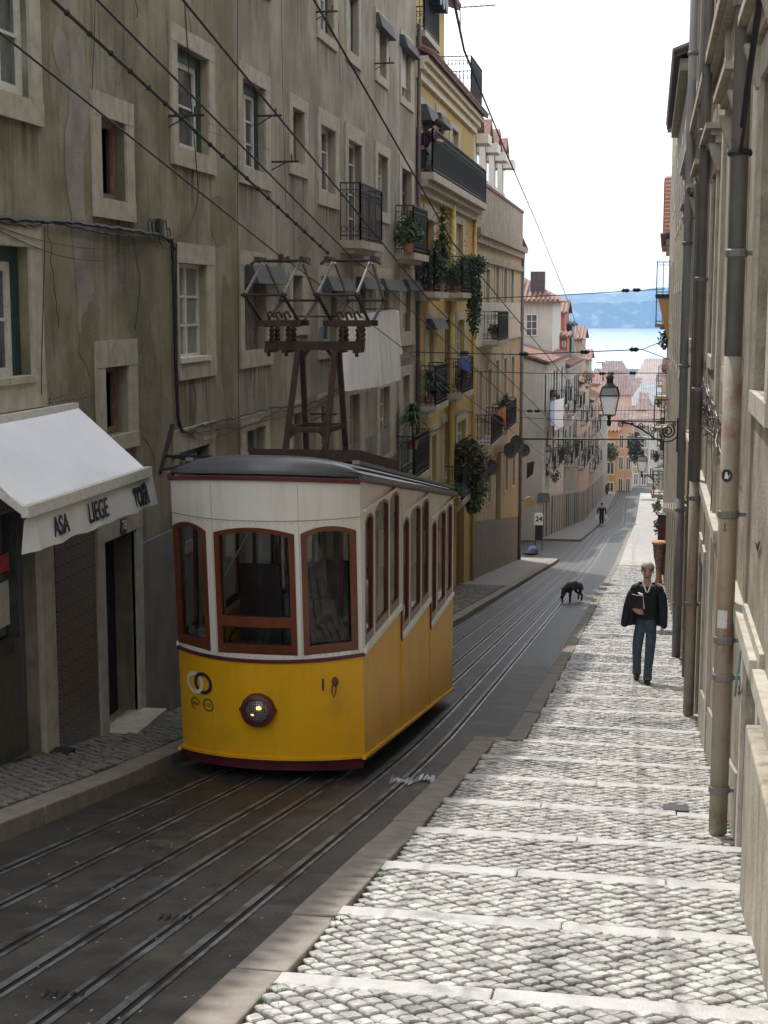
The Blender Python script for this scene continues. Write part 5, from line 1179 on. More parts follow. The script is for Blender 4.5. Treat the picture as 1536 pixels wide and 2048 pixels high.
# end of the street and the roofs below, towards the river
def block(label,px0,px1,py0,Y,depth,mat,roofc=None,gable=2.,wins=(2,2),group='houses at the bottom of the street',zb=None,name='house',hip=False,py1=None,wscale=1.,roof2=None):
    roofc=roofc or globals().get('far_roof')
    a=onY(px0,py0,Y);b=onY(px1,py0,Y); zb=(zr(Y)-1.5) if zb is None else zb; t=thing(name,label,'house',(a.x,Y,0),group,local=True); w_=b.x-a.x; m=MB(); m.box(0,w_,0,depth,zb,a.z); m.build('wall',mat,t)
    e=.02*w_+.2; g=gable; m=MB(); z=a.z; mx=(w_*.3 if hip else 0)
    P=[(-e,-e,z),(w_+e,-e,z),(w_+e,depth+e,z),(-e,depth+e,z)]; q0,q1=(-e+mx,depth/2,z+g),(w_+e-mx,depth/2,z+g)
    m.poly(P[0],P[1],q1,q0); m.poly(P[2],P[3],q0,q1); m.poly(P[1],P[2],q1); m.poly(P[3],P[0],q0); m.poly(*P)
    n=int((w_+2*e)/(.35*wscale)); n=min(n,60)
    for i in range(n+1):
        x=-e+(w_+2*e)*i/n; tt=1 if not hip else min(1,(x+e)/mx if mx else 1,(w_+e-x)/mx if mx else 1); m.tube([(x,-e,z+.05),(x,-e+(depth/2+e)*max(tt,.02),z+.05+g*max(tt,.02))],.1*wscale,4)
    m.build('roof',roofc or roof_tile,t)
    nx,nz=wins; H=a.z-zb
    for i in range(nx):
        for j in range(nz):
            cx=w_*(i+.5)/nx; cz=a.z-H*.12-(H*.8)*(j+.4)/max(nz,1); ww_=min(1.1,w_/nx*.45); hh=min(1.7,H*.8/nz*.55)
            mm=MB(); mm.box(cx-ww_/2-.12,cx+ww_/2+.12,-.05,0,cz-hh/2-.12,cz-hh/2); mm.box(cx-ww_/2-.12,cx+ww_/2+.12,-.05,0,cz+hh/2,cz+hh/2+.12); mm.box(cx-ww_/2-.12,cx-ww_/2,-.048,0,cz-hh/2,cz+hh/2); mm.box(cx+ww_/2,cx+ww_/2+.12,-.048,0,cz-hh/2,cz+hh/2); mm.box(cx-.04,cx+.04,-.03,0,cz-hh/2,cz+hh/2)
            w2=mm.build('window',white_frame,t); mm=MB(); mm.poly((cx-ww_/2,-.012,cz-hh/2),(cx+ww_/2,-.012,cz-hh/2),(cx+ww_/2,-.012,cz+hh/2),(cx-ww_/2,-.012,cz+hh/2)); mm.build('pane',glass,w2)
    return t
orange=M('orange_stucco',(.60,.30,.10),(.68,.38,.15),.6,.9,.2,20,streak=(.4,.2,.08),streak_amt=.35)
SH=thing('street_house','tall house set back up the side street, out of view, placed to shade the road','house',(-12,76,0),'houses along the side street',local=True)  # unseen house, added and sized to shade the road past the gap
m=MB(); m.box(-4,4.6,0,13,-16,3.2); m.build('wall',far_stucco,SH); m=MB(); m.hexa([(-4.3,-.3,3.2),(4.8,-.3,3.2),(4.8,6.5,4.1),(-4.3,6.5,4.1)],[(-4.3,-.3,3.3),(4.8,-.3,3.3),(4.8,6.5,4.2),(-4.3,6.5,4.2)]); m.hexa([(-4.3,13.3,3.2),(4.8,13.3,3.2),(4.8,6.5,4.1),(-4.3,6.5,4.1)],[(-4.3,13.3,3.3),(4.8,13.3,3.3),(4.8,6.5,4.2),(-4.3,6.5,4.2)]); m.build('roof',roof_tile,SH)
for zz in(-10.,-6.5,-3.,.4):
    for yy in(2.2,6.2,10.2): window(SH,1,4.6,yy-.5,yy+.5,zz,zz+1.8,dep=-.03,sur=(yy-.65,yy+.65,zz-.12,zz+1.95))
block('orange-yellow house closing the street on the left, dark doorway at its foot',1209,1236,862,158,8,orange,gable=1.2,wins=(1,3))
far_roof=M('far_roof',(.15,.10,.085),(.25,.17,.145),1.,.85,.4,8,dirt=(.4,.33,.28),dirt_amt=.5,dscale=.6)
block('salmon-pink end wall beside the orange-yellow house',1236.3,1266,846,161,9,plaster_pink,gable=1.5,wins=(2,3))
block('narrow dull grey house at the very end of the street',1266.5,1298,852,176,9,far_stucco,gable=1.3,wins=(2,3))
block('pale house at the end of the street by the right-hand wall',1298.5,1345,838,188,9,plaster_white,gable=1.3,wins=(3,3))
block('terracotta-pink house with a tall white window panel above the lamp bracket',1196,1262,790,205,12,plaster_pink,gable=3.2,wins=(3,2),hip=True)
block('grey hip-roofed building behind the lamp',1262.5,1350,812,240,16,far_stucco,M('grey_roof',(.22,.24,.26),(.34,.35,.36),1,.7),gable=3.5,wins=(6,3),hip=True)
block('long low brown-roofed warehouse near the river',1185,1262,777,420,40,far_tan,gable=7,wins=(8,2),hip=True,wscale=2)
block('grey-brown warehouse with a wide pitched roof near the river',1263,1360,781,460,45,far_stucco,M('brown_roof',(.30,.24,.2),(.40,.33,.28),.4,.8),gable=9,wins=(9,2),hip=True,wscale=2)
block('white quayside shed in front of the water',1190,1290,757,900,40,plaster_white,metal_grey,gable=5,wins=(8,1),wscale=4)
block('second quayside shed, further right at the water',1295,1400,760,930,40,far_stucco,metal_grey,gable=5,wins=(8,1),wscale=4)
block('mauve block with a flat white gable left of the lamp',1232,1256,768,300,14,M('mauve_wall',(.45,.34,.38),(.5,.4,.42),1,.9),gable=1,wins=(2,2))
for k,(px,pw,py,Y) in enumerate(((1000,60,700,230),(1120,55,742,260),(1150,50,760,330),(1100,90,735,400),(1345,70,720,260))):
    block('tiled house on the slope, %s of those half hidden by the street rows'%('nearest left','second','third','farthest left','the right-hand one')[k],px,px+pw,py+30,Y,14,[far_tan,plaster_white,far_stucco,plaster_pink,far_tan][k],gable=3,wins=(3,2),hip=True)
for k in range(16):
    Y=U(225,400); px=U(1178,1330); py=onY(0,0,1) and U(775,835)-(Y-225)*.12; w_=U(14,34)
    block('small tiled house far below, one of the jumble of roofs before the river',px,px+w_,py,Y,U(8,13),[far_tan,plaster_white,far_stucco,plaster_pink,plaster_ochre][k%5],[None,M('grey_tile',(.14,.13,.13),(.22,.21,.2),2,.85) if k==1 else None,None][k%3],gable=U(1.2,2.4),wins=(2,1),group='jumble of small roofs before the river',hip=k%2==0,wscale=1.5)
m=MB()
p=onY(1205,725,880); q=onY(1205,770,880); m.tube([q,p],.5,6); m.bar(p-Vector((4,0,0)),p+Vector((4,0,0)),.5); tag(m.build('harbour_mast',metal_grey,origin=q),'thin harbour mast standing up against the bright river','mast')
# ---------------- right side ----------------
X=XR
RB=thing('right_building','sunlit peeling cream building along the right edge, with stone window hoods','building',(X,5,-3))
cent=[5.9,9.55,13.3,17.3,21.3,25.3,29.3]
Yr1=33.
ops=[];op2=[]
for c in cent: ops.append((c-.62,c+.62,-.56,1.46))
low=[(4.8,5.9),(8.75,9.95),(12.4,13.7),(17.2,18.4),(21.6,22.8),(25.4,26.6),(29.3,30.5)]
zlow=[]
for i,(a,b) in enumerate(low):
    zt2=-2.2 if i<2 else (-2.15 if i<3 else (-3.0 if i<5 else -3.6)); zb2=zsw(b)-.1 if i in(1,3,5) else zsw(a)+.75
    op2.append((a,b,min(zb2,zt2-1.2),zt2))
up3=[(c-.62,c+.62,3.6,5.8) for c in cent]
wall('wall',RB,-1,X,2.,Yr1,-9,8.6,ops+op2+up3,plaster_right,back=8,dep=.22)
for o in ops+up3: window(RB,-1,X,*o,cols=2,rows=3,sur=(o[0]-.2,o[1]+.2,o[2]-.14,o[3]+.22),fm=brown_frame if o in ops[:1] else None,outer=(.07,green_paint),g=glass_c,dep=.16)
for o in op2: window(RB,-1,X,*o,cols=2,rows=2,sur=(o[0]-.17,o[1]+.17,o[2]-.1,o[3]+.2),fm=brown_frame,g=dark_in,dep=.18)
for c in cent:
    m=MB()
    for i,(w_,pr,z0,z1) in enumerate(((.95,.06,1.70,1.78),(.98,.11,1.78,1.84),(1.05,.17,1.84,1.90))): m.box(X-pr,X+.02,c-w_,c+w_,z0,z1)
    for dy in(-.8,.8): m.hexa([(X-.04,c+dy-.08,1.42),(X+.01,c+dy-.08,1.42),(X+.01,c+dy+.08,1.42),(X-.04,c+dy+.08,1.42)],[(X-.13,c+dy-.08,1.7),(X+.01,c+dy-.08,1.7),(X+.01,c+dy+.08,1.7),(X-.13,c+dy+.08,1.7)])
    m.build('window_hood',stone,RB)
for a,b in((2.,4.6),(6.1,8.55),(8.76,11.4),(13.9,17.0),(17.0,21.6),(23.,25.2)):
    m=MB(); m.box(X-.07,X+.02,a,b,-2.2,-2.08); m.box(X-.04,X+.02,a,b,-2.3,-2.2); m.build('string_course',stone,RB)
for y in(7.5,11.6,15.3,19.3,23.4,27.4,31.4):
    m=MB(); m.box(X-.035,X+.02,y-.16,y+.16,-8,3.2); m.box(X-.05,X+.02,y-.19,y+.19,3.2,3.4); m.build('pilaster',stone,RB)
m=MB(); m.box(X-.14,X+.02,2,Yr1,2.75,2.86); m.box(X-.08,X+.02,2,Yr1,2.66,2.75); m.box(X-.4,X+.02,2,Yr1,8.4,8.6); m.build('cornice',stone,RB)
dp=M('dirty_plinth',(.28,.26,.20),(.42,.39,.33),4,.85,.6,30,streak=(.13,.12,.09),streak_amt=.6,dirt=(.16,.15,.12),dirt_amt=.6)
cuts=[2.]+[v for o in op2 for v in(o[0]-.2,o[1]+.2)]+[Yr1]
for a,b in zip(cuts[::2],cuts[1::2]):
    m=MB(); n=max(1,int(b-a)); 
    for k in range(n):
        c_=a+(b-a)*k/n; d_=a+(b-a)*(k+1)/n; m.hexa([(X-.022,c_,zsw(d_)-.4),(X+.02,c_,zsw(d_)-.4),(X+.02,d_,zsw(d_)-.4),(X-.022,d_,zsw(d_)-.4)],[(X-.022,c_,zsw(c_)+.5),(X+.02,c_,zsw(c_)+.5),(X+.02,d_,zsw(d_)+.5),(X-.022,d_,zsw(d_)+.5)])
    m.build('plinth',dp,RB)
# near doorstep block at the frame edge
m=MB(); a,b=4.9,9.3; m.hexa([(X-.12,a,zsw(b)-.4),(X+.02,a,zsw(b)-.4),(X+.02,8.2,zsw(b)-.4),(X-.12,8.2,zsw(b)-.4)],[(X-.12,a,-2.26),(X+.02,a,-2.26),(X+.02,8.2,-2.31),(X-.12,8.2,-2.31)])
m.build('stone_block',M('block_stone',(.27,.235,.175),(.42,.375,.29),3,.85,.5,30,streak=(.13,.11,.08),streak_amt=.8,dirt=(.25,.23,.18),dirt_amt=.5),RB,bevel=.015)
# pipes
pc=(-.9,-1.6,-2.45,-3.05,1.4,2.9)
pipe('drainpipe','nearest and widest drainpipe, rust-stained cream below and grey above, on the right wall',.575,10.5,zsw(10.5)+.02,8.3,.062,pipe_rust,-1,'drainpipes on the right wall',pipe_grey,zs=-.35,coll=(2.,.35,-1.45,-2.35,-2.62,-3.45))
pipe('drainpipe','middle drainpipe of the right wall, rusty orange in its lower half',.585,18.,zsw(18.)+.05,8.3,.062,pipe_rust,-1,'drainpipes on the right wall',pipe_grey,zs=-2.1,coll=(4.,2.,.3,-1.,-2.3,-3.6))
pipe('drainpipe','farthest grey drainpipe of the right wall, green-stained at the bottom',.58,25.,zsw(25.)+.05,8.3,.07,pipe_grey,-1,'drainpipes on the right wall',M('pipe_grey2',(.26,.255,.25),(.33,.32,.31),3,.5),zs=-3.2,coll=(4.,1.,-1.,-3.4,-5.))
pipe('drainpipe','slim drainpipe tight behind the middle one',.62,21.5,zsw(21.5)+.1,8.3,.03,pipe_grey,-1,'drainpipes on the right wall')
# stickers on the pipe
def psticker(name,label,cat,Yp,z,r,mat,shape):
    m=MB(); cx,cy=.575,10.5; rr=.0675; pt=lambda a,h:(cx+rr*math.cos(a),cy+rr*math.sin(a),z+h)
    a0=math.radians(250)
    if shape=='disc':
        n=20; c=pt(a0,0); vs=[pt(a0+r/rr*math.cos(t)*.9,r*math.sin(t)) for t in[6.283*k/n for k in range(n)]]; m.add(vs+[c],[(k,(k+1)%n,n) for k in range(n)])
    else:
        w_,h=shape; K=6
        for k in range(K): p=a0-w_+2*w_*k/K;q=a0-w_+2*w_*(k+1)/K; m.poly(pt(p,-h),pt(q,-h),pt(q,h),pt(p,h))
    return tag(m.build(name,mat,origin=(cx,cy,z)),label,cat,'stickers on the nearest drainpipe')
zst=onX(1440,949,.575).z*10.5/onX(1440,949,.575).y
psticker('sticker','round black sticker with a white figure on the nearest drainpipe','sticker',10.5,zst,.045,ink,'disc')
m=MB(); rr=.0682; a0=math.radians(250); P=lambda u,v:(.575+rr*math.cos(a0+u/rr),10.5+rr*math.sin(a0+u/rr),zst+v)
m.add([P(-.015,-.025),P(-.002,-.018),P(.012,-.026),P(.016,-.005),P(.006,.012),P(.004,.026),P(-.008,.022),P(-.012,.004)],[tuple(range(8))]); so_=m.build('sticker_figure',white_frame,bpy.data.objects['sticker'])
psticker('paper_notice','small faded paper notice glued to the nearest drainpipe','notice',10.5,onX(1440,1235,.575).z*10.5/onX(1440,1235,.575).y,.05,M('faded_paper',(.5,.5,.47),(.62,.62,.6),40,.8),(.55,.065))
zan=onX(1440,1053,.575).z*10.5/onX(1440,1053,.575).y
m=MB(); P=lambda u,v:Vector((.575+.0675*math.cos(a0+u/.0675),10.5+.0675*math.sin(a0+u/.0675),zan+v))
m.tube([P(0,.022),P(0,-.02)],.0018,4); m.tube([P(-.016,-.006),P(-.012,-.018),P(0,-.024),P(.012,-.018),P(.016,-.006)],.0018,4); m.tube([P(-.007,.01),P(.007,.01)],.0015,4); m.tube([P(.0+.005*math.cos(t),.027+.005*math.sin(t)) for t in[k*.9 for k in range(8)]],.0013,4)
tag(m.build('stencil_mark',ink,origin=tuple(P(0,0))),'small black anchor stencilled on the nearest drainpipe','stencil')
# graffiti scribbles on the near wall
def scrib(label,pts,mat,Xw,r=.008):
    m=MB(); m.tube([onX(a,b,Xw) for a,b in pts],r,4); tag(m.build('graffiti',mat,origin=tuple(onX(*pts[0],Xw))),label,'graffiti','graffiti on the right wall')
scrib('pale blue sprayed streak on the wall just right of the nearest drainpipe',[(1490,1262),(1480,1310),(1474,1355),(1470,1392)],M('blue_spray',(.18,.42,.55),None,rough=.7),XR-.03)
scrib('black scrawled tag low on the wall right of the nearest drainpipe',[(1478,1372),(1482,1400),(1477,1385),(1484,1380),(1480,1362)],ink,XR-.03,.005)
scrib('small black scrawl under the ledge at the frame edge',[(1511,1085),(1515,1100),(1519,1083),(1513,1095)],ink,XR-.012,.005)
# cables on right wall
def wcable(label,pts,X_,r=.01,n=6,cat='wall cable',group='cables fixed to the walls',jit=.0,name='wall_cable',mat=cable):
    P=[onX(a,b,X_) for a,b in pts]; Q=[]
    for i in range(len(P)-1):
        p0=P[max(i-1,0)];p1=P[i];p2=P[i+1];p3=P[min(i+2,len(P)-1)]
        for k in range(n):
            t=k/n; q=.5*((2*p1)+(p2-p0)*t+(2*p0-5*p1+4*p2-p3)*t*t+(3*p1-p0-3*p2+p3)*t**3); Q.append(q+Vector((U(0,jit),U(-jit,jit),U(-jit,jit))))
    Q.append(P[-1]); m=MB(); m.tube(Q,r,5); return tag(m.build(name,mat,origin=tuple(P[0])),label,cat,group)
m=MB(); rc=M('white_wires',(.35,.34,.31),(.5,.48,.45),20,.7)
for i in range(38):
    t=R(); px=1400+50*t+U(-9,9); py=765+95*t+U(-28,28); P=[onX(px+U(-8,8)*k*.5,py+k*U(4,13),.70-U(.02,.09)) for k in range(5)]; m.tube(P,.0045,4,mi=0 if R()<.5 else 1)
tag(m.build('cable_tangle',[rc,cable],origin=tuple(onX(1420,800,.66))),'messy tangle of cut pale and black wires hanging left of the nearest drainpipe','cable tangle')
wcable('thin cable hanging in a slight curve beside the nearest drainpipe',[(1474,210),(1475,330),(1470,430),(1465,525)],.56,.004)
wcable('cable hanging down the right wall behind the cable tangle',[(1408,700),(1415,780),(1422,860),(1424,960),(1420,1040)],.66,.005)
m=MB(); P=[Vector((.56,10.1,1.15)),Vector((.56,9.7,1.35)),Vector((.58,9.2,1.75)),Vector((.6,8.7,2.2))]; m.tube(P,.014,6); P=[p+Vector((.01,.0,-.05)) for p in P]; m.tube(P,.01,6); m.lathe([(.078,-.02),(.085,0),(.078,.02)],(.575,10.5,1.02),14); m.tube([(.575,10.42,1.03),P[0]],.012,6)
tag(m.build('wall_cable',cable,origin=(.56,10,1.2)),'thick cable looped round the nearest drainpipe near the top right','wall cable','cables fixed to the walls')
# next buildings on the right
def rh(label,y0,y1,zt,zb,mat,rows,n,X0=None,**k):
    X0=X0 or wallR((y0+y1)/2); return house(label,(X0,y0,0),(X0+(wallR(y1)-wallR(y0)),y1,0),zt,zb,mat,rows,n,flip=-1,group='houses along the right side',**k)
rh('second right-hand building, cream with dark eaves against the sky',33.1,46,5.2,-12,plaster_right,[(2.,2.),(-1.6,2.)],4,eave=.33,root_h=1.6,roofm=M('dark_tile',(.10,.07,.06),(.16,.12,.1),9,.8),balc=[])
rh('third right-hand building, taller with a plain upper wall',46.1,60,6.9,-14,plaster_right,[(3.,2.),(-.6,2.),(-4.,2.)],4,eave=.15,root_h=1.5,balc=[(1,-4.1),(3,-.7)])
T=rh('ochre right-hand house carrying the balcony that stands out against the sky',60.1,74,2.6,-15,orange,[(-.5,2.),(-4.,2.),(-7.6,2.)],4,eave=.4,root_h=1.2,balc=[(2,-4.1),(0,-7.7)])
rh('grey-brown right-hand house behind the ochre one',74.1,90,-1.2,-17,far_stucco,[(-4.,1.9),(-7.4,1.9)],5,balc=[(1,-4.1),(3,-7.5),(2,-7.5)])
rh('pinkish right-hand house on the lower part of the street',90.1,108,-4.0,-19,plaster_pink,[(-6.8,1.9),(-10.2,1.9)],6,balc=[(1,-10.3),(3,-6.9),(4,-10.3)])
rh('pale right-hand house near the street end',108.1,128,-6.5,-21,far_stucco,[(-9.4,1.9),(-12.8,1.9)],6,balc=[(1,-12.9),(4,-9.5)])
rh('last right-hand house before the street end',128.1,150,-9,-22,plaster_white,[(-12,1.8)],7,balc=[(2,-15.3)])
# red and white corrugated bay
p0=onY(1329,352,66);p1=onY(1329,500,66); t=thing('tiled_bay','red and white striped tiled bay sticking out high on the right, against the sky','bay',(p0.x,66,p1.z),'houses along the right side'); m=MB(); q=MB(); n=19
for i in range(n):
    z=p1.z+(p0.z-p1.z)*i/n; h=(p0.z-p1.z)/n; m.box(p0.x,.8,66,68.5,z,z+h*.55); q.box(p0.x+.05,.8,66.05,68.5,z+h*.55,z+h)
m.build('tile_course',far_red,t); q.build('mortar_course',white_frame,t)
# iron balcony against the sky
p=onY(1311,588,56); balcony(T if False else RB,-1,XR,56,57.6,p.z,pr=XR-p.x,h=onY(1311,522,56).z-p.z,dy=.3,curly=False) if False else None
SB=thing('iron_balcony','black cage-like iron balcony standing out against the sky on the right','balcony',(XR,56,p.z)); balcony(SB,-1,XR,56,57.8,p.z,pr=XR-p.x,h=onY(1311,522,56).z-p.z,dy=.32,curly=False,slabm=iron)
m=MB(); m.hexa([(XR,56.05,p.z-1.6),(XR-.05,56.05,p.z-1.6),(XR-.05,57.7,p.z-1.6),(XR,57.7,p.z-1.6)],[(XR,56.05,p.z-.14),(p.x+.1,56.05,p.z-.14),(p.x+.1,57.7,p.z-.14),(XR,57.7,p.z-.14)]); m.build('corbel',orange,SB)
# ---------------- ornate lamps ----------------
def lamp(label,px,py,Y,Xw,s=1.,wallside=1,group='bracket street lamps'):
    # lantern glass centre at photo point px,py on depth Y ; wallside +1: bracket from right wall
    c=onY(px,py,Y); t=thing('street_lamp',label,'street lamp',tuple(c),group); m=MB()
    k=.36*s; hb,ht=-.42*s*1.05,.30*s
    def sq(w_,z): return [(c.x-w_,c.y-w_,c.z+z),(c.x+w_,c.y-w_,c.z+z),(c.x+w_,c.y+w_,c.z+z),(c.x-w_,c.y+w_,c.z+z)]
    b0,b1,b2,b3=sq(.22*s,hb),sq(k,ht),sq(.27*s,.62*s),sq(.10*s,.66*s)
    for A,B in((b0,b1),(b1,b2)):
        for i in range(4): m.bar(A[i],B[i],.035*s)
    for A in(b0,b1,b2):
        for i in range(4): m.bar(A[i],A[(i+1)%4],.04*s)
    m.hexa(sq(.25*s,.62*s),sq(.08*s,.80*s)); m.lathe([(.13*s,.72*s),(.12*s,.9*s),(.16*s,.95*s),(.10*s,1.05*s),(.03*s,1.12*s),(.0,1.16*s)],c,10)
    m.lathe([(.2*s,hb),(.08*s,hb-.06*s),(.05*s,hb-.2*s),(.09*s,hb-.28*s),(.07*s,hb-.42*s),(0,hb-.46*s)],c,8)
    m.build('lantern_frame',iron,t)
    m=MB(); 
    for A,B in((b0,b1),):
        for i in range(4): m.poly(A[i],A[(i+1)%4],B[(i+1)%4],B[i])
    m.build('lantern_glass',M('frosted_lantern',(.80,.79,.72),(.86,.85,.8),4,.5,spec=.5,trans=.75),t)
    m=MB()
    for i in range(4): m.poly(b1[i],b1[(i+1)%4],b2[(i+1)%4],b2[i])
    m.build('lantern_top_glass',M('lantern_top_pane',(.16,.17,.16),(.3,.3,.28),8,.1),t)
    zb=c.z+hb-.24*s; W=Xw-c.x; sg=1 if W>0 else -1; L_=abs(W); m=MB(); f=lambda u,v:(c.x+sg*u,c.y,zb+v)
    m.bar(f(.0,0),f(L_,0),.06*s,.05*s); m.bar(f(L_-.03,.15*s),f(L_-.03,-1.15*s),.08*s)
    D=1.0*s*L_/2.0 if L_>1.2 else .6*s
    m.tube([f(L_*u,-D*v) for u,v in((.18,.06),(.3,.12),(.42,.30),(.55,.58),(.66,.86),(.78,1.0),(.9,.95),(.985,.72))],.035*s,6)
    def spiral(cx,cy,r,turns,a0,dr=1,rr=.022):
        n=int(18*turns); m.tube([f(L_*cx+r*(1-.85*k/n)*math.cos(a0+dr*6.283*turns*k/n),-D*cy+r*(1-.85*k/n)*math.sin(a0+dr*6.283*turns*k/n)) for k in range(n+1)],rr*s,5)
    S_=D
    spiral(.17,.17,.15*S_,1.6,1.2); spiral(.46,.22,.17*S_,1.7,.2,-1); spiral(.62,.42,.22*S_,1.7,2.4); spiral(.84,.48,.34*S_,2.,.8,-1,.03); spiral(.70,.14,.12*S_,1.4,0); spiral(.92,.12,.12*S_,1.4,3); spiral(.78,.80,.14*S_,1.3,1.); spiral(.33,.12,.09*S_,1.3,3.)
    m.build('scroll_bracket',iron,t)
    return t
lamp('large wall lamp on a scrolled black bracket in front of the far roofs',1219,806,33,XR,.58)
lamp('smaller wall lamp on a bracket from the white corner house on the left',1090,912,88,-5.9,1.05)
lamp('far wall lamp low on the right, near the end of the street',1284,930,100,wallR(100),.95)
# ---------------- people and the dog ----------------
def skin(name,vs,es,mat,parent,root=0,sub=2,smooth=True):
    o=ORG[parent.name]; me=bpy.data.meshes.new(name); me.from_pydata([(v[0]-o[0],v[1]-o[1],v[2]-o[2]) for v in vs],es,[]); me.materials.append(mat)
    ob=bpy.data.objects.new(name,me); sc.collection.objects.link(ob); ob.parent=parent; ORG[ob.name]=o
    s=ob.modifiers.new('skin','SKIN'); s.use_smooth_shade=True; s.branch_smoothing=.3
    sv=me.skin_vertices[0].data
    for i,v in enumerate(vs):
        r=v[3] if len(v)>3 else .05; sv[i].radius=(r,v[4] if len(v)>4 else r)
    sv[root].use_root=True
    m=ob.modifiers.new('sub','SUBSURF'); m.levels=sub; m.render_levels=sub
    return ob
skinM=M('skin_tone',(.50,.27,.19),(.58,.34,.25),20,.55)
navy=M('navy_wool',(.010,.012,.022),(.018,.02,.034),30,.85)
black_knit=M('black_knit',(.008,.008,.009),(.018,.018,.02),40,.9)
jeansM=M('blue_jeans',(.035,.055,.085),(.07,.10,.14),14,.8,.2,120)
grey_hair=M('grey_hair',(.32,.31,.31),(.50,.49,.48),40,.7)
dark_hair=M('dark_hair',(.012,.01,.01),(.03,.025,.02),40,.6)
shoeM=M('dark_shoe',(.02,.018,.015),(.04,.03,.025),20,.5)
mx,my=.06,21.6; mz=zsw(my)
def mp_(x,y,z): return (mx+x,my-y,mz+z)   # y = towards the camera
PM=thing('person','grey-haired man in a dark sweater and jeans with a jacket over his shoulders, walking uphill','person',mp_(0,0,0))
def V(x,y,z,r,r2=None): return (*mp_(x,y,z),r)+((r2,) if r2 else ())
# body: pelvis, spine, neck, head, arms, hands
vs=[V(0,0,.95,.08,.06),V(0,0,1.12,.08,.06),V(0,0,1.33,.09,.06),V(0,.0,1.46,.06),V(0,.02,1.53,.052),V(0,.03,1.60,.084,.092),V(0,.03,1.68,.092,.10),V(0,.025,1.755,.055,.07),
V(-.17,0,1.40,.04),V(-.25,0,1.18,.035),V(-.17,.20,1.10,.033),V(-.11,.23,1.09,.03,.042),
V(.17,0,1.40,.04),V(.23,-.03,1.14,.035),V(.235,.06,.90,.033),V(.23,.09,.80,.03,.042),
V(-.09,0,.86,.05),V(-.125,.06,.50,.045),V(-.12,-.11,.12,.035),V(.08,0,.86,.05),V(.062,.15,.50,.045),V(.035,.20,.10,.04),
V(0,.125,1.63,.012),V(-.12,-.04,.04,.036),V(.035,.3,.035,.036),V(-.12,-.12,.06,.04)]
es=[(0,1),(1,2),(2,3),(3,4),(4,5),(5,6),(6,7),(2,8),(8,9),(9,10),(10,11),(2,12),(12,13),(13,14),(14,15),(0,16),(16,17),(17,18),(0,19),(19,20),(20,21),(6,22),(18,25),(25,23),(21,24)]
# fingers
def fingers(base,d,side,curl,n0):
    for k in range(4):
        off=(k-1.5)*.019; b=Vector(base)+Vector(side)*off; L_=(.055,.065,.062,.048)[k]
        p1=b+Vector(d)*.02; p2=p1+Vector(d)*L_*.6; p3=p2+(Vector(d)+Vector(curl)).normalized()*L_*.6
        i=len(vs); vs.extend([(*p1,.010),(*p2,.009),(*p3,.0075)]); es.extend([(n0,i),(i,i+1),(i+1,i+2)])
    b=Vector(base)-Vector(side)*.035; i=len(vs); vs.extend([(*b,.011),(*(b+Vector(d)*.03+Vector(curl)*.012),.009)]); es.extend([(n0,i),(i,i+1)])
fingers(mp_(-.11,.23,1.09),(.75,-.3,-.1),(0,0,1),(0,-.8,.0),11)
fingers(mp_(.23,.09,.80),(0,-.1,-1),(0,-1,0),(-.8,0,0),15)
skin('body',vs,es,skinM,PM)
skin('jeans',[V(0,0,1.02,.15,.11),V(0,0,.88,.16,.12),V(-.09,0,.80,.10),V(-.125,.06,.50,.078),V(-.12,-.10,.2,.066),V(-.12,-.12,.04,.078),V(.08,0,.80,.10),V(.062,.15,.50,.078),V(.04,.18,.2,.066),V(.035,.2,.03,.075)],[(0,1),(1,2),(2,3),(3,4),(4,5),(1,6),(6,7),(7,8),(8,9)],jeansM,PM)
skin('sweater',[V(0,0,.86,.175,.135),V(0,0,1.10,.165,.12),V(0,0,1.30,.18,.125),V(0,0,1.42,.13,.10),V(-.18,0,1.40,.075),V(-.255,0,1.17,.062),V(-.19,.16,1.10,.048),V(.18,0,1.40,.075),V(.24,-.03,1.14,.062),V(.243,.05,.92,.048)],[(0,1),(1,2),(2,3),(3,4),(4,5),(5,6),(3,7),(7,8),(8,9)],black_knit,PM)
m=MB(); N=14; rows=[]
for (z,wd,dp,a0) in ((1.455,.13,.10,.9),(1.41,.215,.13,.8),(1.25,.25,.16,.78),(1.05,.27,.17,.78),(.90,.285,.17,.78),(.80,.295,.17,.78)):
    row=[]
    for k in range(N+1):
        a=math.pi*1.5+a0+(2*math.pi-2*a0)*k/N   # gap at the front (towards camera)
        zz=z+(.06 if z<.9 and abs(k-N/2)>N*.3 else 0); r=1+.05*math.sin(k*2.3+z*6)
        row.append(mp_(wd*math.cos(a)*r,-(dp*math.sin(a))*r-.03,zz))
    rows.append(row)
n=N+1
m.add([p for r in rows for p in r],[(j*n+k,j*n+k+1,(j+1)*n+k+1,(j+1)*n+k) for j in range(len(rows)-1) for k in range(N)])
jk=m.build('jacket',navy,PM,smooth=True); so2=jk.modifiers.new('t','SOLIDIFY'); so2.thickness=.012
skin('jacket_sleeve',[V(.20,.02,1.37,.075),V(.25,.02,1.12,.062),V(.255,.07,.90,.056),V(.253,.08,.80,.054)],[(0,1),(1,2),(2,3)],navy,jk)
skin('jacket_sleeve',[V(-.20,.0,1.37,.075),V(-.27,.04,1.14,.068),V(-.30,.03,.98,.062),V(-.325,.02,.80,.058)],[(0,1),(1,2),(2,3)],navy,jk)
m=MB(); m.sph(mp_(0,.0,1.705),(.098,.112,.09),16,10,jit=.03); ob=m.build('hair',grey_hair,PM,smooth=True)
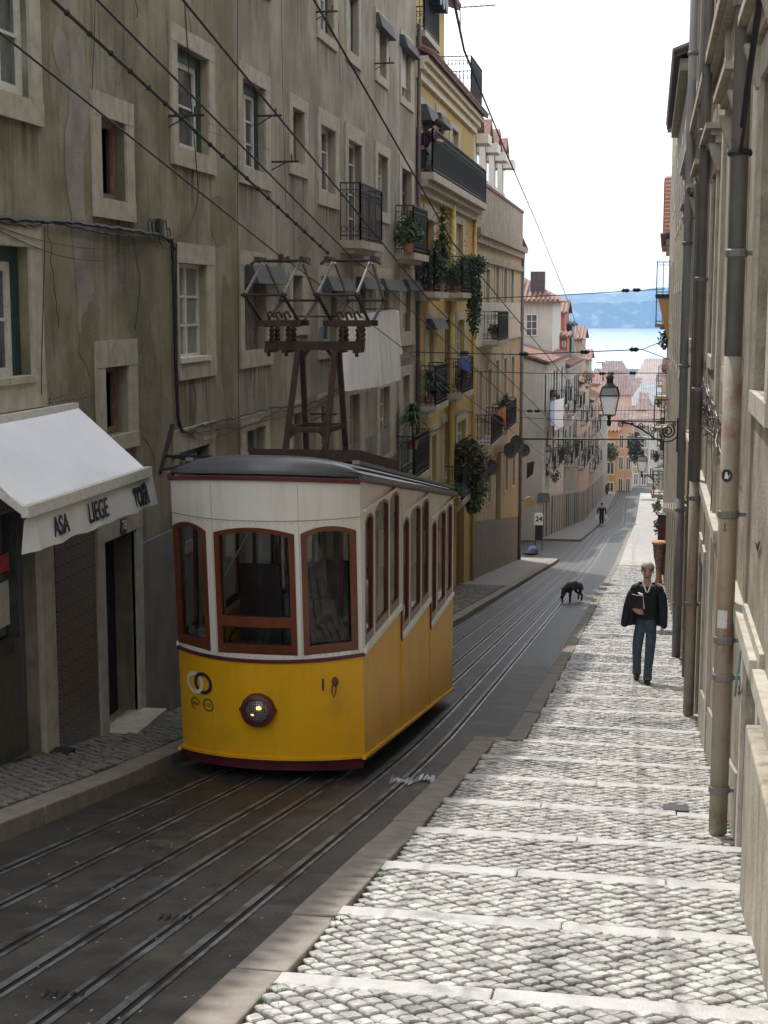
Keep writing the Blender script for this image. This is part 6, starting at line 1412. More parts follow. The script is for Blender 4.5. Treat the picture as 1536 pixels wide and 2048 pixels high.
for v in ob.data.vertices:
    w_=v.co+ORG[PM.name]-Vector(mp_(0,.03,1.66))
    if w_.y<-.02 and w_.z<.045: v.co.y+=.09 if w_.z>-.02 else .12
m=MB(); 
for s_ in(-1,1): m.sph(mp_(.033*s_,.118,1.655),(.014,.008,.008),8,6)
m.bar(mp_(-.03,.122,1.575),mp_(.03,.122,1.575),.008,.01); m.bar(mp_(-.05,.118,1.675),mp_(-.015,.123,1.678),.008,.007); m.bar(mp_(.05,.118,1.675),mp_(.015,.123,1.678),.008,.007)
m.build('face_features',M('brow_brown',(.08,.04,.035),None),PM)
m=MB()
for s_ in(-1,1): m.sph(mp_(.082*s_,.02,1.645),(.012,.022,.034),8,6)
m.build('ear',skinM,PM,smooth=True)
m=MB(); 
for s_ in(-1,1): m.hexa([mp_(0,.135,1.35),mp_(.02*s_,.135,1.36),mp_(.075*s_,.06,1.49),mp_(.05*s_,.085,1.49)],[mp_(0,.148,1.355),mp_(.02*s_,.148,1.365),mp_(.08*s_,.075,1.505),mp_(.05*s_,.1,1.5)])
m.build('shirt_collar',linen,PM)
for s_,x,y,z in((-1,-.12,-.08,.0),(1,.035,.24,.0)):
    m=MB(); m.sph(mp_(x,y+.03,.045+z),(.048,.13,.05),12,8); m.build('shoe',shoeM,PM,smooth=True)
t=thing('clutch_bag','folded black leather pouch with pale papers held under the grey-haired man\'s arm','bag',mp_(-.13,.2,1.2)); m=MB()
m.hexa([mp_(-.23,.12,1.10),mp_(-.04,.19,1.12),mp_(-.06,.24,1.32),mp_(-.22,.17,1.34)],[mp_(-.23,.18,1.10),mp_(-.04,.25,1.12),mp_(-.06,.28,1.32),mp_(-.22,.21,1.34)]); m.build('pouch',M('black_leather',(.02,.012,.01),(.04,.02,.018),20,.4),t,bevel=.015)
m=MB(); m.hexa([mp_(-.05,.2,1.13),mp_(-.03,.2,1.13),mp_(-.06,.22,1.35),mp_(-.13,.2,1.37)],[mp_(-.05,.24,1.13),mp_(-.03,.24,1.13),mp_(-.06,.26,1.35),mp_(-.13,.24,1.37)]); m.build('papers',linen,t)
# far man seen from behind
fx=-.0288*114.5; fy=114.5; fz=zr(fy)
def mp_(x,y,z): return (fx+x,fy-y,fz+z)
P2=thing('person','small distant man in a dark suit seen from behind, carrying white bags downhill','person',mp_(0,0,0))
skin('body',[V(0,0,.93,.07),V(0,0,1.33,.07),V(0,0,1.47,.06),V(0,0,1.62,.085),V(0,0,1.72,.07),V(-.2,0,1.40,.03),V(-.3,0,1.12,.03),V(-.31,.05,.85,.04),V(.2,0,1.40,.03),V(.3,0,1.12,.03),V(.31,.0,.85,.04),V(-.09,0,.85,.05),V(-.09,-.08,.45,.04),V(-.09,.05,.05,.05),V(.09,0,.85,.05),V(.09,.05,.45,.04),V(.09,-.15,.05,.05)],[(0,1),(1,2),(2,3),(3,4),(1,5),(5,6),(6,7),(1,8),(8,9),(9,10),(0,11),(11,12),(12,13),(0,14),(14,15),(15,16)],skinM,P2)
skin('suit',[V(0,0,.85,.19,.14),V(0,0,1.15,.19,.13),V(0,0,1.38,.19,.13),V(-.22,0,1.38,.085),V(-.31,0,1.12,.075),V(-.315,.04,.9,.06),V(.22,0,1.38,.085),V(.31,0,1.12,.075),V(.315,0,.9,.06),V(-.09,0,.8,.11),V(-.09,-.08,.45,.09),V(-.09,.04,.1,.075),V(.09,0,.8,.11),V(.09,.04,.45,.09),V(.09,-.13,.1,.075)],[(0,1),(1,2),(2,3),(3,4),(4,5),(2,6),(6,7),(7,8),(0,9),(9,10),(10,11),(0,12),(12,13),(13,14)],navy,P2)
m=MB(); m.sph(mp_(0,0,1.69),(.1,.11,.1),10,8); m.build('hair',dark_hair,P2,smooth=True)
for s_ in(-1,1):
    c=mp_(.38*s_,.05,.66); t=thing('shopping_bag','white plastic bag hanging from the distant man\'s %s hand'%('left' if s_<0 else 'right'),'bag',c,'bags carried by the distant man'); m=MB(); m.hexa([(c[0]-.12,c[1]-.08,c[2]-.18),(c[0]+.12,c[1]-.08,c[2]-.18),(c[0]+.12,c[1]+.08,c[2]-.18),(c[0]-.12,c[1]+.08,c[2]-.18)],[(c[0]-.09,c[1]-.04,c[2]+.1),(c[0]+.09,c[1]-.04,c[2]+.1),(c[0]+.09,c[1]+.04,c[2]+.1),(c[0]-.09,c[1]+.04,c[2]+.1)]); m.tube([(c[0]-.06,c[1],c[2]+.1),(c[0],c[1],c[2]+.2),(c[0]+.06,c[1],c[2]+.1)],.01,4); m.build('bag_body',linen,t,bevel=.02)
# woman leaning over the long balcony
wp=onX(889,246,XL+.62); wx,wy,wz=XL+.12,wp.y-.1,zbY
P3=thing('person','dark-haired person in maroon leaning over the wide screened balcony','person',(wx,wy,wz))
hz2=wp.z-wz
def mp_(x,y,z): return (wx+x,wy+y,wz+z)
k_=(hz2)/1.72
def V(x,y,z,r,r2=None): return (*mp_(x,y,z*k_),r)+((r2,) if r2 else ())
skin('body',[V(0,0,.95,.08),V(.06,.03,1.2,.08),V(.17,.08,1.42,.08),V(.27,.13,1.55,.06),V(.34,.17,1.64,.09),V(.37,.2,1.70,.085),V(.12,-.1,1.40,.035),V(.25,-.05,1.15,.035),V(.38,.1,1.10,.035),V(.42,.2,1.12,.04),V(.22,.28,1.36,.035),V(.3,.33,1.12,.035),V(.42,.28,1.10,.035),V(.44,.22,1.12,.04),V(-.02,-.1,.5,.05),V(-.02,-.1,.05,.05),V(-.02,.1,.5,.05),V(-.02,.1,.05,.05)],[(0,1),(1,2),(2,3),(3,4),(4,5),(2,6),(6,7),(7,8),(8,9),(2,10),(10,11),(11,12),(12,13),(0,14),(14,15),(0,16),(16,17)],skinM,P3)
skin('top',[V(0,0,.85,.17),V(.06,.03,1.2,.155),V(.17,.08,1.40,.16),V(.12,-.12,1.38,.085),V(.25,-.06,1.15,.07),V(.33,.02,1.12,.055),V(.22,.28,1.35,.085),V(.3,.33,1.13,.07)],[(0,1),(1,2),(2,3),(3,4),(4,5),(2,6),(6,7)],M('maroon_knit',(.05,.012,.02),(.09,.02,.03),20,.85),P3)
skin('trousers',[V(0,0,.9,.15),V(-.02,-.1,.5,.1),V(-.02,-.1,.1,.08),V(-.02,.1,.5,.1),V(-.02,.1,.1,.08)],[(0,1),(1,2),(0,3),(3,4)],navy,P3)
m=MB(); c=V(.36,.18,1.72,0); m.sph(c[:3],(.125,.13,.125),12,8,jit=.04); m.build('hair',dark_hair,P3,smooth=True)
# dog
dg=gnd(1146,1204); DG=thing('dog','small dark brown dog crossing the rails with its head down','dog',tuple(dg)); 
hd=Vector((-.52,-.85,0)).normalized(); sd=Vector((-hd.y,hd.x,0)); K=1.3
def D(f,s,z,r,r2=None): p=dg+hd*f*K+sd*s*K; return (p.x,p.y,dg.z+z*K,r*K)+((r2*K,) if r2 else ())
furM=M('dog_fur',(.014,.010,.008),(.035,.022,.016),30,.85,.3,80)
vs=[D(0,0,.34,.085,.10),D(.14,0,.335,.095,.115),D(.24,0,.35,.075,.09),D(-.14,0,.35,.08,.085),D(-.22,0,.345,.065),
D(.33,.02,.33,.052),D(.40,.03,.26,.052),D(.44,.03,.20,.038),D(.49,.03,.15,.024),D(.37,-.025,.32,.014),D(.37,.075,.32,.014),
D(.20,.065,.26,.042),D(.22,.07,.14,.024),D(.21,.07,.03,.02),D(.235,.07,.012,.024),
D(.20,-.065,.26,.042),D(.27,-.07,.15,.024),D(.30,-.07,.04,.02),D(.325,-.07,.012,.024),
D(-.20,.065,.27,.055),D(-.14,.07,.19,.034),D(-.23,.07,.12,.022),D(-.21,.07,.02,.02),D(-.185,.07,.012,.022),
D(-.20,-.065,.27,.055),D(-.20,-.07,.19,.034),D(-.31,-.07,.13,.022),D(-.31,-.07,.02,.02),D(-.285,-.07,.012,.022),
D(-.28,0,.36,.024),D(-.34,.0,.28,.017),D(-.37,.01,.2,.01),D(.385,-.04,.35,.01),D(.385,.095,.35,.01)]
es=[(0,1),(1,2),(0,3),(3,4),(2,5),(5,6),(6,7),(7,8),(6,9),(6,10),(9,32),(10,33),(1,11),(11,12),(12,13),(13,14),(1,15),(15,16),(16,17),(17,18),(3,19),(19,20),(20,21),(21,22),(22,23),(3,24),(24,25),(25,26),(26,27),(27,28),(4,29),(29,30),(30,31)]
skin('body',vs,es,furM,DG)
m=MB(); c=dg+hd*.20*K+Vector((0,0,.36*K)); 
# ---------------- laundry ----------------
xs=-4.75
LG='washing hung out from the left-hand walls'
cloth('large white sheet hanging behind the pantographs','sheet',[onX(690,630,xs),onX(752,624,xs),onX(757,772,xs),onX(684,783,xs)],linen,'white_sheet',60,14,.075,LG,9)
cloth('second white sheet, further right behind the right pantograph','sheet',[onX(748,624,xs-.05),onX(790,619,xs-.05),onX(793,760,xs-.05),onX(752,772,xs-.05)],linen,'white_sheet',44,14,.075,LG,7)
cloth('narrow white cloth at the right end of the washing line','sheet',[onX(786,619,xs-.16),onX(797,621,xs-.16),onX(804,706,xs-.16),onX(784,722,xs-.16)],linen,'white_sheet',8,10,.03,LG,2)
cloth('pale blue garment hanging below the second grey-building shutter','garment',[onX(640,655,XL+.3),onX(648,652,XL+.3),onX(647,692,XL+.3),onX(638,690,XL+.3)],M('dusty_blue',(.12,.16,.22),(.18,.22,.3),9,.85),'garment',6,8,.02,LG,2)
m=MB(); m.tube([onX(672,634,xs),onX(798,617,xs)],.008,5); m.bar(onX(680,633,xs),onX(680,633,xs)+Vector((-.7,0,0)),.025); m.bar(onX(795,618,xs),onX(795,618,xs)+Vector((-.7,0,0)),.025); tag(m.build('washing_line',iron,origin=tuple(onX(680,633,xs))),'iron washing line holding the large white sheets','washing line')
xs=-5.3
cloth('pale blue cloth on the white corner house','sheet',[onX(1101,805,xs),onX(1109,801,xs),onX(1109,850,xs),onX(1102,852,xs)],lblue_cloth,'hanging_cloth',8,8,.03,LG,2)
cloth('white sheet on the white corner house','sheet',[onX(1110,800,xs),onX(1127,796,xs),onX(1127,852,xs),onX(1110,862,xs)],linen,'hanging_cloth',8,8,.05,LG,2)
cloth('slanting white cloth halfway along the white row','sheet',[onX(1141,826,xs),onX(1166,846,xs),onX(1172,856,xs),onX(1148,846,xs)],linen,'hanging_cloth',8,8,.04,LG,2)
cloth('small slanting cloth furthest along the white row','sheet',[onX(1179,842,xs),onX(1200,857,xs),onX(1202,864,xs),onX(1182,854,xs)],linen,'hanging_cloth',8,8,.04,LG,2)
cloth('narrow blue cloth low on the white row','sheet',[onX(1184,945,xs),onX(1190,940,xs),onX(1189,972,xs),onX(1185,975,xs)],lblue_cloth,'hanging_cloth',8,8,.03,LG,2)
cloth('dark garment low on the corner beside the small wall lamp','garment',[onY(1054,926,80),onY(1069,922,80),onY(1066,948,80),onY(1053,958,80)],M('dark_red_cloth',(.04,.012,.016),(.07,.02,.025),9,.85),'garment',8,8,.04,LG,2)
# street-side plants along the white row
for i,(px,py,Y,r,kd) in enumerate(((1101,790,90,.35,'bush'),(1172,770,112,.6,'bush'),(1185,905,135,.7,'bush'),(1150,878,106,.6,'trail'),(1175,880,125,.7,'trail'),(1128,895,96,.5,'trail'),(1107,955,90,.45,'bush'))):
    p=onY(px,py,Y); lab=['thin spiky plant above the blue washing','dark plant with red flowers high on the white row','bushy plant near the orange-yellow house','plant hanging in the middle of the white row','plant hanging further down the white row','plant hanging over a window near the small lamp','dark plant just above the door of the white corner house'][i]
    planter(lab,(p.x+.1,Y,p.z-.3),kd,r*.75,r*(1.2+.5*(i%3)),.15,90,'plants along the white row',[leafD,leafM][i%2],12 if i==1 else 0,l=.1)
planter('big bush hanging in front of the orange-yellow house',tuple(onY(1222,925,156)),'bush',.7,1.6,.2,220,'plants along the white row',leafM,0,l=.2)
planter('loose climbing bush on the salmon end wall near the far lamp',tuple(onY(1270,925,150)),'bush',.7,2.6,.2,240,'plants along the white row',M('dusty_leaf',(.06,.07,.05),(.14,.13,.09),9,.8),0,l=.3)
# ---------------- clothes racks on the grey wall ----------------
for i,(px,py,ln,lab) in enumerate(((337,232,.42,'left of the green-framed upper window'),(462,324,0.0,''),(516,232,.34,'right of the sky-reflecting window'),(541,324,.42,'below and right of the sky-reflecting window'),(632,24,.36,'between the two topmost green-framed windows'),(749,127,.4,'below the topmost shuttered window'),(620,828,.45,'seen through the pantograph tower'))):
    if not ln: continue
    p=onX(px,py,XL); m=MB(); m.bar(p,p+Vector((ln,0,0)),.028); m.bar(p+Vector((ln*.75,0,0)),p+Vector((ln*.75,0,.1)),.02); m.bar(p+Vector((0,0,-.12)),p+Vector((ln*.6,0,0)),.015)
    tag(m.build('clothes_bracket',iron,origin=tuple(p)),'dark iron clothes-line bracket on the grey wall, '+lab,'bracket','clothes-line brackets on the grey wall')
for a,b,nm in(((415,247),(476,262),'upper'),((415,262),(540,300),'lower')):
    m=MB(); m.tube([onX(*a,XL+.3),onX(*b,XL+.3)],.003,4); tag(m.build('washing_line',cable,origin=tuple(onX(*a,XL+.3))),'thin empty washing line below the green-framed windows, the %s of the two'%nm,'washing line','thin washing lines')
p=onX(318,945,XL); m=MB(); m.bar(p,onX(345,850,XL+.02),.05); 
for k in range(3): q=onX(332+12*k,912+3*k,XL); m.bar(q,q+Vector((.55,0,.0)),.03)
q=onX(320,940,XL); m.bar(q,q+Vector((.75,.25,.12)),.03); tag(m.build('iron_bracket',iron,origin=tuple(p)),'black iron wall bracket with bars just above the left corner of the tram roof','bracket')
# ---------------- cables on the left walls ----------------
W1=XL+.04
for j,(lab,pts,r,jit) in enumerate((('thick black cable bundle crossing the grey wall above the small dark window',[(-20,436),(60,442),(140,444),(200,452),(270,462),(335,478),(348,500)],.03,.012),
('second cable running just below the thick black bundle',[(-20,440),(50,452),(110,446),(180,462),(240,470),(300,476),(345,484)],.014,.01),
('thick black cables dropping down the grey wall beside the curtained window',[(343,478),(347,560),(349,660),(352,760),(357,840),(364,862)],.03,.006),
('cable dropping beside the thick black one, slightly to its right',[(352,485),(352,560),(353,700),(358,830),(368,865)],.014,.006),
('thin cable looping from the top edge down to the junction left of the curtained window',[(369,-10),(374,80),(382,200),(392,320),(396,390),(384,440),(362,470),(346,478)],.009,0),
('thin cable sagging below the thick bundle from the far-left window',[(0,462),(60,490),(130,514),(200,521),(270,508),(310,490)],.006,0),
('second thin cable sagging just above it towards the junction',[(0,455),(80,480),(170,496),(250,496),(312,484)],.005,0),
('thin crack-like cable hanging below the junction to the lower small window',[(267,478),(272,515),(280,560),(276,610),(270,660)],.005,0),
('cable bundle rising from the tram roof bracket towards the sheets',[(364,862),(420,848),(480,832),(545,815),(600,812),(640,800),(680,775),(740,745),(800,722),(828,712)],.02,.02),
('second bundle sagging below the rising one behind the tower legs',[(380,866),(430,858),(500,850),(560,822),(600,826),(645,806),(700,772)],.012,.02),
('third slack cable looping down behind the tower',[(365,860),(400,880),(440,872),(520,842),(580,832),(650,812)],.006,.01),
('long straight joint cable running down the grey wall through the middle windows',[(475,-20),(475,300),(477,700),(479,1010)],.006,0),
('straight thin cable above the small dark window',[(191,-20),(188,90),(184,180)],.005,0),
('thin cable down the left shop wall',[(90,452),(88,560),(84,700),(83,790)],.006,0),
('thin cable down the grey wall beside the iron balcony',[(563,0),(566,200),(572,420)],.005,0),
('dark cable slanting across the yellow facade above its lowest row',[(828,868),(870,860),(905,838),(935,822),(1000,860)],.022,.02),
('cable bundle running along the ochre facade above its lowest windows',[(944,948),(975,925),(1000,902),(1025,880),(1040,870)],.022,.02),
('cable running along the ochre facade below the dishes',[(944,962),(980,930),(1012,905),(1038,880)],.01,.02))):
    wcable(lab,pts,W1,r*.7,8,jit=jit)
t=thing('junction_box','tangle of cable loops round a small junction box on the grey wall','junction box',tuple(onX(318,455,W1))); m=MB(); c=onX(320,450,W1); m.box(c.x-.03,c.x+.03,c.y-.06,c.y+.05,c.z-.12,c.z+.07); m.build('box',iron,t,bevel=.008)
m=MB()
for px,pz,r in((300,455,.12),(308,452,.10),(322,462,.13),(330,456,.11),(338,468,.09)):
    c=onX(px,pz,W1+.02); m.tube([c+Vector((0,r*.55*math.cos(a),r*math.sin(a)-.02)) for a in[k*.7 for k in range(8)]],.006,4)
m.build('cable_loop',cable,t)
# ---------------- corner clutter, left ----------------
Y=66.5
p=onY(1058,1004,Y); t=thing('round_sign','round brown-backed sign at the corner of the ochre building','sign',tuple(p)); m=MB(); m.lathe([(0,-.02),(.24,-.02),(.25,0),(.24,.02),(0,.02)],p,20,'y'); m.build('disc',M('sign_back',(.22,.16,.08),(.3,.22,.12),6,.5),t); m=MB(); m.bar((p.x,p.y+.03,p.z),(XL-.2,p.y+.03,p.z+.1),.04); m.build('arm',iron,t)
p=onY(1082,1004,84.); t=thing('green_sign','square grey-green board on the end wall of the white corner house','sign',tuple(p)); m=MB(); m.box(p.x-.34,p.x+.34,p.y+1.9,p.y+1.95,p.z-.28,p.z+.28); m.build('board',M('green_grey',(.12,.16,.14),(.18,.22,.2),5,.5),t)
g=gnd(1077,1100,.16); t=thing('notice_stand','white notice reading 24 above a black panel on two thin posts','notice stand',tuple(g)); 
for d_ in(-.16,.16): 
    m=MB(); m.bar((g.x+d_,g.y,g.z),(g.x+d_,g.y,g.z+1.9),.04); m.build('post',iron,t)
m=MB(); m.box(g.x-.17,g.x+.17,g.y-.03,g.y+.03,g.z+.5,g.z+1.25); m.build('panel',black_knit,t)
m=MB(); m.box(g.x-.22,g.x+.2,g.y-.05,g.y-.0,g.z+1.25,g.z+1.85); nb=m.build('notice',white_frame,t); text('24',.34,MX((g.x,g.y-.055,g.z+1.55),(1,0,0),(0,0,1),(0,-1,0)),ink,nb,'digits',bold=.01)
g=gnd(1066,1108,.16); t=thing('rubbish_bag','blue and black rubbish bags slumped at the corner of the ochre building','bag',tuple(g)); m=MB(); m.sph((g.x,g.y,g.z+.18),(.26,.22,.22),12,8,jit=.08); m.build('blue_sack',M('blue_plastic',(.05,.08,.25),(.12,.16,.4),6,.35),t); m=MB(); m.sph((g.x-.1,g.y-.1,g.z+.07),(.42,.25,.11),12,8,jit=.1); m.build('black_sack',M('black_plastic',(.01,.01,.015),(.03,.03,.04),6,.35),t)
# scooters
def scooter(label,c,az,col):
    t=thing('scooter',label,'scooter',tuple(c),'parked scooters',rz=az,local=True); O=Vector((0,0,0))
    for y in(-.62,.62): 
        m=MB(); m.lathe([(.12,-.05),(.22,-.05),(.25,-.02),(.25,.02),(.22,.05),(.12,.05)],(0,y,.25),16,'x'); wh_=m.build('wheel',iron,t)
        m=MB(); m.lathe([(0,-.04),(.12,-.04),(.12,.04),(0,.04)],(0,y,.25),12,'x'); m.build('rim',metal_grey,wh_)
    m=MB(); m.hexa([(-.12,.15,.3),(.12,.15,.3),(.12,.75,.35),(-.12,.75,.35)],[(-.14,.12,.68),(.14,.12,.68),(.1,.85,.75),(-.1,.85,.75)]); m.hexa([(-.14,-.35,.22),(.14,-.35,.22),(.14,.2,.22),(-.14,.2,.22)],[(-.14,-.35,.3),(.14,-.35,.3),(.14,.2,.3),(-.14,.2,.3)]); m.hexa([(-.2,-.42,.25),(.2,-.42,.25),(.2,-.36,.25),(-.2,-.36,.25)],[(-.15,-.56,.95),(.15,-.56,.95),(.15,-.5,.95),(-.15,-.5,.95)]); m.build('body',col,t,bevel=.03)
    m=MB(); m.box(-.13,.13,.1,.8,.72,.82); m.build('seat',iron,t,bevel=.03); m=MB(); m.tube([(-.32,-.45,1.05),(-.1,-.55,1.0),(.1,-.55,1.0),(.32,-.45,1.05)],.02,6); m.bar((0,-.62,.25),(0,-.53,1.0),.05); m.build('handlebar',iron,t); return t
redp=M('red_paint',(.35,.02,.02),(.4,.04,.03),4,.3); whp=M('white_scooter',(.6,.6,.6),(.68,.68,.68),4,.3)
c=gnd(1213,988,.13); scooter('red scooter parked against the left wall near the end of the street',c,.15,redp)
c=gnd(1221,980,.13); scooter('white scooter just beyond the red one',c+Vector((.3,1.,0)),.2,whp)
c=gnd(1306,995,.13); scooter('scooter with a red top box on the right, near the end of the street',c,3.,redp)
# ---------------- right side clutter ----------------
g=gnd(1317,1167,.125); H=onY(1317,1082,g.y).z-g.z; t=thing('tall_container','tall tapering container with an orange rim and foot standing against the right wall','container',tuple(g)); r=.23
m=MB(); m.lathe([(0,0),(r*.55,0),(r*.5,H*.06),(r*.42,H*.17),(r*.40,H*.28)],g,20); m.build('foot',M('dull_orange',(.42,.17,.06),(.5,.24,.1),8,.6),t,smooth=True)
m=MB(); m.lathe([(r*.40,H*.28),(r*.52,H*.45),(r*.75,H*.62),(r*.9,H*.86),(r*.92,H*.92)],g,20); m.build('body',M('mottled_grey_red',(.10,.07,.06),(.34,.20,.16),16,.5,contrast=.15),t,smooth=True)
m=MB(); m.lathe([(r*.92,H*.92),(r*1.08,H*.93),(r*1.1,H*.97),(r*.9,H),(0,H*1.0)],g,20); m.build('rim',M('dull_orange',(.42,.17,.06),(.5,.24,.1),8,.6),t)
g2=g+Vector((.05,1.6,0)); t=thing('dark_red_box','dark red box-like stall behind the tall orange-rimmed container','box',tuple(g2)); m=MB(); m.box(g2.x-.1,g2.x+.3,g2.y,g2.y+.5,g2.z,g2.z+2.0); m.build('cabinet',M('dark_red',(.10,.02,.02),(.16,.04,.03),5,.6),t,bevel=.02); m=MB(); m.box(g2.x-.13,g2.x+.33,g2.y-.04,g2.y+.54,g2.z+2.0,g2.z+2.05); m.build('lid',shoeM,t)
for i,(y0_,y1_) in enumerate(((937,958),(960,983))):
    a=onY(1320,y0_,62);b=onY(1337,y1_,62); t=thing('picture_board','white-framed board with a dark picture on the right wall, the %s of two'%('upper','lower')[i],'board',tuple(a),'picture boards on the right wall'); m=MB(); m.box(a.x,XR,62,62.08,b.z,a.z); m.build('frame',linen,t); m=MB(); m.box(a.x+.09,XR-.02,61.98,62,b.z+.1,a.z-.12); m.build('picture',M('dark_picture',(.015,.015,.02),(.08,.07,.07),25,.4),t)
for i,(px,py,Y,w_,h) in enumerate(((1326,748,70,.5,1.5),(1330,800,64,.25,2.4),(1322,835,72,.3,1.6),(1328,885,76,.3,1.4),(1316,880,96,.5,1.2))):
    p=onY(px,py,Y); cloth(['white and red washing high on the right wall','long dark blue garment on the right wall','grey cloth beside the scrolled bracket','dark wet-suit-like garment below the scrolled bracket','pale cloth far down the right wall'][i],'garment',[(p.x,Y,p.z),(p.x+w_,Y+.3,p.z),(p.x+w_,Y+.3,p.z-h),(p.x,Y,p.z-h)],[linen,navy,metal_grey,black_knit,linen][i],'garment',8,8,.05,'washing on the right-hand walls',2)
for i,(px,py,Y) in enumerate(((1331,700,58),(1327,815,80),(1322,925,92),(1318,1030,70),(1324,1075,56))):
    p=onY(px,py,Y); planter('green plant on the right wall, %s'%['highest, over the river view','beside the dark blue garment','above the picture boards','low down beside the scooter','lowest, just above the orange-rimmed container'][i],(XR-.12,Y,p.z),'bush',.2 if i!=3 else .25,.6,.09,80,'plants on the right wall',leafM if i%2 else leafD,0,l=.1)
p=onX(1362,1000,.6); m=MB(); leaves(m,(XR-.06,p.y,p.z),(.07,.12,.12),70,.09); tag(m.build('wall_weed',M('bright_leaf',(.15,.30,.03),(.25,.42,.05),9,.6),origin=tuple(p)),'bright green weed sprouting between the middle and farthest drainpipes','weed')
# AC boxes under the shutters, antenna
p=onY(925,40,44); m=MB(); b=onY(921,75,44); m.bar(b,onY(920,14,44),.03); m.bar(onY(918,15,44),onY(992,10,44),.03); 
for k in range(6): q=onY(930+11*k,14-.6*k,44); m.bar(q+Vector((0,-.2,0)),q+Vector((0,.2,0)),.012)
tag(m.build('tv_antenna',metal_grey,origin=tuple(b)),'thin television aerial sticking out over the sky from the top eave','antenna')
# ---------------- repaired patches in the grey plaster ----------------
pm1=M('patch_cement',(.24,.23,.20),(.36,.345,.30),3,.95,.6,40,dirt=(.18,.16,.12),dirt_amt=.5); pm2=M('patch_brown',(.17,.14,.09),(.28,.23,.16),3,.95,.6,40)
for px,py,w_,h_,mt in((158,180,.30,.55,pm1),(152,330,.28,.95,pm1),(168,560,.26,.75,pm1),(178,660,.30,.5,pm2),(455,700,.3,1.2,pm2),(702,150,.25,.3,pm1),(300,820,.5,.5,pm2),(440,440,.5,.35,pm2),(120,95,.2,.2,pm1),(610,480,.5,.3,pm2),(780,240,.35,.6,pm1),(560,620,.2,.9,pm2)):
    c=onX(px,py,XL); m=MB(); n=18; vs=[(XL+.004,c.y+w_*math.cos(k*6.283/n)*U(.65,1.1),c.z+h_*math.sin(k*6.283/n)*U(.7,1.1)) for k in range(n)]; c0=(XL+.006,c.y,c.z); m.add(vs+[c0],[(k,(k+1)%n,n) for k in range(n)]); m.build('plaster_patch',mt,LB)
# ---------------- ground details ----------------
m=MB(); P=[gnd(780+i*7.5,1566-4*math.sin(i*.9)-i*.6,.02) for i in range(15)]
for i,(a,b) in enumerate(zip(P,P[1:])):
    w_=.03+.05*R(); h=U(.01,.06); m.poly(a+Vector((0,-w_,0)),b+Vector((0,-w_*U(.5,1),U(0,.03))),b+Vector((0,w_*.2,h)),a+Vector((0,w_*.3,U(.01,.05)))); m.poly(a+Vector((0,w_*.3,.03)),b+Vector((0,w_*.2,h)),b+Vector((0,w_*1.2,0)),a+Vector((0,w_,0)))
tag(m.build('plastic_litter',M('clear_plastic',(.42,.44,.50),(.6,.62,.66),14,.2),origin=tuple(P[0])),'crumpled strip of pale plastic lying across the rails beside the tram','litter')
m=MB(); g=gnd(1352,1616,.135); m.box(g.x-.1,g.x+.1,g.y-.07,g.y+.07,g.z-.05,g.z+.004); tag(m.build('drain_cover',iron,origin=tuple(g)),'small grey cover plate set in the cobbles near the nearest drainpipe','drain cover')
m=MB(); g=gnd(120,1503,.16); m.box(g.x-.1,g.x+.1,g.y-.12,g.y+.12,g.z-.05,g.z+.006); tag(m.build('drain_cover',groove,origin=tuple(g)),'small dark drain cover in the left-hand sidewalk near the shop','drain cover')
for i,(px,py) in enumerate(((325,660*0+1718),(105,1988))):
    pass
for px,py,lab in((350,1838,'upper'),(125,1994,'lower')):
    g=gnd(px,py,.006); m=MB()
    for k in range(5): m.box(g.x-.09+.04*k,g.x-.075+.04*k,g.y-.05,g.y+.05,g.z-.002,g.z+.003)
    tag(m.build('road_grate',groove,origin=tuple(g)),'small slotted grate between the rails in the dark foreground, %s one'%lab,'grate','slotted grates in the road')
m=MB()
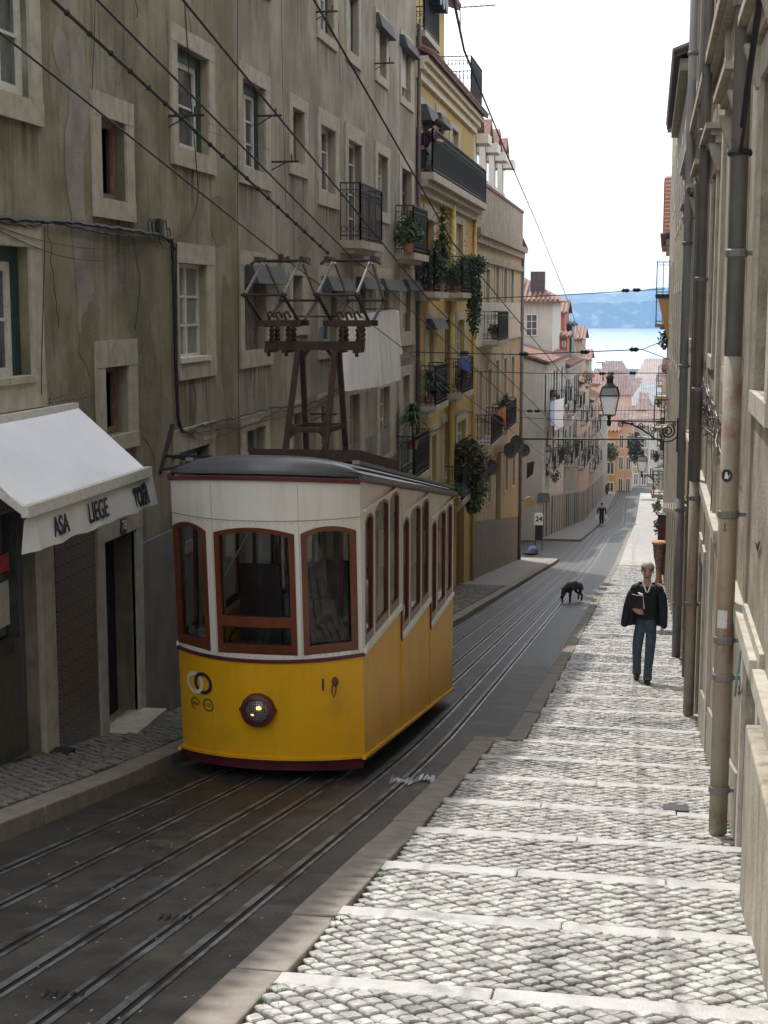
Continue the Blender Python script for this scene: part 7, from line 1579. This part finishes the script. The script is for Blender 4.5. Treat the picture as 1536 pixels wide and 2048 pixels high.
for a in bands[:12]:
    for k in range(60): 
        y=a-.03-abs(random.gauss(0,.16)); x=kin(y)+abs(random.gauss(0,.035)); z=zsw(y); 
        for q in range(3):
            d=Vector((U(-1,1),U(-1,1),U(.3,1.2))).normalized()*U(.012,.035); e=Vector((-d.y,d.x,0)).normalized()*.004; p=Vector((x+U(-.015,.015),y+U(-.015,.015),z-.015)); m.add([p-e,p+e,p+d],[(0,1,2)])
for k in range(1500):
    y=U(3,30); x=U(0,1); x=kerbR(y)-abs(random.gauss(0,.03)) if x<.5 else kerbL(y)+abs(random.gauss(0,.03)); p=Vector((x,y,zr(y)))
    d=Vector((U(-1,1),U(-1,1),U(.2,1.))).normalized()*U(.01,.025); e=Vector((-d.y,d.x,0)).normalized()*.005; m.add([p-e,p+e,p+d],[(0,1,2)])
tag(m.build('moss_and_weeds',M('moss',(.05,.08,.02),(.09,.14,.04),20,.9)),'small green weeds and moss along the kerbs','weeds',kind='stuff')
m=MB()
for k in range(420):
    y=U(3,20)**1.; x=U(-4.2,-1.8); z=zr(y)+.003; s_=U(.006,.016); a=U(0,3.14); c_,s2=math.cos(a)*s_,math.sin(a)*s_; m.add([(x-c_,y-s2,z),(x+s2*.5,y-c_*.5,z+.004),(x+c_,y+s2,z+.002),(x-s2*.5,y+c_*.5,z+.005)],[(0,1,2,3)])
tag(m.build('fallen_leaves',M('leaf_litter',(.16,.12,.06),(.32,.28,.18),30,.8)),'tiny dry leaves and grit scattered on the road','leaf litter',kind='stuff')
# ---------------- haze ----------------
m=MB(); m.box(-3550,3550,-80,4110,-62,62)
hm=bpy.data.materials.new('haze_air'); hm.use_nodes=True; n=hm.node_tree.nodes; L=hm.node_tree.links; n.remove(n['Principled BSDF'])
pv=n.new('ShaderNodeVolumePrincipled'); pv.inputs['Color'].default_value=(.27,.56,1,1); pv.inputs['Density'].default_value=2.1e-4; pv.inputs['Anisotropy'].default_value=.35; L.new(pv.outputs[0],n['Material Output'].inputs['Volume'])
HZ=m.build('haze',hm); tag(HZ,kind='stuff')
